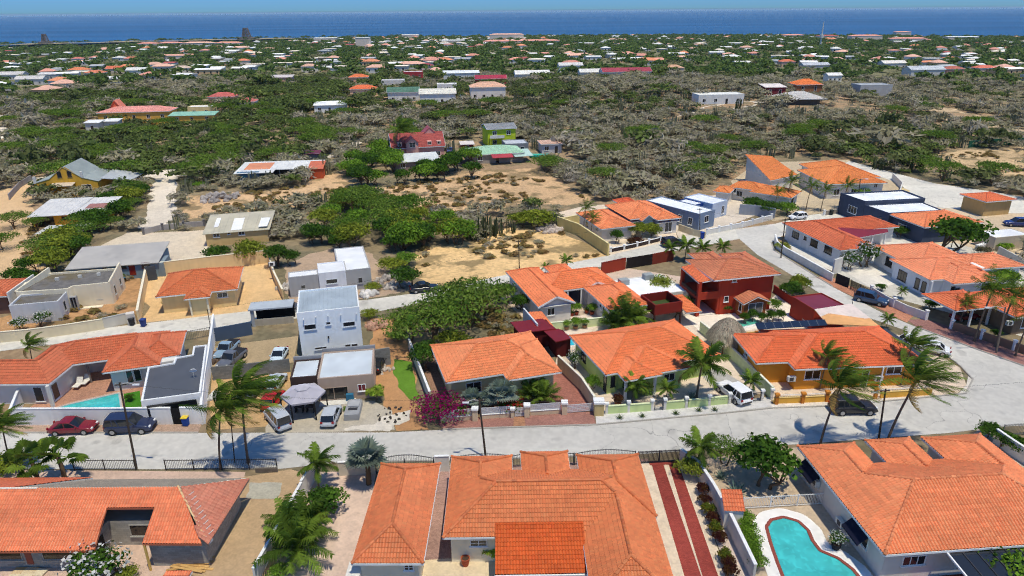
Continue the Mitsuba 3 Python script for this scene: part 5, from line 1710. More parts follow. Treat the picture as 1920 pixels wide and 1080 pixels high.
block_out(sbox(-1, 0, 8, 13), h.fr)
h = House('house', 'angled white house with orange roof beside the dark green hedge', fa((1405, 360), 2.9, -38), seed=48)
h.tiled([(0, 0, 9.0, 6.8), (-5.5, 2, 2, 8)], 2.9, .35, T11, lod=1, wall=OFFW)
h.win('S', .55, (1372, 353, 1380, 361), WHITE, 2)
h.window('S', 2.55, -3.6, -2.4, 1.0, 2.1, WHITE, 2)
h = House('garden_house', 'small white hut with orange roof left of the angled house', fa((1337, 359), 2.9, -30), 'house', 49)
h.tiled([(0, 0, 3.6, 5.4)], 2.9, .35, T11, lod=1, wall=OFFW)

# charcoal house
h = House('flat_roofed_house', 'charcoal house with white flat roofs and one orange hip roof', fa((1782, 404), 4.0, 13), seed=50)
CH = rgb(66, 76, 96)
fr0 = h.fr
for p in ((1711, 362), (1782, 404), (1834, 404), (1896, 397)):
    pass
h.flatroof(Polygon([(-9.5, 18.5), (-9.2, 11.5), (4.0, 10.5), (4.8, 17.5)]), 4.1, CH, rgb(232, 236, 240), par=.3)
h.flatroof(Polygon([(-9.2, 11.4), (-8.9, 5.2), (2.5, 4.4), (3.4, 10.4)]), 3.5, CH, rgb(232, 236, 240), par=.18, name='middle_wall')
h.tiled([(-8.6, -3.4, 4.2, 5.6)], 3.3, .26, rgb(230, 138, 92), lod=1, wall=CH)
h.window('W', -9.35, 13.2, 15.6, 1.2, 2.6, WHITE, 3)
h.window('W', -8.98, 6.6, 8.5, .1, 2.4, CH, 1, 'patio_opening', BLACK, sill=False); h.window('W', -9.05, 8.9, 11.0, .1, 2.4, CH, 1, 'patio_opening', BLACK, sill=False)
h.window('W', -8.05, 1.2, 3.2, 1.0, 2.2, WHITE, 3)
h.window('S', -2.85, -1.0, 0.0, 0, 2.1, rgb(180, 180, 180), 1, 'door', BLACK, sill=False)
h = House('garden_house', 'orange roofed outbuilding behind the charcoal house', fa((1866, 377), 3.2, 13), 'house', 51)
h.tiled([(-2.4, -.2, 5.2, 6.4)], 3.2, .26, rgb(226, 120, 76), lod=1, wall=rgb(190, 160, 110))
h = House('shed', 'low pale shed with white roof right of the round green tree', fa((1885, 445), 2.4, 13), 'shed', 52)
h.flatroof((-2, 0, 5.5, 4), 2.4, rgb(196, 184, 164), rgb(224, 226, 226), par=.08)

# white house with the burgundy patio roof
h = House('villa', 'white walled villa with orange roof and a burgundy metal patio roof', fa((1575, 470), 3, 13), seed=53)
T12 = rgb(202, 103, 66)
h.tiled([(0, 0, 7.6, 15.6), (0, 8.8, 19, 16.2)], 3.0, .34, T12, wall=rgb(216, 216, 214), lod=1)
h.slab([(7.0, 5.6, 2.7), (15.6, 7.4, 2.7), (19.2, 12.6, 3.2), (7.0, 12.4, 3.9)], .1, rgb(126, 36, 42), 'sheetmetal', 'patio_roof', fascia=WHITE)
for x, y in ((9, 6.2), (12, 6.9), (15.2, 7.5)):
    h.post(x, y, 0, 2.65, .2, WHITE)
for p in ((1486, 435, 1498, 446), (1520, 450, 1533, 462), (1546, 462, 1560, 475)):
    h.win('W', .55, p, DARK, 3)
h.win('W', .55, (1508, 444, 1512, 449), DARK, 1)

# long white house
h = House('villa', 'long white villa with many faceted orange roof and white carport yard', fa((1787, 533), 3.0, 8), seed=54)
T13 = rgb(232, 142, 100)
h.tiled([(-2.2, 1.9, 8.5, 11), (-.8, 6, 10.4, 17.6), (0, 0, 6.8, 9), (6.5, 4.8, 16.4, 11.4)], 3.0, .36, T13, wall=rgb(222, 226, 230), lod=1)
h.win('W', -1.65, (1684, 508, 1700, 526), DARK, 3)
h.win('W', -.25, (1661, 483, 1673, 499), DARK, 2)
h.win('S', .55, (1784, 538, 1790, 543), DARK, 1); h.window('S', .55, 1.0, 1.8, 0.1, 2.1, rgb(140, 160, 176), 1, 'door', sill=False)
h.window('W', -1.65, 3.0, 3.8, .6, 2.1, DARK, 1); h.window('W', -1.65, 4.4, 5.2, .6, 2.1, DARK, 1)
h.add('skylight', B().face([(6.2, 4.6, 4.25), (7.0, 2.9, 3.9), (7.7, 3.2, 3.9), (6.9, 4.9, 4.25)], rgb(228, 216, 206)), 'paint')
h.post(-2.0, 1.6, 0, 2.9, .25, WHITE)

# brown house at the right edge
h = House('house', 'brown house with orange carport roof at the right edge behind palms', fa((1888, 604), 2.9, 12), seed=55)
h.tiled([(-3.4, 4.5, 3.4, 10.5), (2.5, 1.0, 14, 9.5)], 2.8, .34, rgb(216, 112, 68), wall=rgb(122, 104, 84), base=sbox(3.1, 1.6, 13.4, 9), lod=1)
for x, y in ((-3.0, 5.0), (2.7, 5.0), (-.3, 4.9)):
    h.post(x, y, 0, 2.7, .25, WHITE)
h.window('S', 1.6, 4.4, 5.6, .9, 2.2, WHITE, 2)
h.window('S', 1.6, 8.6, 9.8, .9, 2.2, WHITE, 2)
ac_unit('round white air conditioner on the brown house at the right edge', h, 'S', 1.6, 1890, 604)

# ------------------------------------------------------------------ left upper houses
h = House('long_house', 'long slate blue house with plain grey roof and two red doors', fa((127, 503), 2.6, 12), seed=60)
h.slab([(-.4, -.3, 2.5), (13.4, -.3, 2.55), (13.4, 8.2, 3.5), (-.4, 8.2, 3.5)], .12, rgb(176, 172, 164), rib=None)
h.box('wall', 0, 0, -.1, 13.0, 7.8, 2.4, rgb(122, 144, 158))
for p in ((146, 507, 157, 515), (193, 501, 200, 507), (225, 497, 236, 503), (266, 493, 280, 502)):
    h.win('S', 0, p, rgb(110, 70, 66), 2)
for p in ((171, 505, 182, 522), (243, 497, 253, 515)):
    h.win('S', 0, p, rgb(120, 40, 34), 1, 'door', rgb(132, 34, 28), sill=False)
h.box('side_wing', 13.0, 0, -.1, 14, 4.0, 2.3, rgb(120, 134, 144))
h = House('cottage', 'yellow ochre cottage with pale corrugated sheet roof by the round bush', fa((383, 437), 2.6, 14), seed=61)
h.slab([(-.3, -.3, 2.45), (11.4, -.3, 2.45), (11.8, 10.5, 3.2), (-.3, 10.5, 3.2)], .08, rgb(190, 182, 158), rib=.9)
h.slab([(9.4, .5, 2.9), (11.0, .5, 2.9), (11.3, 5.5, 3.2), (9.6, 5.5, 3.2)], .03, WHITE, 'paint', 'roof_patch'); h.slab([(1.2, 3.0, 2.75), (2.0, 3.0, 2.75), (2.0, 8, 3.12), (1.2, 8, 3.12)], .03, WHITE, 'paint', 'roof_patch'); h.slab([(4.5, .6, 2.6), (6.4, .6, 2.6), (6.4, 7, 3.06), (4.5, 7, 3.06)], .03, WHITE, 'paint', 'roof_patch')
h.box('wall', 0.1, 0, -.1, 11.0, 9.5, 2.35, rgb(206, 176, 122))
for p in ((400, 437, 411, 444), (448, 434, 458, 440)):
    h.win('S', 0, p, WHITE, 2)
h.win('S', 0, (427, 435, 431, 439), WHITE, 1)
h = House('cottage', 'low yellow cottage with white sheet metal roof below the gabled yellow house', fa((57, 404), 2.6, 10), seed=62)
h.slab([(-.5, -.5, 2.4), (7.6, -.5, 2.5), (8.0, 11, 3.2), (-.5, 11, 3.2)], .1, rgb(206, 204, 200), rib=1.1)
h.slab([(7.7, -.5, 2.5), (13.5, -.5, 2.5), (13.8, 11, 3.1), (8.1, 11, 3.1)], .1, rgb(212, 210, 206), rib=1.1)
h.slab([(9, 3, 2.75), (13.4, 3, 2.75), (13.4, 6, 2.95), (9, 6, 2.95)], .03, rgb(160, 110, 96), 'sheetmetal', 'rusty_patch')
h.box('wall', 0, 0, -.1, 13, 9, 2.3, rgb(206, 156, 50))
h.window('S', 0, .5, 4.0, .1, 2.1, rgb(70, 66, 60), 1, 'opening', BLACK, sill=False); h.window('S', 0, 9.0, 10.2, .1, 2.1, rgb(70, 66, 60), 1, 'door', BLACK, sill=False)
h.window('S', 0, 5.6, 6.8, 1.4, 2.0, rgb(140, 70, 30), 2)
h = House('gabled_house', 'yellow house with curved gable and grey roof in the upper left', fa((70, 368), 0, 10), seed=63)
YEL = rgb(212, 164, 58)
fg = [(0, 0, -.2), (13.8, 0, -.2), (13.8, 0, 3.0), (10.6, 0, 4.0), (7.4, 0, 6.6), (6.6, 0, 6.6), (3.6, 0, 4.0), (0, 0, 3.0)]
h.add('gable_wall', B().face(fg, YEL).face([(x, .25, z) for x, y, z in fg], YEL))
h.add('wall', B().prism(sbox(.1, .2, 13.7, 11), -.2, 2.9, YEL))
for q in (((-.3, -.1, 3.0), (3.5, -.1, 4.0), (7, -.1, 6.7), 1), ((14.1, -.1, 3.0), (10.7, -.1, 4.0), (7, -.1, 6.7), -1)):
    for a, b in ((q[0], q[1]), (q[1], q[2])):
        pts = [a, b, (b[0], 11.2, b[2]), (a[0], 11.2, a[2])]
        h.slab(pts if q[3] > 0 else [pts[1], pts[0], pts[3], pts[2]], .1, rgb(150, 156, 150))
h.slab([(13.8, 2, 3.2), (21, 1.5, 2.6), (21.5, 9, 2.7), (14, 10.5, 3.6)], .1, rgb(176, 180, 180), rib=1.0)
h.slab([(4, -2.2, 2.6), (9, -2.2, 2.6), (9, 0, 3.0), (4, 0, 3.0)], .1, rgb(196, 180, 160), name='porch_roof')
for x in (4.2, 8.8):
    h.post(x, -2, 0, 2.5, .3, YEL)
for a in (5.5, 7.7):
    h.window('S', 0, a, a + .8, 4.3, 5.6, rgb(90, 80, 70), 1)
h.window('S', 0, 1.6, 3.2, .9, 2.1, WHITE, 3); h.window('S', 0, 10.2, 12.2, .3, 2.2, WHITE, 3)
h.box('finial', .0, -.1, 3.0, .5, .4, 4.6, OFFW); h.box('finial', 10.4, -.1, 4.0, 10.9, .4, 5.4, OFFW)
h = House('open_shed', 'open shed with pale flat roof on thin posts left of the thicket', fa((76, 462), 0, 8), 'shed', 64)
h.slab([(-.3, -.3, 2.5), (7.6, -.3, 2.5), (7.9, 4.6, 2.7), (0, 4.6, 2.7)], .1, rgb(196, 194, 184))
for x, y in ((0, 0), (4, 0), (7.3, 0), (.3, 4.3), (7.3, 4.3)):
    h.post(x, y, -.1, 2.5, .14, rgb(120, 100, 80))
h.box('back_wall', 0.3, 4.3, 0, 7.5, 4.45, 2.4, rgb(70, 66, 64))
h.add('stored_junk', B().box(1.6, 1, 0, 3, 2.2, 1.1, rgb(54, 40, 44)).box(3.4, 1.2, 0, 4.6, 2.4, .8, rgb(70, 60, 56)).box(4.8, 2, 0, 5.8, 3, 1.2, rgb(40, 40, 46)))
h = House('workshop', 'blue workshop with white and orange roof sheets and an orange end wall', fa((446, 345), 0, 8), seed=65)
h.box('wall', 0, 0, -.1, 5.4, 10, 2.8, rgb(92, 118, 140)); h.box('back_wall', 5.4, 7, -.1, 20, 10, 2.8, rgb(60, 62, 66))
h.slab([(-.6, -.5, 2.7), (9, -.5, 2.7), (9.4, 11, 3.3), (0, 11, 3.3)], .1, rgb(214, 214, 210), rib=1.2)
h.slab([(1.2, 3, 2.92), (7.6, 3, 2.92), (7.9, 9.4, 3.28), (1.5, 9.4, 3.28)], .04, rgb(214, 140, 96), 'sheetmetal', 'orange_sheet')
h.slab([(9.1, 2.5, 2.8), (20, 3, 2.6), (20.6, 11, 3.2), (9.4, 11, 3.3)], .1, rgb(214, 214, 210), rib=1.2)
h.box('end_wall', 17.2, 2.4, -.1, 20.8, 9.5, 2.55, rgb(188, 84, 50), under=None); h.slab([(17, 2.2, 2.62), (21, 2.2, 2.62), (21, 9.8, 3.2), (17, 9.8, 3.2)], .06, rgb(204, 110, 70), 'sheetmetal', 'end_roof')
h.box('door', 1, -.05, 0, 2.2, .02, 2.1, rgb(60, 130, 140))
for x in (7.5, 10, 12.5, 15):
    h.post(x, 2.9, 0, 2.6, .16, rgb(150, 150, 148))
h = House('hut', 'small grey hut with dark red roof behind the workshop', fa((571, 306), 0, 8), 'hut', 66)
h.box('wall', 0, 0, -.1, 4.3, 3.6, 2.6, rgb(110, 112, 120)); h.slab([(-.3, -.3, 2.55), (4.6, -.3, 2.55), (4.6, 4, 2.9), (-.3, 4, 2.9)], .1, rgb(108, 44, 50))


# ------------------------------------------------------------------ garden walls, fences, gates
garden_wall('garden_wall', 'long white garden wall in front of the pool and the long bungalow', [(28, 797), (180, 796.5), (326, 795.5)], 2.0, WHITE * .97, cap=WHITE)
garden_wall('garden_wall', 'short white wall right of the black gate near the blue bin', [(343, 795), (382, 795)], 2.0, WHITE * .97, cap=WHITE)
g = garden_wall('gate', 'black solid gate in the white garden wall beside the blue bin', [(326, 795.4), (343, 795)], 1.9, BLACK, t=.08, cat='gate')
garden_wall('garden_wall', 'white stepped wall at the left end of the pool garden', [(28, 797), (40, 765), (52, 742)], 1.9, WHITE * .97, cap=WHITE)
garden_wall('garden_wall', 'tall white side wall between the dark flat annex and the car yard', [(384, 795), (389, 735), (396, 690), (402, 645), (405, 618)], 2.3, WHITE * .95, cap=WHITE)
garden_wall('block_wall', 'grey concrete block wall behind the parked red and silver cars', [(400, 713), (470, 706), (545, 697)], 1.75, rgb(126, 128, 126), mat='block')
garden_wall('block_wall', 'grey block wall right of the low tan house', [(700, 688), (733, 683)], 2.3, rgb(134, 134, 132), mat='block')
garden_wall('garden_wall', 'dark blue grey wall along the back street by the light blue old pickup', [(405, 640), (474, 627)], 1.9, rgb(74, 90, 112))
garden_wall('garden_wall', 'cream boundary wall along the back street before the flat roofed cream house', [(-40, 646), (60, 637), (126, 628), (196, 617)], 1.5, rgb(218, 206, 176), cap=CREAM)
garden_wall('garden_wall', 'greyish end piece of the cream wall beside the bin niche', [(196, 616), (240, 606)], 1.5, rgb(196, 192, 182), cap=LGREY)
garden_wall('bin_niche', 'white bin niche with dark bin at the end of the cream wall', [(240, 609), (256, 606)], 1.7, rgb(206, 200, 190), t=.9, cat='wall')
garden_wall('garden_wall', 'beige side wall between the cream flat house and the sandy yard', [(262, 606), (268, 572), (278, 520)], 1.9, rgb(214, 192, 152), cap=CREAM, t=.25)
garden_wall('garden_wall', 'long beige back wall of the sandy yard', [(278, 520), (400, 505), (505, 493)], 2.3, rgb(216, 192, 148), cap=CREAM, t=.2)
garden_wall('garden_wall', 'beige right side wall of the sandy yard ending near the dark saloon', [(505, 493), (516, 528), (532, 562)], 1.7, rgb(204, 178, 134), cap=CREAM, t=.2)
garden_wall('dark_wall', 'dark wall segment left of the orange cottage in the sandy yard', [(276, 527), (296, 524)], 2.4, rgb(70, 76, 84))
garden_wall('garden_wall', 'grey side wall left of the villa with the bougainvillea', [(807, 757), (790, 712), (768, 655)], 1.5, rgb(186, 184, 174), cap=WHITE)
CRW = rgb(206, 190, 160)
for a, b, n in (((826, 792), (885, 787), 'under the bougainvillea'), ((900, 786), (957, 782), 'under the red flowers'), ((994, 779), (1051, 775), 'right of the small gate')):
    k = garden_wall('low_wall', f'low cream street wall with grey railing panel {n}', [a, b], .55, CRW, cap=WHITE)
    A, E = ground(*a), ground(*b)
    for i in range(5):
        o = np.array([0, 0, .66 + i * .15])
        part(k, 'railing_board', B().bar(A + o, E + o, .04, .11, rgb(196, 198, 200)), 'plain')


def pier(label, px, py, h=1.35, w=.55, col=None, cap=None, group=None):
    g = ground(px, py)
    key = thing('gate_pier', label, 'pier', group)
    part(key, 'shaft', B().box(g[0] - w / 2, g[1] - w / 2, -.1, g[0] + w / 2, g[1] + w / 2, h, CRW if col is None else col), 'paint')
    part(key, 'cap', B().box(g[0] - w / 2 - .08, g[1] - w / 2 - .08, h + .002, g[0] + w / 2 + .08, g[1] + w / 2 + .08, h + .2, WHITE if cap is None else cap), 'paint')
    return key


pier('cream gate pier with white cap beside the tall pole', 891, 788)
pier('slim cream gate pier left of the small white gate', 961, 783, 1.0, .35)
pier('cream gate pier right of the small white gate', 988, 781)
pier('cream gate pier at the left of the white sliding gate', 1058, 776)
picket_fence('gate', 'small white slatted gate between two cream piers', (966, 782), (984, 781), 1.2, rgb(204, 206, 208), slats=True, cat='gate')
picket_fence('gate', 'white slatted sliding gate before the red brick driveway', (1062, 775), (1112, 771), 1.1, rgb(206, 206, 208), slats=True, cat='gate')
LW = rgb(196, 214, 150)
garden_wall('garden_wall', 'pale side wall between the red brick driveway and the green villa', [(1114, 770), (1090, 733), (1046, 690)], 1.7, rgb(206, 196, 152), cap=rgb(224, 220, 200))
pier('white letter box pier at the corner of the red brick driveway', 1122, 776, 1.5, 1.0, rgb(190, 170, 120))
for a, b, n in (((1137, 776), (1221, 770), 'left of the small iron gate'), ((1248, 768), (1283, 765), 'right of the small iron gate'), ((1290, 764), (1327, 761), 'in the middle of the green front'), ((1332, 760), (1363, 757), 'next to the white car gate')):
    garden_wall('low_wall', f'low lime green garden wall piece {n}', [a, b], .95, LW, cap=rgb(214, 222, 178))
for i, (x, y) in enumerate(((1137, 776), (1178, 773), (1222, 770), (1246, 768), (1286, 765), (1329, 761), (1367, 757), (1428, 751), (1446, 749))):
    lab = ('at the left end', 'second from the left', 'left of the small iron gate', 'right of the small iron gate', 'fifth from the left', 'sixth from the left', 'left of the car gate', 'right of the car gate', 'at the right end')[i]
    pier(f'white pier of the lime green garden wall {lab}', x, y, 1.2, .26, OFFW)
picket_fence('gate', 'small grey iron gate in the lime green wall', (1227, 770), (1242, 769), 1.25, rgb(100, 104, 108), gap=.1, arch=.15, cat='gate')
picket_fence('gate', 'dark iron car gate behind the white station car', (1369, 757), (1425, 752), 1.1, rgb(70, 72, 76), gap=.13, cat='gate')
garden_wall('garden_wall', 'pale green side wall between the green villa and the thatched shelter', [(1446, 748), (1395, 696), (1352, 655), (1312, 622)], 1.5, rgb(196, 210, 164), cap=rgb(226, 226, 206))
garden_wall('garden_wall', 'pale green back wall with potted plants behind the small pool', [(1012, 622), (1080, 616), (1148, 608)], 1.2, rgb(206, 220, 170), cap=rgb(222, 228, 196))
OC2 = rgb(222, 170, 72)
for a, b, n in (((1450, 757), (1500, 755), 'at the left end'), ((1506, 755), (1545, 753), 'second from left'), ((1552, 752), (1600, 750), 'behind the dark car'), ((1650, 746), (1745, 740), 'by the big palm')):
    k = garden_wall('low_wall', f'low ochre street wall piece {n}', [a, b], .75, OC2, cap=rgb(226, 196, 130))
    A, E = ground(*a), ground(*b)
    rb, pk = B(), B()
    rb.bar(A + [0, 0, 1.05], E + [0, 0, 1.05], .04, .04, WHITE)
    m = int(np.linalg.norm(E - A) / .16)
    for i in range(m + 1):
        q = A + (E - A) * i / m
        pk.box(q[0] - .012, q[1] - .012, .8, q[0] + .012, q[1] + .012, 1.06, WHITE)
    part(k, 'rail', rb, 'plain'); part(k, 'picket', pk, 'plain', 'stuff')
for i, (x, y) in enumerate(((1455, 758), (1504, 756), (1549, 753), (1640, 748))):
    pier(f'orange brown pier of the ochre street wall {("at the left end", "second from the left", "third from the left", "by the street pole")[i]}', x, y, 1.15, .32, rgb(190, 118, 44), rgb(200, 128, 50))
garden_wall('garden_wall', 'brick red wall along the back street beside the black gate', [(1127, 515), (1172, 505)], 2.0, rgb(150, 58, 40), cap=rgb(120, 46, 34))
garden_wall('gate', 'black sliding gate right of the brick red wall', [(1174, 504), (1222, 496)], 1.9, rgb(34, 28, 28), t=.1, cat='gate')
garden_wall('garden_wall', 'short brick red wall under the palm clump', [(1222, 496), (1262, 488)], 1.9, rgb(126, 54, 38))
garden_wall('garden_wall', 'brick red street wall behind the shrubs of the red house', [(1450, 548), (1475, 566), (1528, 600)], 1.2, rgb(140, 44, 34))
garden_wall('garden_wall', 'long pale yellow side wall beside the straw lot', [(1045, 427), (1085, 442), (1140, 480)], 2.3, rgb(216, 194, 122), cap=rgb(222, 206, 150), t=.22)
garden_wall('garden_wall', 'pale yellow back wall of the villa beside the straw lot', [(1045, 427), (1110, 414), (1165, 398)], 1.8, rgb(214, 198, 140), cap=rgb(222, 206, 150), t=.2)
k = garden_wall('low_wall', 'low white street wall with dark planter gaps before the orange villa', [(1145, 473), (1190, 464), (1238, 452)], .7, rgb(60, 50, 48), cap=WHITE, pil=2.8, pil_col=WHITE)
garden_wall('garden_wall', 'white street wall before the slate blue house', [(1325, 440), (1390, 427), (1446, 412)], 1.0, OFFW, cap=WHITE, pil=3.2, pil_col=WHITE)
garden_wall('garden_wall', 'grey blue wall left of the slate blue house', [(1216, 398), (1245, 388)], 2.4, rgb(160, 168, 178))
garden_wall('garden_wall', 'long grey wall right of the slate blue house', [(1385, 402), (1415, 404), (1452, 410)], 2.2, rgb(150, 156, 166))
garden_wall('garden_wall', 'cream wall between the yellow walled villa and the slate blue house', [(1272, 432), (1300, 442), (1322, 447)], 1.3, rgb(212, 198, 164))
k = garden_wall('garden_wall', 'white pillared wall along the upper street before the tall palms', [(1545, 404), (1572, 400), (1610, 392), (1650, 384), (1684, 372)], .9, rgb(150, 140, 128), cap=rgb(170, 160, 148), pil=4.2, pil_col=WHITE)
garden_wall('garden_wall', 'white wall on the inside of the road bend', [(1684, 372), (1690, 354), (1672, 336)], 1.6, OFFW)
garden_wall('garden_wall', 'curved white street wall at the junction beside the villa', [(1452, 452), (1456, 466), (1472, 478), (1560, 528)], 1.3, OFFW, cap=WHITE)
k = garden_wall('garden_wall', 'white pillar wall with dark panels before the charcoal house', [(1650, 402), (1668, 398), (1690, 394), (1708, 392)], 1.1, rgb(96, 102, 106), pil=3.0, pil_col=WHITE)
garden_wall('garden_wall', 'long pale wall between the charcoal house and the burgundy patio roof', [(1650, 402), (1700, 424), (1745, 450)], 1.9, rgb(206, 200, 190), cap=OFFW)
garden_wall('gate', 'black slatted driveway gate of the long white villa, left leaf', [(1566, 530), (1590, 540)], 1.6, rgb(36, 36, 38), t=.08, cat='gate')
picket_fence('gate', 'black slatted driveway gate of the long white villa, right leaf', (1594, 542), (1628, 560), 1.5, rgb(40, 40, 42), slats=True, cat='gate')
garden_wall('garden_wall', 'white pillar wall with dark hedge panels before the long white villa', [(1632, 552), (1662, 570), (1700, 588), (1735, 600)], 1.2, rgb(216, 214, 208), pil=4.0, pil_col=WHITE)
garden_wall('garden_wall', 'brown street wall with white pillars before the brown house', [(1783, 617), (1830, 633), (1868, 646), (1910, 660), (1960, 680)], 1.1, rgb(140, 112, 92), pil=3.6, pil_col=WHITE)
garden_wall('white_wall', 'white wall of the yard next to the tall house door', [(1560, 515), (1575, 510)], 2.6, OFFW, t=.25)
garden_wall('garden_wall', 'white back wall at the right edge behind the long villa', [(1870, 476), (1900, 492), (1945, 512)], 1.4, OFFW)
garden_wall('garden_wall', 'white painted mound wall below the pale shed at the right edge', [(1830, 470), (1875, 455), (1940, 445)], 1.0, WHITE, t=.6)
k = garden_wall('block_wall', 'low grey wall across the dirt yard of the cottages', [(270, 440), (300, 432), (345, 427), (384, 424)], 1.1, rgb(166, 160, 156), pil=3.5, pil_col=rgb(120, 116, 114))
garden_wall('block_wall', 'grey wall beside the yellow gabled house', [(18, 375), (38, 352), (60, 338)], 1.4, rgb(150, 146, 148))
# near row
picket_fence('fence', 'black iron railing along the street right of the fan palms', (140, 882), (255, 882), 1.15, rgb(52, 50, 48), gap=.16)
picket_fence('fence', 'black iron railing along the street behind the unfinished bungalow', (312, 882), (520, 880), 1.15, rgb(52, 50, 48), gap=.16)
garden_wall('block_wall', 'low dark block footing under the black railing', [(480, 886), (521, 885)], .5, rgb(120, 112, 104), mat='block', world=False)
WG = rgb(212, 210, 204)
for a, b, hh, n in (((592, 897), (569, 935), 1.9, 'upper piece near the street'), ((569, 935), (542, 985), 1.75, 'second piece by the round bush'), ((542, 985), (510, 1040), 1.6, 'third piece by the leafy palms'), ((510, 1040), (480, 1095), 1.5, 'lowest piece at the bottom edge')):
    garden_wall('garden_wall', f'stepped white wall beside the bare sandy lot, {n}', [a, b], hh, WG, cap=WHITE, t=.16)
garden_wall('garden_wall', 'cream street wall between the sandy lot and the narrow garage', [(636, 892), (704, 888)], 1.5, rgb(206, 198, 182), cap=WHITE)
picket_fence('gate', 'arched dark iron gate behind the narrow garage', (706, 888), (814, 884), 1.5, rgb(58, 60, 64), gap=.15, arch=.5, cat='gate')
garden_wall('garden_wall', 'white wall piece between the garage and the villa with letter box', [(816, 884), (843, 883)], 1.7, OFFW, cap=WHITE)
for a, b, n in (((846, 880), (960, 876), 'behind the left wing'), ((962, 876), (1075, 872), 'in the middle'), ((1077, 872), (1190, 868), 'behind the right wing')):
    picket_fence('fence', f'arched iron street railing of the bottom centre villa {n}', a, b, 1.3, rgb(58, 60, 66), gap=.15, arch=.35)
picket_fence('gate', 'black sliding gate at the head of the striped driveway', (1196, 870), (1274, 866), 1.35, rgb(36, 38, 44), gap=.12, cat='gate', r=.03)
WM = rgb(206, 200, 190)
garden_wall('garden_wall', 'long white wall between the striped driveway and the pool garden', [(1274, 868), (1308, 893), (1335, 935), (1370, 1000), (1412, 1090)], 1.6, WM, cap=WHITE, t=.2)
k = thing('gate_roof', 'tiny orange tiled canopy on the white wall beside the blue agave', 'canopy')
F = fa((1358, 958), 1.9, -4)
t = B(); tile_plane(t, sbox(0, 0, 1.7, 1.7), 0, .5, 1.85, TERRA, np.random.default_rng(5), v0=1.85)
part(k, 'tile', t.move(F.M), 'tile', 'stuff'); part(k, 'beam', B().box(.1, .1, -.1, 1.6, 1.5, 1.83, OFFW).move(F.M), 'paint')
picket_fence('fence', 'white metal fence between the pool garden and the right villa', (1392, 955), (1545, 946), 1.2, rgb(224, 224, 222), gap=.14)
garden_wall('garden_wall', 'grey white wall behind the right villa by the dark hedge', [(1862, 830), (1890, 850), (1935, 880)], 1.6, OFFW, cap=WHITE)
picket_fence('fence', 'iron railing at the right edge of the street', (1878, 818), (1960, 812), 1.3, rgb(120, 118, 112), gap=.16)
picket_fence('fence', 'dark mesh fence along the back street left of the carport', (345, 640), (396, 630), 1.3, rgb(90, 92, 92), gap=.2)

# ------------------------------------------------------------------ pools
def pool(label, pts, deck, rim, px=True, depth=1.25, wat=rgb(70, 190, 190), lvl=7, smooth=0.0, rimcol=None, deckcol=None):
    g = Polygon([tuple(ground(*q)[:2]) for q in pts])
    if smooth:
        g = g.buffer(smooth).buffer(-2 * smooth).buffer(smooth)
    key = thing('swimming_pool', label, 'pool')
    z = 0.09
    if deck:
        part(key, 'deck', B().prism(g.buffer(deck).difference(g.buffer(rim * .98)), -.1, z, rgb(232, 230, 226) if deckcol is None else deckcol), 'paint')
    part(key, 'rim', B().prism(g.buffer(rim).difference(g), -.2, z + .02, rgb(140, 74, 64) if rimcol is None else rimcol), 'paint')
    part(key, 'basin', B().flat(g, .060, wat), 'pool_tile')
    part(key, 'water', B().flat(g.buffer(-.01), .085, wat), 'water')
    return key


def f_pool(p, n, uv):
    w = FB(p.x * 1.1, p.y * 1.1, 0, 3)
    v = N(p.x * 4 + w * 3, p.y * 4 + w * 3, 2)
    return uvcol(uv) * (0.72 + 0.40 * w + 0.16 * mikit.smoothstep(0.55, 0.9, v))


mat('pool_tile', f_pool, 0.5, 0.3)
pool('turquoise kidney shaped pool with dark red rim at the lower right', [(1440, 990), (1448, 978), (1470, 973), (1495, 980), (1512, 996), (1520, 1015), (1535, 1035), (1570, 1050), (1596, 1070), (1620, 1100), (1480, 1105), (1462, 1060), (1448, 1020)], 1.25, .28, smooth=.35)
pool('turquoise pool of the long bungalow behind the white wall', [(104, 768), (130, 760), (222, 739), (226, 768), (160, 769)], .5, .2, rimcol=rgb(170, 176, 176), deckcol=rgb(190, 160, 140))
pool('small bright blue pool behind the green villa', [(1046, 634), (1066, 629), (1078, 648), (1058, 650)], .3, .12, wat=rgb(60, 196, 216), rimcol=OFFW)
pool('narrow turquoise pool beside the thatched shelter', [(1380, 604), (1412, 598), (1425, 606), (1392, 614)], .4, .15, wat=rgb(90, 190, 170), rimcol=OFFW)
put('lawn', B().flat(Polygon([tuple(ground(*q)[:2]) for q in ((230, 739), (262, 733), (266, 767), (232, 768))]), .022, rgb(64, 118, 34)), 'sheet', kind='structure')

# ------------------------------------------------------------------ poles, lamps, wires
WOOD = rgb(86, 76, 66)
POLE_TOP = {}


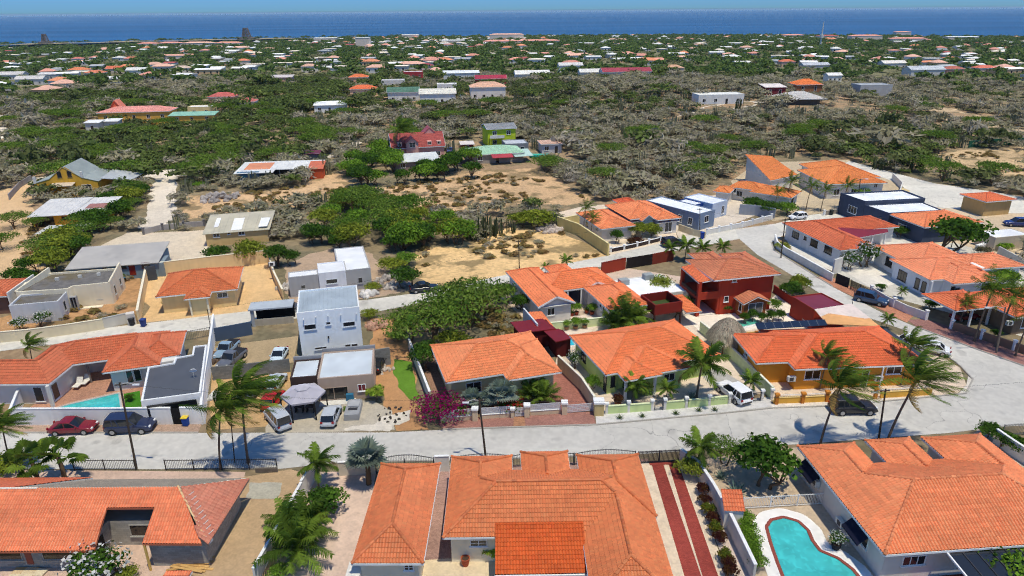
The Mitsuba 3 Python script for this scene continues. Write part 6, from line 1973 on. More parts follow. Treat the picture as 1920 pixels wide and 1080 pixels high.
def pole(label, base, top, r=.11, col=None, lamp=None, key_='utility_pole', arm=True, group=None):
    """A street pole from its foot to the sighted head (kept upright within a small lean)."""
    g = ground(*base)
    best = min(np.arange(3, 13, .1), key=lambda z: abs(at(top[0], top[1], z + g[2])[1] - g[1]))
    t = at(top[0], top[1], best + g[2])
    t = np.array([g[0] + np.clip(t[0] - g[0], -.5, .5), g[1], g[2] + best])
    key = thing(key_, label, 'pole', group)
    part(key, 'shaft', B().tube([g - [0, 0, .2], (g + t) / 2, t], [r, r * .85, r * .7], WOOD if col is None else col, 8), 'bark', smooth=True)
    if arm:
        part(key, 'crossarm', B().bar(t + [-.5, 0, -.3], t + [.5, 0.1, -.3], .09, .09, WOOD * .9), 'bark')
        for s in (-.4, .4):
            part(key, 'insulator', B().tube([t + [s, .05, -.22], t + [s, .05, -.08]], .035, rgb(190, 190, 186), 6), 'plain')
    if lamp is not None:
        e = t + np.array([*lamp, -.05])
        part(key, 'lamp_arm', B().tube([t + [0, 0, -.2], t + np.array([*lamp, 0]) * .5 + [0, 0, .05], e], .035, LGREY, 6), 'plain')
        part(key, 'lamp_head', B().box(e[0] - .3, e[1] - .1, e[2] - .08, e[0] + .3, e[1] + .1, e[2] + .04, rgb(210, 212, 214)), 'plain')
    POLE_TOP[key] = t
    return key


p1 = pole('dark leaning street pole with lamp behind the dark blue jeep', (256, 880), (224, 718), lamp=(1.6, -.3))
p2 = pole('street pole at the brick pavement before the bougainvillea', (911, 858), (897, 748), lamp=(-1.2, -.6))
p3 = pole('street pole with lamp between the two big windblown palms', (1646, 835), (1651, 730), lamp=(-1.3, -.5))
p4 = pole('thin grey pole beside the corner of the white garden wall', (396, 620), (388, 580), r=.06, arm=False)
p5 = pole('thin street pole on the straw lot', (974, 505), (972, 450), r=.09)
p6 = pole('thin street pole before the slate blue house', (1312, 444), (1311, 390), r=.09)
p7_ = pole('wooden street pole at the junction beside the curved white wall', (1464, 484), (1473, 410), r=.12)
p8 = pole('wooden street pole in front of the upper palm row', (1606, 398), (1611, 335), r=.12, lamp=(1.3, 0))
p9_ = pole('grey street pole on the upper street behind the white car', (1615, 402), (1622, 354), r=.09, col=LGREY)
p10 = pole('grey lamp post by the brown house at the right edge', (1868, 662), (1880, 575), r=.11, col=rgb(130, 118, 104), lamp=(-2.2, 0), arm=False)
p11 = pole('thin lamp pole beside the dark red garden house', (1596, 582), (1602, 545), r=.06, col=rgb(110, 104, 100), arm=False)
p12 = pole('thin dark post in the car yard between the two palms', (440, 868), (437, 770), r=.06, arm=False)
WIRES = []


def wire(label, a, b, sag=.7):
    A, E = POLE_TOP[a] + [0, 0, -.1], (POLE_TOP[b] + [0, 0, -.1] if isinstance(b, str) else np.asarray(b, float))
    pts = [A + (E - A) * t - [0, 0, sag * 4 * t * (1 - t)] for t in np.linspace(0, 1, 11)]
    put('overhead_wire', B().tube(pts, .014, rgb(40, 40, 40), 3, cap=False), 'plain', label, 'wire')


wire('overhead wire sagging from the jeep side pole along the main street', p1, p2)
wire('overhead wire sagging between the bougainvillea pole and the palm pole', p2, p3)
wire('overhead wire running right from the palm pole across the street corner', p3, (80, 62, 8.5), 1.2)
wire('overhead wire over the back street towards the straw lot pole', p4, p5, 1.0)
wire('overhead wire from the straw lot pole to the slate blue house', p5, p6)
wire('overhead wire from the slate blue house to the junction pole', p6, p7_)
wire('overhead wire from the junction pole to the upper palm row', p7_, p8)

# ------------------------------------------------------------------ cars
SILVER, CARW, CRED = rgb(176, 182, 188), rgb(228, 230, 232), rgb(150, 24, 30)
car('sedan', 140, 809, 4, rgb(120, 20, 34), 'dark red saloon parked on the brick pavement left of the jeep')
car('suv', 247, 807, 3, rgb(34, 44, 74), 'dark blue jeep parked before the white garden wall')
car('sedan', 536, 584, 195, rgb(74, 78, 88), 'dark grey saloon parked behind the white cube house', scale=.95)
car('sedan', 796, 546, 14, rgb(26, 32, 46), 'black saloon parked by the straw lot on the back street')
car('hatch', 519, 724, 88, rgb(190, 198, 206), 'silver hatchback parked behind the bright red car', scale=.95)
car('hatch', 513, 757, 86, rgb(190, 20, 28), 'bright red small car left of the grey gazebo', scale=.95)
car('van', 522, 794, 128, SILVER, 'silver minivan parked at an angle in front of the gazebo', scale=.93)
car('hatch', 622, 787, 91, SILVER, 'silver hatchback parked right of the grey gazebo', scale=.95)
car('sedan', 524, 674, 272, rgb(196, 212, 220), 'pale blue old saloon in the yard left of the white cube house', scale=.9)
car('pickup', 427, 662, 265, rgb(132, 156, 176), 'light blue old pickup by the dark blue grey wall', scale=.9)
car('pickup', 436, 680, 258, rgb(96, 100, 110), 'stripped grey pickup with open bed behind the block wall', scale=.92)
car('sedan', 472, 742, 80, rgb(120, 128, 140), 'grey blue car half hidden by the palm in the car yard', scale=.95)
car('sedan', 709, 689, 85, rgb(26, 28, 32), 'black car tucked beside the grey block wall', scale=.9)
car('suv', 1374, 744, 112, CARW, 'white station car on the driveway of the green villa', scale=.97)
car('suv', 1597, 772, 0, rgb(34, 32, 34), 'dark car parked on the verge behind the windblown palm', scale=1.0)
car('pickup', 1702, 652, 152, CARW, 'white pickup behind the carport of the ochre villa')
car('sedan', 1742, 660, 150, rgb(214, 218, 220), 'white saloon between the ochre villa and the palm crown')
car('suv', 1632, 568, -42, rgb(40, 66, 98), 'dark blue van parked on the brick verge of the right street', scale=.95)
car('hatch', 1495, 411, 195, CARW, 'white hatchback parked on the upper street near the junction', scale=.95)
car('suv', 1262, 461, 15, rgb(30, 32, 40), 'dark car under the palms before the orange villa', scale=.95)
car('suv', 1905, 424, 170, rgb(34, 52, 110), 'blue car at the right edge near the charcoal house', scale=.95)
car('sedan', 1808, 599, 12, rgb(110, 22, 28), 'red car in the shade of the carport at the right edge', scale=.9)
car('sedan', 1800, 707, 100, rgb(60, 70, 90), 'car nose hidden in the big palm on the street corner', scale=.8) if False else None

# ------------------------------------------------------------------ small things
g = ground(566, 786)
k = thing('gazebo', 'grey hexagonal gazebo tent with dark posts among the parked cars', 'gazebo')
c = np.array([ground(565, 787)[0], ground(565, 787)[1] + 1.6])
R_ = 2.35
hexa = [(c[0] + R_ * math.cos(a), c[1] + R_ * math.sin(a)) for a in np.radians(np.arange(6) * 60 + 14)]
cn = B()
for i in range(6):
    a, b = hexa[i], hexa[(i + 1) % 6]
    m0, m1 = [(c[0] + (q[0] - c[0]) * .3, c[1] + (q[1] - c[1]) * .3) for q in (a, b)]
    cn.quad((*a, 2.25), (*b, 2.25), (*m1, 2.95), (*m0, 2.95), rgb(176, 174, 184))
    cn.quad((*a, 2.05), (*b, 2.05), (*b, 2.25), (*a, 2.25), rgb(150, 148, 158))
part(k, 'canopy', cn, 'paint')
vn = B()
for i in range(6):
    m0, m1 = [(c[0] + (q[0] - c[0]) * .36, c[1] + (q[1] - c[1]) * .36) for q in (hexa[i], hexa[(i + 1) % 6])]
    vn.add([(*m0, 3.0), (*m1, 3.0), (*c, 3.3)], [[0, 1, 2]], rgb(182, 180, 190))
part(k, 'vent_cap', vn, 'paint')
for x, y in hexa:
    part(k, 'post', B().box(x - .06, y - .06, 0, x + .06, y + .06, 2.2, rgb(30, 30, 32)), 'plain')
for i in range(2):
    x, y = c[0] - .6 + i * 1.2, c[1]
    k2 = thing('garden_table', f'dark table in the shade of the gazebo, {"left" if i == 0 else "right"} one', 'table')
    part(k2, 'table_top', B().box(x - .45, y - .4, .68, x + .45, y + .4, .74, rgb(60, 56, 54)), 'plain')
    for dx in (-.38, .38):
        part(k2, 'leg', B().box(x + dx - .04, y - .3, 0, x + dx + .04, y + .3, .68, rgb(40, 40, 40)), 'plain')

F = fa((660, 789), 0, 4)
k = thing('water_cistern', 'grey concrete tank block with open lid right of the silver hatchback', 'tank')
part(k, 'body', B().box(-.8, 0, 0, .75, 3.0, .75, rgb(150, 152, 154)).move(F.M), 'paint')
part(k, 'lid', B().box(-.6, 1.5, .752, .6, 2.9, .9, rgb(166, 168, 170)).move(F.M), 'paint')
part(k, 'opening', B().box(-.5, .9, .7, .5, 1.4, .765, DARK).move(F.M), 'plain')


def bin_(label, px, py, body, lid, h=1.05):
    g = ground(px, py)
    k = thing('wheelie_bin', label, 'bin')
    v = [(-.24, -.26, .1), (.24, -.26, .1), (.24, .26, .1), (-.24, .26, .1), (-.3, -.36, h), (.3, -.36, h), (.3, .36, h), (-.3, .36, h)]
    b = B()
    for q in ((0, 1, 5, 4), (1, 2, 6, 5), (2, 3, 7, 6), (3, 0, 4, 7)):
        b.quad(*[np.array(v[i]) + g for i in q], body)
    part(k, 'body', b, 'plain')
    part(k, 'lid', B().box(g[0] - .33, g[1] - .4, g[2] + h, g[0] + .33, g[1] + .38, g[2] + h + .07, lid), 'plain')
    for s in (-.25, .25):
        part(k, 'wheel', B().tube([g + [s - .03, .3, .1], g + [s + .03, .3, .1]], .1, BLACK, 10), 'plain')
    return k


bin_('blue bin with yellow lid beside the black gate of the white wall', 350, 798, rgb(30, 70, 150), rgb(214, 190, 60))
bin_('dark bin in the niche at the end of the cream wall', 249, 610, rgb(40, 42, 46), rgb(56, 58, 60))
bin_('blue bin at the gate of the sandy yard', 270, 612, rgb(40, 60, 120), rgb(50, 70, 130))
bin_('blue bin on the pavement before the slate blue house', 1316, 448, rgb(30, 60, 140), rgb(40, 70, 150), 1.3)
bin_('dark grey bin by the bend of the upper street wall', 1558, 403, rgb(44, 52, 50), rgb(60, 66, 64))


def pot(label, px, py, r=.35, h=.55, col=None, plant_=None, z=0.0):
    g = ground(px, py) if z == 0 else at(px, py, z)
    k = thing('plant_pot', label, 'pot')
    t = np.linspace(0, 2 * np.pi, 15)[:-1]
    prof = [(r * .65, 0), (r * .95, h * .55), (r, h * .9), (r * 1.1, h * .92), (r * 1.1, h), (r * .9, h), (r * .88, h * .85)]
    V = np.vstack([[(g[0] + q * math.cos(a), g[1] + q * math.sin(a), g[2] + zz) for a in t] for q, zz in prof] + [[(g[0], g[1], g[2] + h * .85)]])
    n = len(t)
    Fq = [[i * n + j, i * n + (j + 1) % n, (i + 1) * n + (j + 1) % n, (i + 1) * n + j] for i in range(len(prof) - 1) for j in range(n)]
    part(k, 'body', B().add(V, Fq, rgb(170, 84, 56) if col is None else col), 'paint')
    part(k, 'soil', B().add(np.vstack([V[-1 - n:-1], V[-1:]]), [[j, (j + 1) % n, n] for j in range(n)], rgb(70, 54, 42)), 'plain')
    if plant_:
        plant(plant_[0], px, py, plant_[1], plant_[2], plant_[3], plant_[4] if len(plant_) > 4 else 'plant', world=(g[0], g[1], g[2] + h * .85))
    return k


pot('terracotta jar on the cream terrace of the bottom centre villa', 873, 1060, .33, .75)
pot('dark round pot holding the small white flowering shrub by the kidney pool', 1566, 1030, .36, .6, rgb(36, 38, 44), ('white_flower_bush', 1.1, 'potted_shrub', 'small white flowering shrub in a dark pot near the kidney pool', 'shrub'))
pot('brown planter behind the lime green wall near the front porch', 1158, 760, .4, .6, rgb(120, 76, 54), ('red_leaf_shrub', .9, 'potted_shrub', 'reddish shrub in the brown planter by the porch', 'shrub'))
for i, (x, y) in enumerate(((1062, 617), (1079, 616), (1096, 614))):
    w = ('left', 'middle', 'right')[i]
    pot(f'clay pot against the pale green back wall, {w} one', x, y + 1, .35, .5, rgb(160, 120, 90), ('bright_bush', 1.0 + .3 * (i == 1), 'potted_shrub', f'potted shrub before the pale green back wall, {w} one', 'shrub'))
for i, (x, y) in enumerate(((1063, 592), (1072, 592), (1081, 590), (1100, 587), (1110, 590))):
    pot(f'clay pot in the court of the gabled house, number {("one from the left", "two from the left", "three in the middle", "four from the left", "five at the right")[i]}', x, y, .3, .5, None, ('green_rosette' if i % 2 else 'bright_bush', 1.3, 'potted_shrub', f'court plant in a clay pot, {("leftmost", "second", "middle", "fourth", "rightmost")[i]} of the court pots', 'plant'))
# planks, pallets, rubble
def pile(name, label, cat, px, py, n, dims, cols, rng, R=1.2, pn='plank', z=.05):
    g = ground(px, py)
    k = thing(name, label, cat)
    for i in range(n):
        a = rng.uniform(-.3, .3)
        o = g + [rng.uniform(-R, R) * .4, rng.uniform(-R, R) * .4, z + .05 * (i // 3)]
        d = np.array([math.cos(a), math.sin(a), 0]) * dims[0] / 2
        part(k, pn, B().bar(o - d, o + d, dims[1], dims[2], cols[i % len(cols)] * rng.uniform(.8, 1.1)), 'paint')


rg = np.random.default_rng(8)
pile('plank_pile', 'loose pile of yellow timber planks by the unfinished bungalow', 'planks', 358, 1063, 12, (2.8, .2, .05), [rgb(206, 166, 106), rgb(190, 150, 92)], rg)
pile('plank_pile', 'scattered sheets of timber at the lower left corner', 'planks', 55, 1076, 6, (1.8, .7, .05), [rgb(200, 160, 110), rgb(214, 200, 170)], rg)


def rubble(label, px, py, n, R, col, s0=.15, s1=.5, seed=0, name='rubble_heap'):
    rng = np.random.default_rng(seed)
    g = ground(px, py)
    b = B()
    for i in range(n):
        s = rng.uniform(s0, s1)
        m = trimesh.creation.icosphere(1, s)
        m.vertices *= rng.uniform(.6, 1.3, (1, 3)) * (1 + rng.normal(0, .12, (len(m.vertices), 1)))
        r = R * math.sqrt(rng.uniform()); a = rng.uniform(0, 6.28)
        m.apply_translation(g + [r * math.cos(a), r * math.sin(a) * 1.0, s * .3 + max(0, (R - r)) * .22 * rng.uniform(0, 1)])
        b.mesh(m, np.asarray(col) * rng.uniform(.6, 1.15))
    k = thing(name, label, 'rubble')
    part(k, 'stone', b, 'paint', 'stuff')


rubble('heap of pinkish stones right of the white cube house', 706, 612, 60, 1.5, rgb(190, 150, 128), .15, .45, 1)
rubble('pale rubble strip right of the unfinished white house', 735, 530, 90, 3.0, rgb(180, 172, 164), .12, .5, 2)
rubble('pale stones along the side of the sandy yard wall', 537, 540, 50, 1.6, rgb(196, 190, 184), .15, .4, 3)
rubble('white block rubble at the end of the unfinished house', 690, 552, 30, 1.3, rgb(220, 216, 210), .2, .5, 4)
rubble('stones by the corner of the pale yellow wall', 1030, 432, 70, 2.4, rgb(190, 176, 164), .2, .6, 5)
rubble('grey debris heap on the dry lot by the gravel lane', 410, 372, 80, 4.5, rgb(176, 168, 162), .2, .7, 6)
rubble('pale pile of stones on the dirt strip near the lawn', 722, 695, 30, 1.0, rgb(190, 180, 166), .1, .3, 7)
rubble('dark pebbles edging the concrete apron', 735, 778, 26, 1.6, rgb(70, 66, 62), .08, .2, 8)
rubble('stack of white plastic chairs beside the white side wall', 402, 745, 26, .8, rgb(220, 220, 216), .15, .35, 9, 'junk_heap')
rubble('rusty junk behind the stripped grey pickup', 412, 672, 40, 1.4, rgb(110, 92, 80), .15, .45, 10, 'junk_heap')
k = thing('tarpaulin', 'bright blue tarpaulin over things behind the cream flat roofed house', 'tarpaulin')
g = ground(208, 534)
gx, gy = np.meshgrid(np.linspace(-1.9, 1.9, 12), np.linspace(-1.2, 1.2, 8), indexing='ij')
gz = .3 + 1.1 * meshkit.fbm(np.stack([gx * .7, gy * .7, gx * 0], -1), 3, 4)
V = np.stack([gx + g[0], gy + g[1], gz], -1).reshape(-1, 3)
part(k, 'cloth', B().add(V, [[i * 8 + j, (i + 1) * 8 + j, (i + 1) * 8 + j + 1, i * 8 + j + 1] for i in range(11) for j in range(7)], rgb(60, 140, 200)), 'paint')
k = thing('lounge_chair', 'pair of white lounge chairs in the dark patio of the long bungalow', 'chairs')
for i, (x, y) in enumerate(((146, 728), (160, 722))):
    g = ground(x, y)
    part(k, 'seat', B().box(g[0] - .35, g[1] - .5, .35, g[0] + .35, g[1] + .5, .45, OFFW), 'plain')
    part(k, 'backrest', B().bar(g + [0, .5, .42], g + [0, .9, 1.0], .7, .06, OFFW), 'plain')
k = thing('satellite_dish', 'white satellite dish on the dark grey flat annex roof', 'dish')
g = at(364, 708, 2.85)
m = trimesh.creation.icosphere(2, .45); m = m.slice_plane([0, 0, -.25], [0, 0, -1])
m.apply_transform(trimesh.transformations.rotation_matrix(2.2, [1, .3, 0])); m.apply_translation(g + [0, 0, .6])
part(k, 'reflector', B().mesh(m, WHITE), 'plain', smooth=True)
part(k, 'mast', B().tube([g, g + [0, 0, .6]], .04, LGREY, 6), 'plain')


# ------------------------------------------------------------------ houses beyond the lots
def small_house(name, label, px, py, w, d, hgt, ang, wall, roof_c, kind='hip', seed=0, wins=3, cat='house', base=None, over=.4, slope_=.4, win_col=None, storeys=1):
    """A house of the middle distance at its sighted front left foot: wall, roof, windows with panes, a door."""
    g = ground(px, py)
    F = Frame(g, (math.cos(math.radians(ang)), math.sin(math.radians(ang))), float(g[2]))
    h = House(name, label, F, cat, seed)
    if kind == 'flat':
        h.flatroof((0, 0, w, d), hgt, wall, roof_c, par=.2, z0=-1.5)
    elif kind == 'shed':
        h.box('wall', 0, 0, -1.5, w, d, hgt, wall)
        h.slab([(-over, -over, hgt), (w + over, -over, hgt), (w + over, d + over, hgt + d * .12), (-over, d + over, hgt + d * .12)], .12, roof_c)
    else:
        ends = {'hip': '', 'gx': 'WE', 'gy': 'SN'}[kind]
        h.tiled([(-over, -over, w + over, d + over, ends)], hgt, slope_, roof_c, lod=1, wall=wall, over=over, z0=-1.5, cap=False, tile=(.5, .6))
    block_out(sbox(-3, -14, w + 3, d + 1), F)
    for s in range(storeys):
        for i in range(wins):
            a = w * (i + .5) / wins - .6
            z = s * hgt / storeys
            if i == wins // 2 and s == 0:
                h.window('S', 0, a, a + 1.0, z + .02, z + 2.1, WHITE if win_col is None else win_col, 1, 'door', sill=False)
            else:
                h.window('S', 0, a, a + 1.2, z + .95, z + 2.1, WHITE if win_col is None else win_col, 2)
    return h


PINK = rgb(214, 160, 148)
h = small_house('villa', 'salmon pink two storey house with dark red roof and small dormers', 737, 302, 15.0, 9.0, 3.6, 14, PINK, rgb(160, 72, 66), 'gx', 70, 4, slope_=.72)
h.add('front_gable', B().prism(sbox(4.0, -1.2, 7.4, .5), -1, 5.2, PINK).face([(4, -1.25, 5.2), (7.4, -1.25, 5.2), (5.7, -1.25, 6.6)], PINK))
for a, b, z in ((4.9, 6.5, 1.0), (4.9, 6.5, 4.0)):
    h.window('S', -1.2, a, b, z, z + 1.2, OFFW, 2)
for q in ((3.6, 5.7), (7.8, 5.7)):
    pass
h.slab([(3.7, -1.5, 5.1), (3.7, 4, 5.1), (5.7, 4, 6.7), (5.7, -1.5, 6.7)], .12, rgb(160, 72, 66)); h.slab([(7.7, 4, 5.1), (7.7, -1.5, 5.1), (5.7, -1.5, 6.7), (5.7, 4, 6.7)], .12, rgb(160, 72, 66))
for x in (1.6, 10.2, 13.0):
    h.box('dormer', x, .3, 4.0, x + 1.3, 2.6, 5.1, PINK); h.window('S', .3, x + .25, x + 1.05, 4.2, 4.9, OFFW, 2)
h.add('rear_gable', B().prism(sbox(9, 4, 14, 8.5), 3, 6.0, PINK).face([(9, 3.95, 6), (14, 3.95, 6), (11.5, 3.95, 8.4)], PINK))
h.slab([(8.7, 3.8, 5.9), (8.7, 8.6, 5.9), (11.5, 8.6, 8.5), (11.5, 3.8, 8.5)], .12, rgb(160, 72, 66)); h.slab([(14.3, 8.6, 5.9), (14.3, 3.8, 5.9), (11.5, 3.8, 8.5), (11.5, 8.6, 8.5)], .12, rgb(160, 72, 66))
h.box('pink_annex', -6, 2, -1, -.3, 8, 2.4, rgb(226, 186, 176))
h = small_house('open_house', 'low house with wide white sheet roof before the salmon pink house', 742, 322, 12, 7, 2.5, 16, rgb(150, 130, 126), rgb(206, 210, 208), 'shed', 71, 3)
h = small_house('two_storey_house', 'lime green two storey house with grey roof and balcony', 915, 276, 9, 8, 5.6, 14, rgb(186, 206, 52), rgb(146, 148, 150), 'gx', 72, 2, slope_=.25, storeys=2)
h.box('balcony', .4, -1.6, 2.7, 5.0, 0, 2.9, rgb(150, 160, 70))
h.add('balcony_rail', B().box(.4, -1.6, 2.9, 5.0, -1.5, 3.8, rgb(220, 222, 216))); 
for x in (.6, 4.8):
    h.post(x, -1.5, -1, 2.7, .25, rgb(186, 206, 52))
h = small_house('block_house', 'grey block house with pale flat roof beside the lime green house', 948, 290, 7, 7, 3.0, 10, rgb(128, 132, 138), rgb(186, 190, 194), 'flat', 73, 2)
h = small_house('bungalow', 'bungalow with mint green roof and red porch roofs', 884, 308, 15, 10, 2.6, 12, rgb(170, 160, 150), rgb(160, 196, 166), 'hip', 74, 3, slope_=.28)
h.slab([(5.5, -3.2, 2.1), (11.5, -3.2, 2.1), (11.5, .2, 2.7), (5.5, .2, 2.7)], .1, rgb(176, 66, 66)); h.slab([(-3.5, .5, 2.2), (0, .5, 2.7), (0, 6, 2.7), (-3.5, 6, 2.2)], .1, rgb(170, 84, 80))
h.slab([(12, -2.5, 2.0), (17.5, -2.0, 2.0), (17.5, 5, 2.7), (12, 5, 2.7)], .1, rgb(176, 202, 190))
small_house('hut', 'little hut with pale roof and red wall left of the mint green roof', 866, 287, 3.6, 3.2, 2.6, 10, rgb(120, 44, 48), rgb(214, 204, 196), 'shed', 75, 1, 'hut')
small_house('block_house', 'pale grey block hut with pinkish roof right of the turquoise boat', 1016, 288, 6, 6, 2.8, 8, rgb(196, 196, 196), rgb(206, 170, 150), 'hip', 76, 2, slope_=.2)
k = thing('boat', 'turquoise boat hull lying on the ground beside the grey block house', 'boat')
g = ground(1010, 296)
part(k, 'hull', B().add(*loft([(-2.8, .3, 1.0, .3), (-2.2, .1, 1.0, .8), (0, .05, 1.0, 1.0), (1.8, .1, 1.1, .8), (2.9, .6, 1.3, .1)], 12, 3), rgb(40, 156, 140)).move(np.array([[1, 0, 0, g[0]], [0, 1, 0, g[1]], [0, 0, 1, g[2]], [0, 0, 0, 1.]])), 'paint', smooth=True)
part(k, 'deck', B().box(g[0] - 2, g[1] - .7, g[2] + 1.0, g[0] + 1.5, g[1] + .7, g[2] + 1.06, rgb(70, 180, 160)), 'paint')
car('sedan', 845, 285, 80, rgb(60, 80, 130), 'small blue car between the pink house and the mint green roof')
YL = rgb(216, 170, 80)
h = small_house('ranch_house', 'long yellow house with pink red roof and a steep orange gable, far left', 186, 228, 27, 11, 3.4, 8, YL, rgb(224, 152, 138), 'hip', 77, 5, slope_=.28)
h.add('tall_gable', B().prism(sbox(3, 6, 7, 11), 0, 4.4, rgb(214, 110, 76)).face([(3, 5.95, 4.4), (7, 5.95, 4.4), (5, 5.95, 7.4)], rgb(214, 110, 76)))
h.slab([(2.6, 5.6, 4.2), (2.6, 11.3, 4.2), (5, 11.3, 7.5), (5, 5.6, 7.5)], .12, rgb(222, 130, 96)); h.slab([(7.4, 11.3, 4.2), (7.4, 5.6, 4.2), (5, 5.6, 7.5), (5, 11.3, 7.5)], .12, rgb(222, 130, 96))
small_house('outbuilding', 'yellow outbuilding with mint green roof right of the ranch house', 319, 231, 17, 6, 2.8, 6, YL, rgb(140, 184, 160), 'shed', 78, 3)
small_house('outbuilding', 'cream outbuilding behind the mint green roof', 354, 217, 10, 6, 3.4, 6, rgb(226, 206, 150), rgb(226, 226, 224), 'flat', 79, 2)
garden_wall('garden_wall', 'yellow yard wall before the far ranch house', [(150, 241), (240, 240), (318, 232)], 1.8, YL, cap=rgb(226, 200, 150), z=float(ground(240, 240)[2]) if False else 0)
for i, (x, w) in enumerate(((162, 5), (197, 5))):
    small_house('water_tank_house', f'pale tank shed before the yellow ranch house, {("left", "right")[i]} one', x, 247 - 3 * i, w, 4, 3.2, 4, rgb(206, 206, 196), rgb(226, 226, 222), 'shed', 80 + i, 1, 'shed')
small_house('house', 'white house with red roof behind the scrub left of centre', 392, 194, 12, 8, 3.0, 6, rgb(226, 180, 160), rgb(200, 106, 96), 'hip', 82, 3)
small_house('house', 'small white hut with coral roof beside the red roofed far house', 440, 203, 9, 6, 2.8, 6, rgb(226, 220, 210), rgb(196, 110, 100), 'hip', 83, 2)
small_house('house', 'white box house alone in the dry scrub left of centre', 590, 212, 13, 7, 3.2, 6, rgb(232, 232, 230), rgb(236, 236, 234), 'shed', 84, 3)
# on and behind the hill
h = small_house('house', 'long white box house with dark windows on the bare right slope', 1309, 196, 19, 8, 3.6, 6, rgb(222, 222, 218), rgb(226, 224, 214), 'flat', 85, 4)
small_house('house', 'dark maroon house with white roof on the right slope', 1434, 178, 9, 7, 3.2, 4, rgb(112, 40, 48), rgb(226, 214, 206), 'shed', 86, 2)
small_house('house', 'house with bright orange roof on the right slope', 1493, 171, 12, 9, 2.8, 4, rgb(150, 100, 70), rgb(232, 124, 60), 'hip', 87, 2, slope_=.45)
h = small_house('open_shed', 'open shelter with wide pale grey hip roof on the right slope', 1474, 196, 14, 10, 2.2, 4, rgb(96, 90, 84), rgb(200, 196, 190), 'hip', 88, 0, 'shed', slope_=.35, over=2.0)
h = small_house('block_house', 'bare grey concrete box house on the right slope', 1611, 178, 15, 9, 4.2, 2, rgb(172, 174, 174), rgb(166, 168, 168), 'flat', 89, 0)
garden_wall('fence_wall', 'dark green screen fence at the right edge behind the bare field', [(1815, 277), (1870, 273), (1940, 270)], 2.2, rgb(36, 90, 70), cat='fence')
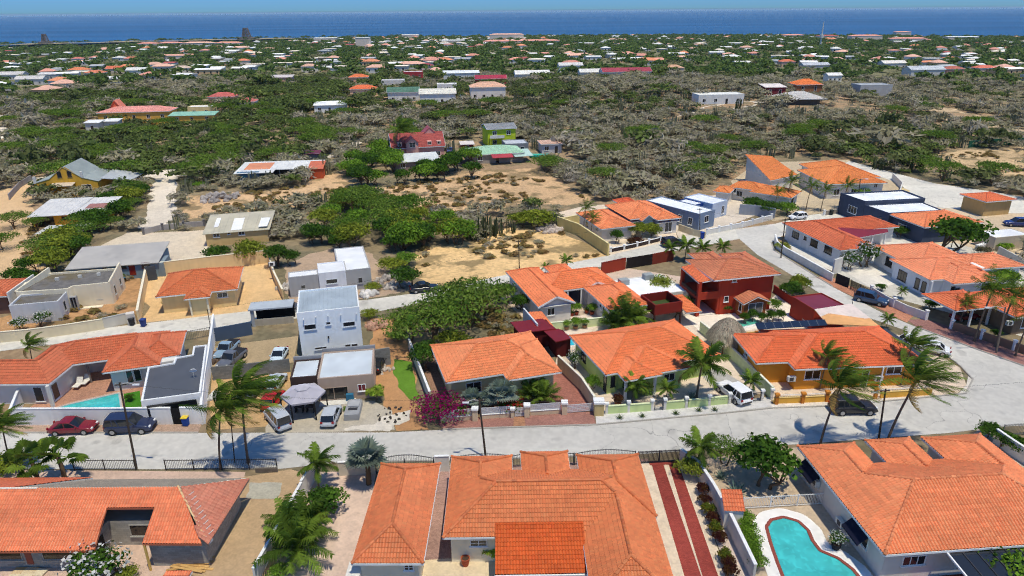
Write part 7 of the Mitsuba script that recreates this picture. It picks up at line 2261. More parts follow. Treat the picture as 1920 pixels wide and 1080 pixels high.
# the nearer houses of the town
TOWN = [
 (883, 187, 22, 11, 4.8, rgb(226, 220, 212), rgb(224, 178, 150), 'hip', 'white house with pale salmon roof behind the hill'),
 (892, 163, 24, 9, 3.8, rgb(170, 70, 74), rgb(176, 60, 78), 'gx', 'long crimson roofed house behind the white salmon roofed one'),
 (788, 196, 22, 10, 4.0, rgb(226, 226, 222), rgb(228, 224, 210), 'gx', 'white house with cream roof left of the salmon roofed house'),
 (728, 192, 20, 10, 4.0, rgb(220, 220, 214), rgb(90, 126, 106), 'gx', 'white house with green porch roof among the trees'),
 (657, 181, 18, 9, 3.2, rgb(226, 190, 160), rgb(226, 116, 70), 'hip', 'low house with orange roof at the edge of the scrub'),
 (820, 174, 14, 8, 3.6, rgb(222, 222, 220), rgb(214, 214, 210), 'flat', 'white box house beside the cream roofed house'),
 (832, 151, 32, 10, 4.0, rgb(210, 216, 218), rgb(226, 230, 230), 'shed', 'long pale blue white house with white roof'),
 (967, 152, 30, 11, 3.6, rgb(210, 208, 200), rgb(236, 234, 226), 'gx', 'long house with white roof at the foot of the hill'),
 (1130, 149, 44, 12, 4.0, rgb(214, 200, 196), rgb(168, 72, 84), 'gx', 'long low house with wine red roof behind the hill top'),
 (1088, 148, 20, 10, 3.6, rgb(216, 214, 206), rgb(226, 224, 216), 'gx', 'pale house with white roof left of the wine red roof'),
 (1245, 138, 20, 10, 3.4, rgb(220, 200, 180), rgb(226, 176, 140), 'hip', 'house with sandy pink roof right of the wine red roof'),
 (757, 147, 18, 9, 3.6, rgb(170, 60, 66), rgb(220, 220, 216), 'flat', 'red walled house with white roof in the town'),
 (785, 134, 16, 9, 3.6, rgb(214, 190, 180), rgb(172, 76, 84), 'hip', 'house with dull red roof in the town'),
 (655, 157, 16, 9, 3.4, rgb(226, 180, 150), rgb(226, 124, 76), 'hip', 'small orange roofed house left in the town'),
 (716, 165, 18, 9, 3.6, rgb(206, 204, 200), rgb(196, 192, 188), 'flat', 'grey white flat house in the town'),
 (1049, 137, 24, 10, 4.6, rgb(226, 224, 220), rgb(220, 218, 214), 'gx', 'white two part house by the tall palms'),
 (1057, 128, 20, 10, 3.6, rgb(214, 206, 196), rgb(216, 150, 130), 'hip', 'house with coral roof by the tall palms'),
 (30, 160, 24, 10, 3.4, rgb(214, 210, 204), rgb(210, 206, 200), 'gx', 'grey white house at the far left'),
 (0, 151, 22, 11, 3.4, rgb(214, 210, 204), rgb(206, 202, 198), 'gx', 'pale roofed house at the left edge'),
 (70, 150, 22, 9, 3.4, rgb(206, 202, 196), rgb(214, 210, 204), 'shed', 'low white house left of the orange cluster'),
 (98, 138, 16, 8, 3.6, rgb(230, 228, 224), rgb(232, 230, 226), 'flat', 'bright white house left of the orange cluster'),
 (128, 141, 20, 10, 3.4, rgb(224, 200, 170), rgb(226, 138, 92), 'hip', 'first house of the orange roofed cluster at left'),
 (160, 147, 18, 9, 3.4, rgb(214, 196, 176), rgb(218, 132, 96), 'hip', 'second house of the orange roofed cluster at left'),
 (200, 139, 24, 10, 3.6, rgb(214, 196, 176), rgb(224, 122, 84), 'gx', 'third house of the orange roofed cluster at left'),
 (238, 143, 20, 10, 3.8, rgb(222, 220, 210), rgb(220, 220, 214), 'gx', 'white house right of the orange cluster'),
 (325, 138, 18, 9, 3.6, rgb(220, 210, 196), rgb(214, 190, 170), 'hip', 'beige house right of the orange cluster'),
 (505, 157, 20, 9, 3.4, rgb(196, 160, 140), rgb(200, 190, 184), 'shed', 'brownish house with pale roof at the edge of the trees'),
 (446, 124, 14, 8, 4.2, rgb(226, 206, 190), rgb(226, 138, 100), 'hip', 'house with small orange roof in the left town'),
 (233, 118, 20, 9, 3.8, rgb(220, 200, 190), rgb(220, 130, 104), 'hip', 'coral roofed house in the left town'),
 (135, 118, 16, 8, 3.8, rgb(224, 206, 200), rgb(216, 130, 112), 'hip', 'small coral roofed house in the far left town'),
 (308, 112, 44, 9, 3.6, rgb(226, 210, 200), rgb(224, 170, 146), 'gx', 'long pale salmon roofed hall in the left town'),
 (620, 138, 20, 9, 3.6, rgb(226, 222, 214), rgb(222, 206, 190), 'hip', 'white house with beige roof left of the red walled house'),
 (566, 137, 16, 8, 4.4, rgb(224, 214, 200), rgb(220, 176, 150), 'hip', 'pale house in the trees left of centre'),
 (1465, 126, 16, 9, 3.8, rgb(220, 180, 160), rgb(216, 120, 84), 'hip', 'orange roofed house in the right town'),
 (1506, 133, 28, 9, 3.6, rgb(206, 200, 194), rgb(196, 200, 206), 'gx', 'grey roofed house in the right town'),
 (1656, 129, 26, 10, 3.6, rgb(216, 212, 206), rgb(230, 226, 216), 'gx', 'white roofed house in the right town'),
 (1707, 143, 34, 12, 3.6, rgb(206, 206, 202), rgb(200, 206, 210), 'gx', 'large pale grey roof in the right town'),
 (1774, 141, 18, 9, 3.6, rgb(196, 150, 130), rgb(186, 110, 90), 'hip', 'brown red roofed house in the right town'),
 (1833, 139, 20, 9, 3.6, rgb(216, 196, 180), rgb(222, 124, 98), 'hip', 'coral roofed house at the right'),
 (1552, 154, 12, 7, 3.4, rgb(230, 228, 220), rgb(236, 234, 228), 'gx', 'tiny white hut right of the slope houses'),
]
for i, (px, py, w, d, hg, wl, rf, kd, lab) in enumerate(TOWN):
    small_house('town_house', lab, px, py, w * .72, d * .85, hg * 1.12, 6, wl, rf, kd, 300 + i, 4 if w > 20 else 3, win_col=OFFW)


# ------------------------------------------------------------------ garden plants and trees, one by one
def palm_at(kind, crown_px, foot_y, name, label, group=None, v=0, cat='palm'):
    """A palm whose crown is sighted at crown_px and whose foot stands level with the picture row foot_y."""
    d = ray(*crown_px)
    y = ground(crown_px[0], foot_y)[1]
    p = EYE + d * (y - EYE[1]) / d[1]
    hz = float(height(p[0], p[1]))
    H, lx = {'windy_palm': (8, (1.2, 1.9, .5)[v % 3]), 'tall_palm': (7, .6), 'small_palm': (3, .15), 'bushy_palm': (1, .05), 'fan_palm': (2.2, 0), 'silver_palm': ((2.6, 1.8)[v % 2], 0)}[kind]
    s = max(.3, (p[2] - hz) / H)
    return plant(kind, 0, 0, s, name, label, cat, group, rot=0, v=v, world=(p[0] - lx * s, y, hz))


for a in (
    ('windy_palm', (1578, 727), 838, 'coconut_palm', 'left one of the two tall windblown coconut palms over the right end of the street', 0),
    ('windy_palm', (1724, 716), 838, 'coconut_palm', 'right one of the two tall windblown coconut palms, widest crown of all', 1),
    ('windy_palm', (1553, 668), 730, 'coconut_palm', 'windblown palm before the ochre villa front wall', 2),
    ('windy_palm', (1711, 648), 722, 'coconut_palm', 'windblown palm at the right corner of the ochre villa', 2),
    ('windy_palm', (54, 648), 700, 'coconut_palm', 'windblown palm behind the left wing of the long bungalow', 2),
    ('windy_palm', (412, 772), 880, 'coconut_palm', 'left palm of the pair at the edge of the car yard', 0),
    ('windy_palm', (452, 742), 868, 'coconut_palm', 'right palm of the pair at the edge of the car yard', 2),
    ('windy_palm', (2, 800), 880, 'coconut_palm', 'palm cut by the left picture edge above the fan palms', 2),
    ('windy_palm', (750, 243), 302, 'coconut_palm', 'tall palm in front of the salmon pink house', 2),
    ('tall_palm', (1099, 390), 434, 'coconut_palm', 'left palm of the pair by the yellow side wall', 0),
    ('tall_palm', (1112, 408), 444, 'coconut_palm', 'right palm of the pair by the yellow side wall', 1),
    ('small_palm', (594, 866), 914, 'garden_palm', 'small palm at the upper corner of the stepped white wall', 0),
    ('small_palm', (1314, 838), 886, 'garden_palm', 'green palm at the head of the striped driveway wall', 1),
    ('small_palm', (1317, 680), 748, 'garden_palm', 'thick palm with hanging dead leaves before the green villa carport', 0),
    ('small_palm', (1190, 722), 757, 'garden_palm', 'palm beside the porch column of the green villa', 1),
    ('small_palm', (1252, 728), 755, 'garden_palm', 'palm before the right window of the green villa', 0),
    ('small_palm', (1409, 712), 740, 'garden_palm', 'small palm right of the white station car', 1),
    ('small_palm', (1666, 598), 618, 'garden_palm', 'small palm behind the ochre villa by the right street', 0),
    ('tall_palm', (1814, 566), 612, 'coconut_palm', 'yellowish palm before the carport at the right edge', 0),
    ('tall_palm', (1862, 545), 640, 'coconut_palm', 'brownish palm before the brown house', 1),
    ('tall_palm', (1902, 556), 650, 'coconut_palm', 'palm with yellow stalks at the right edge', 0),
    ('tall_palm', (1935, 590), 668, 'coconut_palm', 'palm cut by the right picture edge', 1),
    ('tall_palm', (1484, 340), 388, 'coconut_palm', 'tallest palm of the upper palm row', 0),
    ('tall_palm', (1522, 349), 394, 'coconut_palm', 'second palm of the upper palm row', 1),
    ('tall_palm', (1549, 356), 396, 'coconut_palm', 'third palm of the upper palm row', 0),
    ('tall_palm', (1459, 360), 396, 'coconut_palm', 'leftmost lower palm of the upper palm row', 1),
    ('tall_palm', (1590, 348), 392, 'coconut_palm', 'rightmost palm of the upper palm row', 0),
    ('small_palm', (1062, 488), 508, 'garden_palm', 'small palm behind the gabled house by the back street', 1),
    ('small_palm', (1023, 500), 514, 'garden_palm', 'very small palm behind the gabled house', 0),
    ('small_palm', (1258, 464), 488, 'garden_palm', 'first palm of the clump above the red house', 0),
    ('small_palm', (1288, 460), 490, 'garden_palm', 'second palm of the clump above the red house', 1),
    ('small_palm', (1318, 464), 490, 'garden_palm', 'third palm of the clump above the red house', 0),
    ('small_palm', (1356, 462), 486, 'garden_palm', 'last palm of the clump above the red house', 1),
    ('small_palm', (1693, 545), 560, 'garden_palm', 'little palm in the yard of the long white villa', 0),
    ('fan_palm', (57, 860), 905, 'fan_palm', 'left fan palm behind the tiled roof at lower left', 0),
    ('fan_palm', (108, 856), 905, 'fan_palm', 'right fan palm behind the tiled roof at lower left', 1),
    ('silver_palm', (686, 856), 908, 'silver_palm', 'silvery blue fan palm on the pale gravel yard', 0),
    ('silver_palm', (884, 748), 772, 'silver_palm', 'left silvery palm before the bougainvillea villa', 1),
    ('silver_palm', (912, 750), 771, 'silver_palm', 'middle silvery palm before the bougainvillea villa', 1),
    ('silver_palm', (940, 738), 770, 'silver_palm', 'right silvery palm before the bougainvillea villa, the tallest', 1),
): palm_at(a[0], a[1], a[2], a[3], a[4], v=a[5])
for i, (x, y, s) in enumerate(((558, 1050, 1.35), (568, 1010, 1.2), (545, 1000, 1.0), (1168, 618, 1.5), (1190, 612, 1.1), (1150, 622, 1.0), (1020, 756, .9), (995, 752, .8))):
    plant('bushy_palm', x, y, s, 'bushy_palm', ('dark leafy palm clump by the stepped wall, the largest', 'leafy palm clump by the stepped wall, right one', 'leafy palm clump by the stepped wall, back one', 'dark palm thicket behind the green villa, the largest', 'dark palm thicket behind the green villa, right one', 'dark palm thicket behind the green villa, left one', 'green palm clump by the door of the bougainvillea villa, right one', 'green palm clump by the door of the bougainvillea villa, left one')[i], 'palm', v=i)

PL = [  # kind, foot, height, name, label
 ('round_tree', 1428, 908, 4.9, 'tree', 'leafy round tree in the gravel garden left of the right villa', 1.0),
 ('spreading_tree', 1360, 872, 2.6, 'tree', 'small thin tree left of the leafy round tree', .8),
 ('bright_bush', 1885, 1105, 3.3, 'tree', 'bright green tree at the lower right corner', 1.1),
 ('olive_bush', 1296, 892, 2.0, 'bush', 'brown green bush under the palm at the striped driveway', 1),
 ('round_tree', 1852, 822, 1.8, 'bush', 'dark hedge bush behind the right villa, left one', 1.2),
 ('round_tree', 1880, 838, 1.8, 'bush', 'dark hedge bush behind the right villa, middle one', 1.2),
 ('round_tree', 1908, 852, 1.8, 'bush', 'dark hedge bush behind the right villa, right one', 1.2),
 ('round_tree', 611, 962, 2.5, 'bush', 'dense round green bush by the stepped white wall', 1.25),
 ('croton', 588, 985, 1.7, 'bush', 'yellowish shrub under the dense round bush', 1),
 ('bright_bush', 524, 1085, 1.3, 'bush', 'low bright bush at the bottom of the stepped wall', 1),
 ('white_flower_bush', 190, 1092, 2.9, 'flowering_bush', 'large bush full of white flowers before the grey bungalow', 1.1),
 ('olive_bush', 243, 1090, 1.3, 'bush', 'low green bush right of the white flowered bush', .9),
 ('yellow_shrub', 705, 752, 1.9, 'bush', 'yellow green shrub at the corner of the low tan house', .9),
 ('bougainvillea', 826, 786, 2.5, 'bougainvillea', 'magenta bougainvillea covering the corner of the street wall', 1.15),
 ('red_flower_bush', 955, 772, 1.4, 'flowering_bush', 'red flowered bush behind the railing', 1.3),
 ('bright_bush', 860, 782, 1.4, 'bush', 'green bush under the bougainvillea', 1.2),
 ('bright_bush', 1110, 735, 2.2, 'tree', 'slim young tree at the left side of the green villa', .6),
 ('white_flower_bush', 1078, 690, 2.2, 'flowering_bush', 'white flowered shrub at the back left of the green villa', .7),
 ('spreading_tree', 806, 648, 5.4, 'tree', 'feathery bright green tree at the left of the overgrown lot', 1.0),
 ('spreading_tree', 868, 612, 5.8, 'tree', 'feathery bright green tree in the middle of the overgrown lot', 1.0),
 ('spreading_tree', 905, 590, 4.8, 'tree', 'feathery tree at the back of the overgrown lot', 1.0),
 ('spreading_tree', 770, 640, 4.2, 'tree', 'feathery tree at the left edge of the overgrown lot', .9),
 ('round_tree', 800, 690, 3.6, 'tree', 'dark leafy tree touching the roof of the bougainvillea villa', 1.0),
 ('olive_bush', 850, 655, 2.6, 'bush', 'brownish bush before the feathery trees', 1.2),
 ('spreading_tree', 840, 600, 4.6, 'tree', 'dark feathery tree between the brighter ones', 1.0),
 ('bright_bush', 745, 640, 1.6, 'bush', 'low green bush on the dirt strip', 1.2),
 ('round_tree', 762, 540, 3.6, 'bush', 'round dark bush beside the black saloon', 1.15),
 ('olive_bush', 738, 512, 2.6, 'bush', 'yellow green bush behind the round dark bush', 1.3),
 ('bright_bush', 762, 500, 2.4, 'bush', 'bright green bush above the round dark bush', 1.3),
 ('olive_bush', 1005, 425, 3.4, 'bush', 'wide olive bush at the edge of the straw lot', 1.7),
 ('olive_bush', 975, 424, 2.8, 'bush', 'left part of the olive bushes at the edge of the straw lot', 1.4),
 ('round_tree', 412, 494, 3.4, 'bush', 'round bush before the ochre cottage', 1.15),
 ('olive_bush', 470, 492, 4.2, 'tree', 'tall reed like tree right of the ochre cottage', .9),
 ('round_tree', 520, 500, 4.2, 'tree', 'dark tree behind the sandy yard wall', .9),
 ('round_tree', 548, 498, 3.0, 'tree', 'smaller dark tree right of the one behind the sandy yard wall', .9),
 ('spreading_tree', 405, 325, 5.6, 'tree', 'wide flat crowned tree left of the workshop', 1.25),
 ('spreading_tree', 365, 338, 5.0, 'tree', 'flat crowned tree by the dirt lane', 1.1),
 ('spreading_tree', 438, 300, 5.6, 'tree', 'flat crowned tree above the workshop', 1.2),
 ('spreading_tree', 240, 338, 5.4, 'tree', 'dark flat crowned tree right of the gabled yellow house', 1.0),
 ('round_tree', 268, 372, 3.8, 'bush', 'dense green bush at the end of the thicket by the dirt lane', 1.0),
 ('spreading_tree', 30, 428, 3.4, 'tree', 'small round tree on the bare yard at left', 1.0),
 ('spreading_tree', 70, 432, 2.8, 'tree', 'thin small tree before the low yellow cottage', .9),
 ('spreading_tree', 4, 470, 3.4, 'tree', 'small tree at the left picture edge', .9),
 ('bright_bush', 375, 355, 2.0, 'bush', 'green bush on the dry lot by the lane', 1.2),
 ('round_tree', 1787, 482, 7.4, 'tree', 'large round dark green tree before the charcoal house', 1.1),
 ('round_tree', 1687, 446, 2.4, 'bush', 'clipped round bush by the burgundy patio roof', 1.1),
 ('white_flower_bush', 1590, 506, 3.2, 'flowering_tree', 'left white flowered tree at the gate of the long white villa', .8),
 ('white_flower_bush', 1621, 500, 4.2, 'flowering_tree', 'right white flowered tree at the gate of the long white villa', .8),
 ('round_tree', 1480, 562, 3.0, 'bush', 'dark shrub left of the dark red garden house', 1.0),
 ('olive_bush', 1498, 550, 3.2, 'bush', 'grey green upright shrub by the brick red street wall', .7),
 ('bright_bush', 1451, 584, 2.0, 'tree', 'small green tree on the white yard of the red house', .7),
 ('round_tree', 1361, 586, 1.5, 'bush', 'clipped ball bush before the terrace of the red house', 1.1),
 ('olive_bush', 1240, 560, 3.4, 'tree', 'bright leafy tree beside the white flat roof', .9),
 ('round_tree', 1268, 590, 3.0, 'bush', 'dark leafy tree beside the roof terrace', 1.1),
 ('bright_bush', 1228, 550, 3.0, 'tree', 'leafy tree left of the terrace', .8),
 ('round_tree', 948, 566, 3.0, 'bush', 'dark bush left of the gabled house', 1.1),
 ('round_tree', 975, 582, 2.6, 'bush', 'dark shrub under the eave of the gabled house', 1.0),
 ('round_tree', 1156, 456, 2.8, 'bush', 'upright bush before the orange villa with the yellow wall', .8),
 ('olive_bush', 1199, 446, 3.2, 'bush', 'big olive bush before the entrance of that orange villa', 1.0),
 ('olive_bush', 1222, 444, 2.8, 'bush', 'olive bush right of the big one by the entrance', 1.0),
 ('red_leaf_shrub', 1192, 456, 1.2, 'bush', 'dark red shrub bed behind the low planter wall', 1.8),
 ('round_tree', 1412, 396, 3.2, 'bush', 'dark green hedge below the angled house, left one', 1.4),
 ('round_tree', 1440, 404, 3.2, 'bush', 'dark green hedge below the angled house, right one', 1.4),
 ('bright_bush', 1475, 402, 2.6, 'bush', 'green bush by the junction wall', 1.4),
 ('bright_bush', 1616, 372, 2.6, 'bush', 'yellow green bush before the big orange villa', 1.0),
 ('olive_bush', 1466, 470, 1.5, 'bush', 'dry bush inside the curved junction wall', 1.3),
 ('croton', 1850, 560, 3.0, 'tree', 'yellow green tree between the long villa and the brown house', .9),
 ('bright_bush', 1880, 540, 3.2, 'tree', 'green tree at the right end of the long white villa', .9),
 ('round_tree', 1650, 545, 1.2, 'bush', 'brown clipped bush by the driveway gate', 1.2),
 ('round_tree', 1745, 580, 1.5, 'bush', 'green shrub at the porch of the long white villa', 1.3),
 ('dry_bush', 1840, 480, 1.8, 'bush', 'dry bush on the slope at the right edge', 1.5),
 ('bright_bush', 1880, 470, 1.6, 'bush', 'green bush on the white mound at the right', 1.5),
 ('white_flower_bush', 40, 620, 2.0, 'flowering_bush', 'white flowered shrub before the cream flat house, left one', .9),
 ('white_flower_bush', 82, 612, 2.2, 'flowering_bush', 'white flowered shrub before the cream flat house, right one', .9),
 ('bright_bush', 335, 570, 1.6, 'bush', 'low shrubs under the eave of the orange cottage', 1.8),
 ('olive_bush', 205, 535, 2.0, 'bush', 'dry grass clump behind the blue tarpaulin', 1.6),
 ('round_tree', 244, 752, .9, 'bush', 'dark shrub by the lawn at the pool', 1.0),
 ('olive_bush', 700, 545, 1.2, 'bush', 'weeds by the white block rubble', 1.6),
 ('olive_bush', 692, 598, 1.4, 'bush', 'dry shrub right of the white cube house', 1.3),
 ('bright_bush', 650, 770, .5, 'bush', 'tiny plants along the low tan house', 1.2),
 ('spreading_tree', 1200, 745, 1.6, 'bush', 'young shrub behind the lime green wall', 1.0),
 ('yellow_shrub', 925, 1048, 1.5, 'bush', 'yellow green shrub at the corner of the bottom centre villa', .9),
 ('olive_bush', 20, 880, 1.5, 'bush', 'dark shrubs under the fan palms', 2.0),
 ('round_tree', 1865, 632, 1.2, 'bush', 'yellowish shrub before the brown house', 1.0),
]
for a in PL:
    plant(a[0], a[1], a[2], a[3], a[4], a[5], a[4].replace('_', ' '), wide=a[6])
for i, (x, y) in enumerate(((1395, 985), (1400, 1005), (1406, 1025), (1411, 1045), (1417, 1066))):
    plant('bright_bush', x, y, 1.5, 'hedge_bush', f'hedge bush along the inner side of the white pool garden wall, {("first", "second", "third", "fourth", "nearest")[i]} from the street', 'hedge', wide=.8)
for i, (x, y, kd) in enumerate(((1315, 925, 'r'), (1322, 948, 'r'), (1328, 965, 'c'), (1335, 982, 'r'), (1340, 1000, 'c'), (1347, 1018, 'r'), (1358, 1052, 'c'), (1364, 1066, 'r'), (1370, 1080, 'r'))):
    plant('red_leaf_shrub' if kd == 'r' else 'croton', x, y, 1.15, 'bed_shrub', f'{"dark red" if kd == "r" else "yellow"} shrub in the bed along the striped driveway, {("first", "second", "third", "fourth", "fifth", "sixth", "seventh", "eighth", "ninth")[i]} from the gate', 'shrub', wide=.75)
for x, y, s, lab in ((1352, 896, 1.0, 'blue grey agave left of the leafy round tree'), (1380, 925, 1.3, 'large blue grey agave by the tiny tiled canopy'), (1297, 748, 1.1, 'blue grey agave behind the lime green wall')):
    plant('agave', x, y, s, 'agave', lab, 'agave')
for i, (x, y) in enumerate(((1162, 785), (1204, 782), (1267, 777), (1310, 771), (1340, 770))):
    plant('green_rosette', x, y, .9, 'rosette_plant', f'spiky little plant on the white pavement, {("first", "second", "third", "fourth", "fifth")[i]} from the left', 'plant')
for i, (x, y, s) in enumerate(((1395, 606, 1.7), (1410, 602, 1.9), (1428, 606, 1.7), (1445, 604, 1.9), (1462, 602, 1.8))):
    plant('round_tree', x, y, s, 'oleander', f'dark oleander by the narrow pool, {("first", "second", "third", "fourth", "fifth")[i]} from the left', 'shrub', wide=.75)
rg = np.random.default_rng(21)
# thickets whose bushes nothing tells apart
for name, lab, grp, poly, n, kinds, hr in (
    ('thicket_tree', 'bushy green tree of the big thicket between the bare lots', 'trees of the big thicket', [(560, 420), (640, 385), (720, 378), (800, 410), (868, 440), (862, 466), (770, 478), (700, 468), (620, 470), (570, 455)], 46, ('round_tree', 'bright_bush', 'round_tree', 'olive_bush', 'spreading_tree'), (3.0, 5.2)),
    ('thicket_bush', 'bush of the diagonal thicket beside the yellow cottages', 'bushes of the diagonal thicket', [(262, 362), (252, 395), (212, 440), (160, 478), (116, 502), (60, 545), (20, 552), (60, 505), (130, 460), (165, 420), (205, 385)], 38, ('round_tree', 'spreading_tree', 'olive_bush', 'round_tree'), (2.4, 4.6)),
    ('grove_tree', 'green tree of the grove round the salmon pink house', 'trees round the salmon pink house', [(640, 345), (650, 318), (690, 290), (720, 285), (735, 310), (760, 330), (835, 318), (880, 300), (905, 330), (870, 345), (760, 345), (690, 352)], 30, ('round_tree', 'bright_bush', 'round_tree'), (3.6, 5.6)),
):
    P2 = Polygon([tuple(ground(*q)[:2]) for q in poly])
    x0, y0, x1, y1 = P2.bounds
    i = 0
    while i < n:
        q = (rg.uniform(x0, x1), rg.uniform(y0, y1))
        if P2.contains(Point(q)):
            plant(kinds[int(rg.integers(len(kinds)))], 0, 0, rg.uniform(*hr), name, lab, 'tree' if 'tree' in name else 'bush', grp, world=(*q, float(height(*q))))
            i += 1
    block_out(P2.buffer(-1))
for i, (x, y, s) in enumerate(((895, 446, 1.1), (915, 444, 1.25), (932, 440, .9), (958, 436, .8), (1480, 392, .8), (1645, 318, 1.0), (1700, 322, 1.1), (880, 448, .8), (1290, 225, 1.3), (1340, 232, 1.3), (1385, 205, 1.2))):
    plant('cactus', x, y, s, 'column_cactus', 'clump of tall grey green column cactus at the edge of the scrub', 'cactus', 'column cactus clumps')
rg = np.random.default_rng(31)
i = 0
while i < 74:
    px, py = rg.uniform(0, 1920), rg.uniform(205, 345)
    g = ground(px, py)
    if any(k.contains(Point(g[0], g[1])) for k in KEEP_OUT) or (1000 < px < 1700 and rg.uniform() < .6):
        continue
    plant('spreading_tree', px, py, rg.uniform(3.6, 5.6), 'scrub_tree', 'flat crowned green tree standing out of the wild scrub', 'tree', 'flat crowned trees in the scrub', wide=rg.uniform(.9, 1.25))
    i += 1
# ------------------------------------------------------------------ the far town
rg = np.random.default_rng(99)
ROOFS = {'white': (rgb(228, 228, 224), 'gx'), 'cream': (rgb(222, 210, 190), 'flat'), 'coral': (rgb(220, 154, 134), 'hip'), 'orange': (rgb(226, 148, 108), 'hip'), 'salmon': (rgb(226, 178, 156), 'hip'), 'grey': (rgb(178, 182, 184), 'gx'), 'dull red': (rgb(174, 92, 86), 'gx')}
RN = list(ROOFS)


def far_house(x, y, w, d, hg, ang, wl, rc, kd, lab, grp, name='distant_house'):
    z = float(height(x, y))
    key = thing(name, lab, 'house', grp)
    F = Frame((x, y), (math.cos(ang), math.sin(ang)), z)
    part(key, 'wall', B().prism(sbox(-w / 2, -d / 2, w / 2, d / 2), -3, hg, wl).move(F.M), 'plain')
    r = B()
    e = .5
    a, b = w / 2 + e, d / 2 + e
    t = hg + (.9 if kd == 'gx' else 2.0 if kd == 'hip' else .25)
    if kd == 'flat':
        r.box(-a, -b, hg, a, b, t, rc)
    else:
        m = max(a - b, a * .2) if kd == 'hip' else a
        r.quad((-a, -b, hg), (a, -b, hg), (m, 0, t), (-m, 0, t), rc); r.quad((a, b, hg), (-a, b, hg), (-m, 0, t), (m, 0, t), rc)
        r.add([(a, -b, hg), (a, b, hg), (m, 0, t)], [[0, 1, 2]], rc); r.add([(-a, b, hg), (-a, -b, hg), (-m, 0, t)], [[0, 1, 2]], rc)
    part(key, 'roof', r.move(F.M), 'plain')
    block_out(shapely.transform(sbox(-a - 2, -b - 7, a + 2, b), lambda p: p[:, :1] * F.u + p[:, 1:2] * F.n + F.o))
    wn = B()
    for i in range(max(2, int(w / 4))):
        s = -w / 2 + w * (i + .5) / max(2, int(w / 4))
        wn.box(s - .6, -d / 2 - .03, hg * .3, s + .6, -d / 2 + .02, hg * .72, GLASS)
    if math.hypot(x, y) < 900:
        part(key, 'window', wn.move(F.M), 'plain', 'stuff')
    return key


out = unary_union(KEEP_OUT)
shapely.prepare(out)
placed = []
belts = ((470, 760, 100, 'in the near far town'), (760, 1250, 110, 'in the middle of town'), (1250, 1890, 84, 'near the sea'))
for r0, r1, n, where in belts:
    k = tries = 0
    while k < n and tries < 6000:
        tries += 1
        a = math.radians(rg.uniform(-40, 40))
        r = math.sqrt(rg.uniform(r0 ** 2, min(r1, 1890) ** 2))
        x, y = r * math.sin(a), r * math.cos(a)
        if r > coast(math.degrees(a)) - 40 or (470 < r < 620 and -30 < x < 330):
            continue
        dn = meshkit.fbm(np.array([[x / 170, y / 170, 3.0]]), 2, 5)[0]
        if dn < .42 or out.contains(Point(x, y)) or any((x - p) ** 2 + (y - q) ** 2 < 17 ** 2 for p, q in placed):
            continue
        placed.append((x, y))
        rn = RN[int(rg.choice(7, p=(.34, .15, .09, .08, .19, .11, .04)))]
        rc, kd = ROOFS[rn]
        big = rg.uniform() < .12
        w, d = rg.uniform(9, 15) * (1.7 if big else 1), rg.uniform(7, 11)
        wl = np.array([.72, .70, .66]) * rg.uniform(.75, 1.05) if rg.uniform() < .75 else rgb(214, 180, 140)
        far_house(x, y, w, d, rg.uniform(3.0, 4.6), rg.uniform(-.35, .35), wl, rc * rg.uniform(.85, 1.05), kd, f'distant house with {rn} roof among trees {where}', f'{rn} roofed houses {where}')
        k += 1
more = B()
rg2 = np.random.default_rng(123)
k = 0
while k < 330:
    a = math.radians(rg2.uniform(-38, 38)); r = math.sqrt(rg2.uniform(640 ** 2, 1880 ** 2))
    x, y = r * math.sin(a), r * math.cos(a)
    if r > coast(math.degrees(a)) - 30 or meshkit.fbm(np.array([[x / 150, y / 150, 8.0]]), 2, 5)[0] < .47 or out.contains(Point(x, y)) or any((x - p) ** 2 + (y - q) ** 2 < 15 ** 2 for p, q in placed):
        continue
    placed.append((x, y)); k += 1
    rc = ROOFS[RN[int(rg2.choice(7, p=(.40, .18, .08, .05, .18, .09, .02)))]][0] * rg2.uniform(.85, 1.05)
    w, d, hg, z = rg2.uniform(4.5, 8.5), rg2.uniform(4, 6), rg2.uniform(3, 4.6), float(height(x, y))
    one = B().box(-w, -d, -3, w, d, hg, np.array([.74, .72, .68]) * rg2.uniform(.7, 1.05))
    t_, m_ = hg + rg2.uniform(.4, 1.9), max(w - d, 1)
    one.quad((-w - .5, -d - .5, hg), (w + .5, -d - .5, hg), (m_, 0, t_), (-m_, 0, t_), rc); one.quad((w + .5, d + .5, hg), (-w - .5, d + .5, hg), (-m_, 0, t_), (m_, 0, t_), rc)
    one.add([(w + .5, -d - .5, hg), (w + .5, d + .5, hg), (m_, 0, t_)], [[0, 1, 2]], rc); one.add([(-w - .5, d + .5, hg), (-w - .5, -d - .5, hg), (-m_, 0, t_)], [[0, 1, 2]], rc)
    for i in range(2):
        one.box(-w * .6 + i * w * .9, -d - .05, hg * .3, -w * .6 + i * w * .9 + 1.3, -d, hg * .7, GLASS)
    c_, s_ = math.cos(.3 * math.sin(k)), math.sin(.3 * math.sin(k))
    one.move(np.array([[c_, -s_, 0, x], [s_, c_, 0, y], [0, 0, 1, z], [0, 0, 0, 1.]]))
    for v, f, c in zip(one.V, one.F, one.C):
        more.V.append(v); more.F.append(f + more.n); more.C.append(c)
    more.n += one.n
    KEEP_OUT.append(sbox(x - w - 1, y - d - 6, x + w + 1, y + d))
put('far_settlement', more, 'plain', 'hundreds of tiny pale roofed houses scattered through the far town', 'houses', kind='stuff')
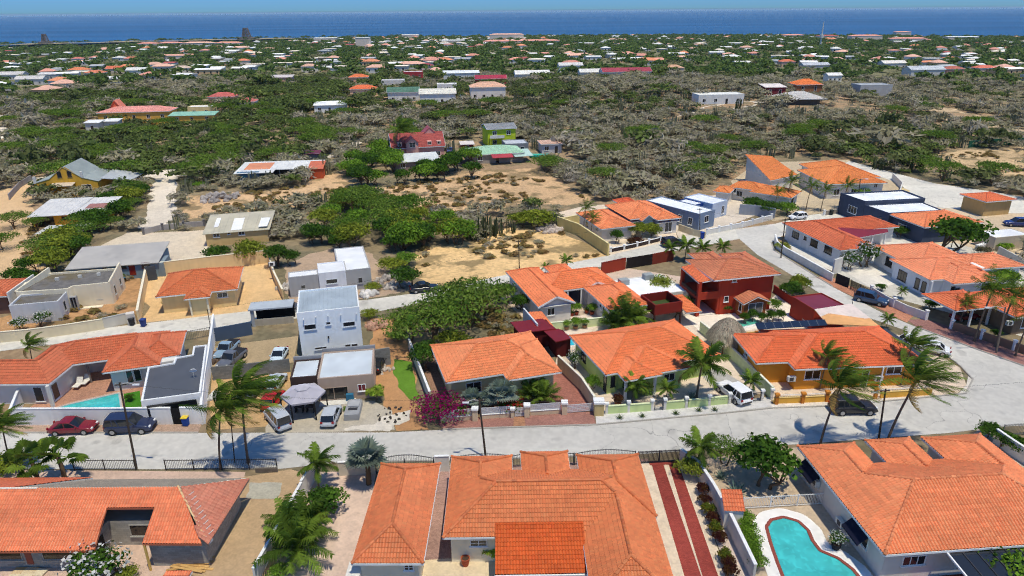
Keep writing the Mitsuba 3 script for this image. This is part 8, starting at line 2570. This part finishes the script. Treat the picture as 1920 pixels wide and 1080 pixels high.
for px, py, w, hg, rc, lab in ((280, 89, 34, 7, 'coral', 'first coral roofed hotel block by the lagoon'), (322, 88, 40, 7, 'coral', 'second coral roofed hotel block by the lagoon'), (375, 88, 52, 7, 'salmon', 'third and longest hotel block by the lagoon'), (430, 88, 44, 7, 'coral', 'last coral roofed hotel block by the lagoon'), (682, 88, 22, 14, 'grey', 'pale grey tower block on the left of the shore'), (612, 80, 46, 9, 'white', 'long white hall near the lagoon shore'), (770, 73, 40, 10, 'white', 'white hotel with red top near the shore'), (950, 76, 70, 12, 'salmon', 'wide salmon coloured hotel on the shore in the middle'), (940, 84, 60, 6, 'coral', 'long coral roofed resort wing in front of the hotel'), (1010, 83, 70, 6, 'coral', 'second coral roofed resort wing'), (850, 82, 40, 6, 'white', 'white resort block left of the resort wings'), (1620, 78, 56, 10, 'coral', 'large coral red roofed hotel near the shore at right'), (1690, 68, 36, 10, 'coral', 'coral red roof on the shore line at right'), (1700, 80, 60, 7, 'coral', 'low coral roofed hotel right of the large one'), (1550, 74, 40, 7, 'dull red', 'red roofed block near the shore at right'), (1800, 76, 60, 7, 'white', 'white hotel blocks near the shore at far right'), (1485, 72, 44, 7, 'coral', 'coral roofed block near the shore right of centre')):
    g = ground(px, py)
    far_house(g[0], g[1], w, 18, hg, 0.02, np.array([.7, .6, .52]), ROOFS[rc][0], 'gx' if rc in ('white', 'grey') else 'hip', lab, None, 'hotel')
for i, (a, H, Wd) in enumerate(((-32.6, 24, 14), (-19.9, 30, 24))):
    x, y = 2085 * math.sin(math.radians(a)), 2085 * math.cos(math.radians(a))
    k = thing('derrick', f'{"small" if i == 0 else "tall"} brown lattice derrick on the sand spit beyond the lagoon, {"left" if i == 0 else "right"} one', 'derrick')
    part(k, 'base', B().box(x - Wd, y - 8, SEA, x + Wd, y + 8, SEA + 7, rgb(120, 108, 100)), 'plain')
    for dx in (-1, 1):
        for dy in (-1, 1):
            part(k, 'leg', B().tube([(x + dx * Wd * .45, y + dy * 5, SEA + 6), (x + dx * Wd * .22, y + dy * 2, SEA + H)], 1.3, rgb(112, 98, 90), 4), 'plain')
    br = B()
    for s in range(6):
        z0, z1 = SEA + 6 + (H - 6) * s / 6, SEA + 6 + (H - 6) * (s + 1) / 6
        w0, w1 = Wd * (.45 - .23 * s / 6), Wd * (.45 - .23 * (s + 1) / 6)
        br.tube([(x - w0, y - 4, z0), (x + w1, y - 4, z1)], .9, rgb(120, 104, 94), 3); br.tube([(x + w0, y - 4, z0), (x - w1, y - 4, z1)], .9, rgb(120, 104, 94), 3)
        br.box(x - w1, y - 4, z1 - .8, x + w1, y + 4, z1 + .4, rgb(112, 98, 90))
    part(k, 'brace', br, 'plain', 'stuff')
k = thing('water_tower', 'thin white mast in the right part of the far town', 'mast')
g = ground(1537, 92)
part(k, 'mast', B().tube([g, g + [0, 0, 34]], [1.2, .5], OFFW, 6), 'plain')
part(k, 'tank', B().tube([g + [0, 0, 14], g + [0, 0, 18]], 2.4, OFFW, 10), 'plain')
for i, (px, py) in enumerate(((1097, 124), (1085, 130), (1063, 139), (1158, 132), (1085, 142))):
    palm_at('tall_palm', (px, py - 11), py, 'town_palm', 'tall palm in the town by the white two part house', 'palms in the town', v=i)

# ------------------------------------------------------------------ the wild scrub: nobody could count it
STUFF = {}


def stuff_shape(kind, seed, n, size, R, H, ca, cb, k=5, aspect=2.0, shell=(.35, 1.1), flat=.8, z0=.05):
    rng = np.random.default_rng(seed)
    b = B()
    crown(b, rng, lobes(rng, k, R, H, z0, flat, .6), n, size, ca, cb, aspect, shell, rough=.3)
    key = f'{kind}_shape_{len(STUFF.setdefault(kind, []))}'
    scene[key] = {'type': 'shapegroup', 'plant': ply_of(b, 'leaf')}
    STUFF[kind].append(key)


DRYA, DRYB = rgb(172, 164, 148), rgb(154, 150, 116)
for i in range(3):
    stuff_shape('dry_scrub', 500 + i, 160, .085, .78, 1.0, DRYA, DRYB, 6, 4.0, shell=(.2, 1.15))
    stuff_shape('green_scrub', 510 + i, 120, .13, .78, 1.0, rgb(82, 98, 54), rgb(122, 138, 74), 6, 1.8)
    stuff_shape('dark_scrub', 520 + i, 120, .12, .78, 1.0, rgb(74, 88, 54), rgb(112, 120, 74), 6, 2.0)
    stuff_shape('far_trees', 530 + i, 64, .24, .95, 1.0, rgb(74, 98, 52), rgb(122, 142, 76), 5, 1.6)
    stuff_shape('far_scrub', 540 + i, 56, .24, 1.0, .9, rgb(110, 114, 80), rgb(146, 146, 108), 5, 2.0)
    stuff_shape('grass_tuft', 550 + i, 60, .22, .8, .7, rgb(150, 122, 82), rgb(124, 116, 66), 4, 3.5)
for i in range(2):
    rng = np.random.default_rng(560 + i)
    b = B()
    for k in range(9):
        a, r = rng.uniform(0, 6.28), 1.2 * math.sqrt(rng.uniform())
        h_ = 3.6 * rng.uniform(.5, 1)
        b.tube([(r * math.cos(a), r * math.sin(a), 0), (r * math.cos(a), r * math.sin(a), h_)], [.15, .12], tint(rng, 1, rgb(118, 126, 96), rgb(150, 150, 124), .15)[0], 4, cap=False)
    scene[f'cactus_scrub_shape_{i}'] = {'type': 'shapegroup', 'plant': ply_of(b, 'leaf')}
    STUFF.setdefault('cactus_scrub', []).append(f'cactus_scrub_shape_{i}')
block_out(Polygon([tuple(ground(*q)[:2]) for q in ((930, 522), (1040, 500), (1120, 482), (1262, 450), (1240, 390), (1300, 362), (1350, 340), (1420, 300), (1600, 298), (1700, 340), (1940, 376), (1960, 1100), (-60, 1100), (-60, 690), (560, 600), (640, 570))]))
out = unary_union(KEEP_OUT)
shapely.prepare(out)
count = {}


def sow(kind, x, y, h, wide):
    i = count[kind] = count.get(kind, 0) + 1
    ks = STUFF[kind]
    M = T().translate([float(x), float(y), float(height(x, y)) - .05]).rotate([0, 0, 1], float(rg.uniform(0, 360))).scale([float(h * wide), float(h * wide), float(h)])
    scene[f'{kind}__{i:05d}'] = {'type': 'instance', 'shapegroup': {'type': 'ref', 'id': ks[i % len(ks)]}, 'to_world': M}


def scatter(n, r0, r1, half):
    a = np.radians(rg.uniform(-half, half, n))
    r = np.sqrt(rg.uniform(r0 ** 2, r1 ** 2, n))
    x, y = r * np.sin(a), r * np.cos(a)
    ok = ~shapely.contains_xy(out, x, y) & (r < coast(np.degrees(a)) - 6)
    return x[ok], y[ok], r[ok]


x, y, r = scatter(21000, 100, 500, 42)
f1 = meshkit.fbm(np.stack([x / 45, y / 45, x * 0], -1), 3, 11)
f2 = meshkit.fbm(np.stack([x / 110, y / 110, x * 0 + 4], -1), 3, 12)
hill = np.exp(-((x - 95) / 120) ** 2 - ((y - 300) / 95) ** 2)
slope_ = (x > 130) & (y > 165)                         # bare stony slope on the right
for i in range(len(x)):
    if y[i] < 150 and (f1[i] < .5 or y[i] < 95):
        continue
    if slope_[i] and f1[i] < .50 and rg.uniform() < .8:
        continue
    if f1[i] < .33 and hill[i] < .3 and rg.uniform() < .6:
        continue
    dry = np.clip(.45 + .5 * hill[i] + (f2[i] - .5) * 5, .06, .95)
    u = rg.uniform()
    h = 1.1 + rg.gamma(2.0, .62)
    if u < .06 + .10 * hill[i]:
        sow('cactus_scrub', x[i], y[i], rg.uniform(.7, 1.2), 1)
    elif rg.uniform() < dry:
        sow('dry_scrub', x[i], y[i], h, rg.uniform(1.0, 1.7))
    elif rg.uniform() < .45 + (f1[i] - .5) * 2:
        sow('dark_scrub', x[i], y[i], h * 1.15, rg.uniform(.9, 1.4))
    else:
        sow('green_scrub', x[i], y[i], h * 1.25, rg.uniform(.9, 1.5))
x, y, r = scatter(15000, 480, 1935, 41)
f2 = meshkit.fbm(np.stack([x / 160, y / 160, x * 0 + 9], -1), 3, 13)
for i in range(len(x)):
    if rg.uniform() < (.62 if r[i] < 900 else .55) + (f2[i] - .5):
        sow('far_trees', x[i], y[i], rg.uniform(3.4, 8.0), rg.uniform(.8, 1.4))
    else:
        sow('far_scrub', x[i], y[i], rg.uniform(2.0, 4.2), rg.uniform(1.2, 2.2))
for k in range(160):
    a = math.radians(rg.uniform(-41, -6)); rr = 2060 + rg.uniform(8, 60)
    i = count['far_trees'] = count['far_trees'] + 1
    M = T().translate([rr * math.sin(a), rr * math.cos(a), SEA + 1.8]).scale([8, 8, float(rg.uniform(3, 8))])
    scene[f'far_trees__{i:05d}'] = {'type': 'instance', 'shapegroup': {'type': 'ref', 'id': STUFF['far_trees'][i % 3]}, 'to_world': M}
# tufts on the dry lots and verges
LOTS = [Polygon([tuple(ground(*q)[:2]) for q in p]) for p in (
    [(345, 375), (610, 345), (700, 356), (915, 318), (1070, 350), (1100, 372), (985, 378), (850, 415), (690, 372), (420, 402)],
    [(782, 470), (1035, 422), (1140, 482), (950, 517), (800, 534)], [(1745, 292), (1935, 278), (1935, 345), (1820, 318)], [(0, 500), (60, 430), (150, 466), (60, 520)],
    [(735, 600), (930, 560), (975, 600), (960, 630), (840, 650), (760, 650)], [(20, 590), (186, 520), (262, 515), (262, 590), (120, 622)], [(1850, 480), (1935, 470), (1935, 500)])]
for pg, n in zip(LOTS, (520, 260, 160, 90, 170, 60, 30)):
    x0, y0, x1, y1 = pg.bounds
    q = np.column_stack([rg.uniform(x0, x1, n * 3), rg.uniform(y0, y1, n * 3)])
    q = q[shapely.contains_xy(pg, q[:, 0], q[:, 1])][:n]
    f = meshkit.fbm(np.column_stack([q / 9, q[:, 0] * 0]), 2, 3)
    for (a, b), ff in zip(q, f):
        if ff > .46:
            sow('grass_tuft' if rg.uniform() < .72 else 'dry_scrub', a, b, rg.uniform(.35, .95), rg.uniform(1, 2))
for k, lab in (('dry_scrub', 'grey dry thorn scrub covering the low hill and the lots'), ('green_scrub', 'green bushes mixed through the wild scrubland'), ('dark_scrub', 'dark green bushes mixed through the wild scrubland'), ('cactus_scrub', 'grey green column cactus scattered in the scrubland'), ('far_trees', 'dark green trees between the far houses'), ('far_scrub', 'olive scrub between the far houses'), ('grass_tuft', 'straw coloured grass tufts on the dry lots')):
    labels[k] = {'label': lab, 'category': 'scrub' if 'scrub' in k else 'trees' if 'trees' in k else 'grass', 'kind': 'stuff'}

# ------------------------------------------------------------------ the air
scene['air'] = {'type': 'homogeneous', 'albedo': {'type': 'rgb', 'value': [.62, .84, .97]}, 'sigma_t': 4.0e-5}
scene['haze'] = {'type': 'cube', 'to_world': T().translate([0, 22500, 6]).scale([47000, 24000, 37]), 'bsdf': {'type': 'null'}, 'interior': {'type': 'ref', 'id': 'air'}}
scene['camera']['medium'] = {'type': 'ref', 'id': 'air'}
labels['haze'] = {'label': 'thin sea haze over the far town and the water', 'category': 'haze', 'kind': 'stuff'}
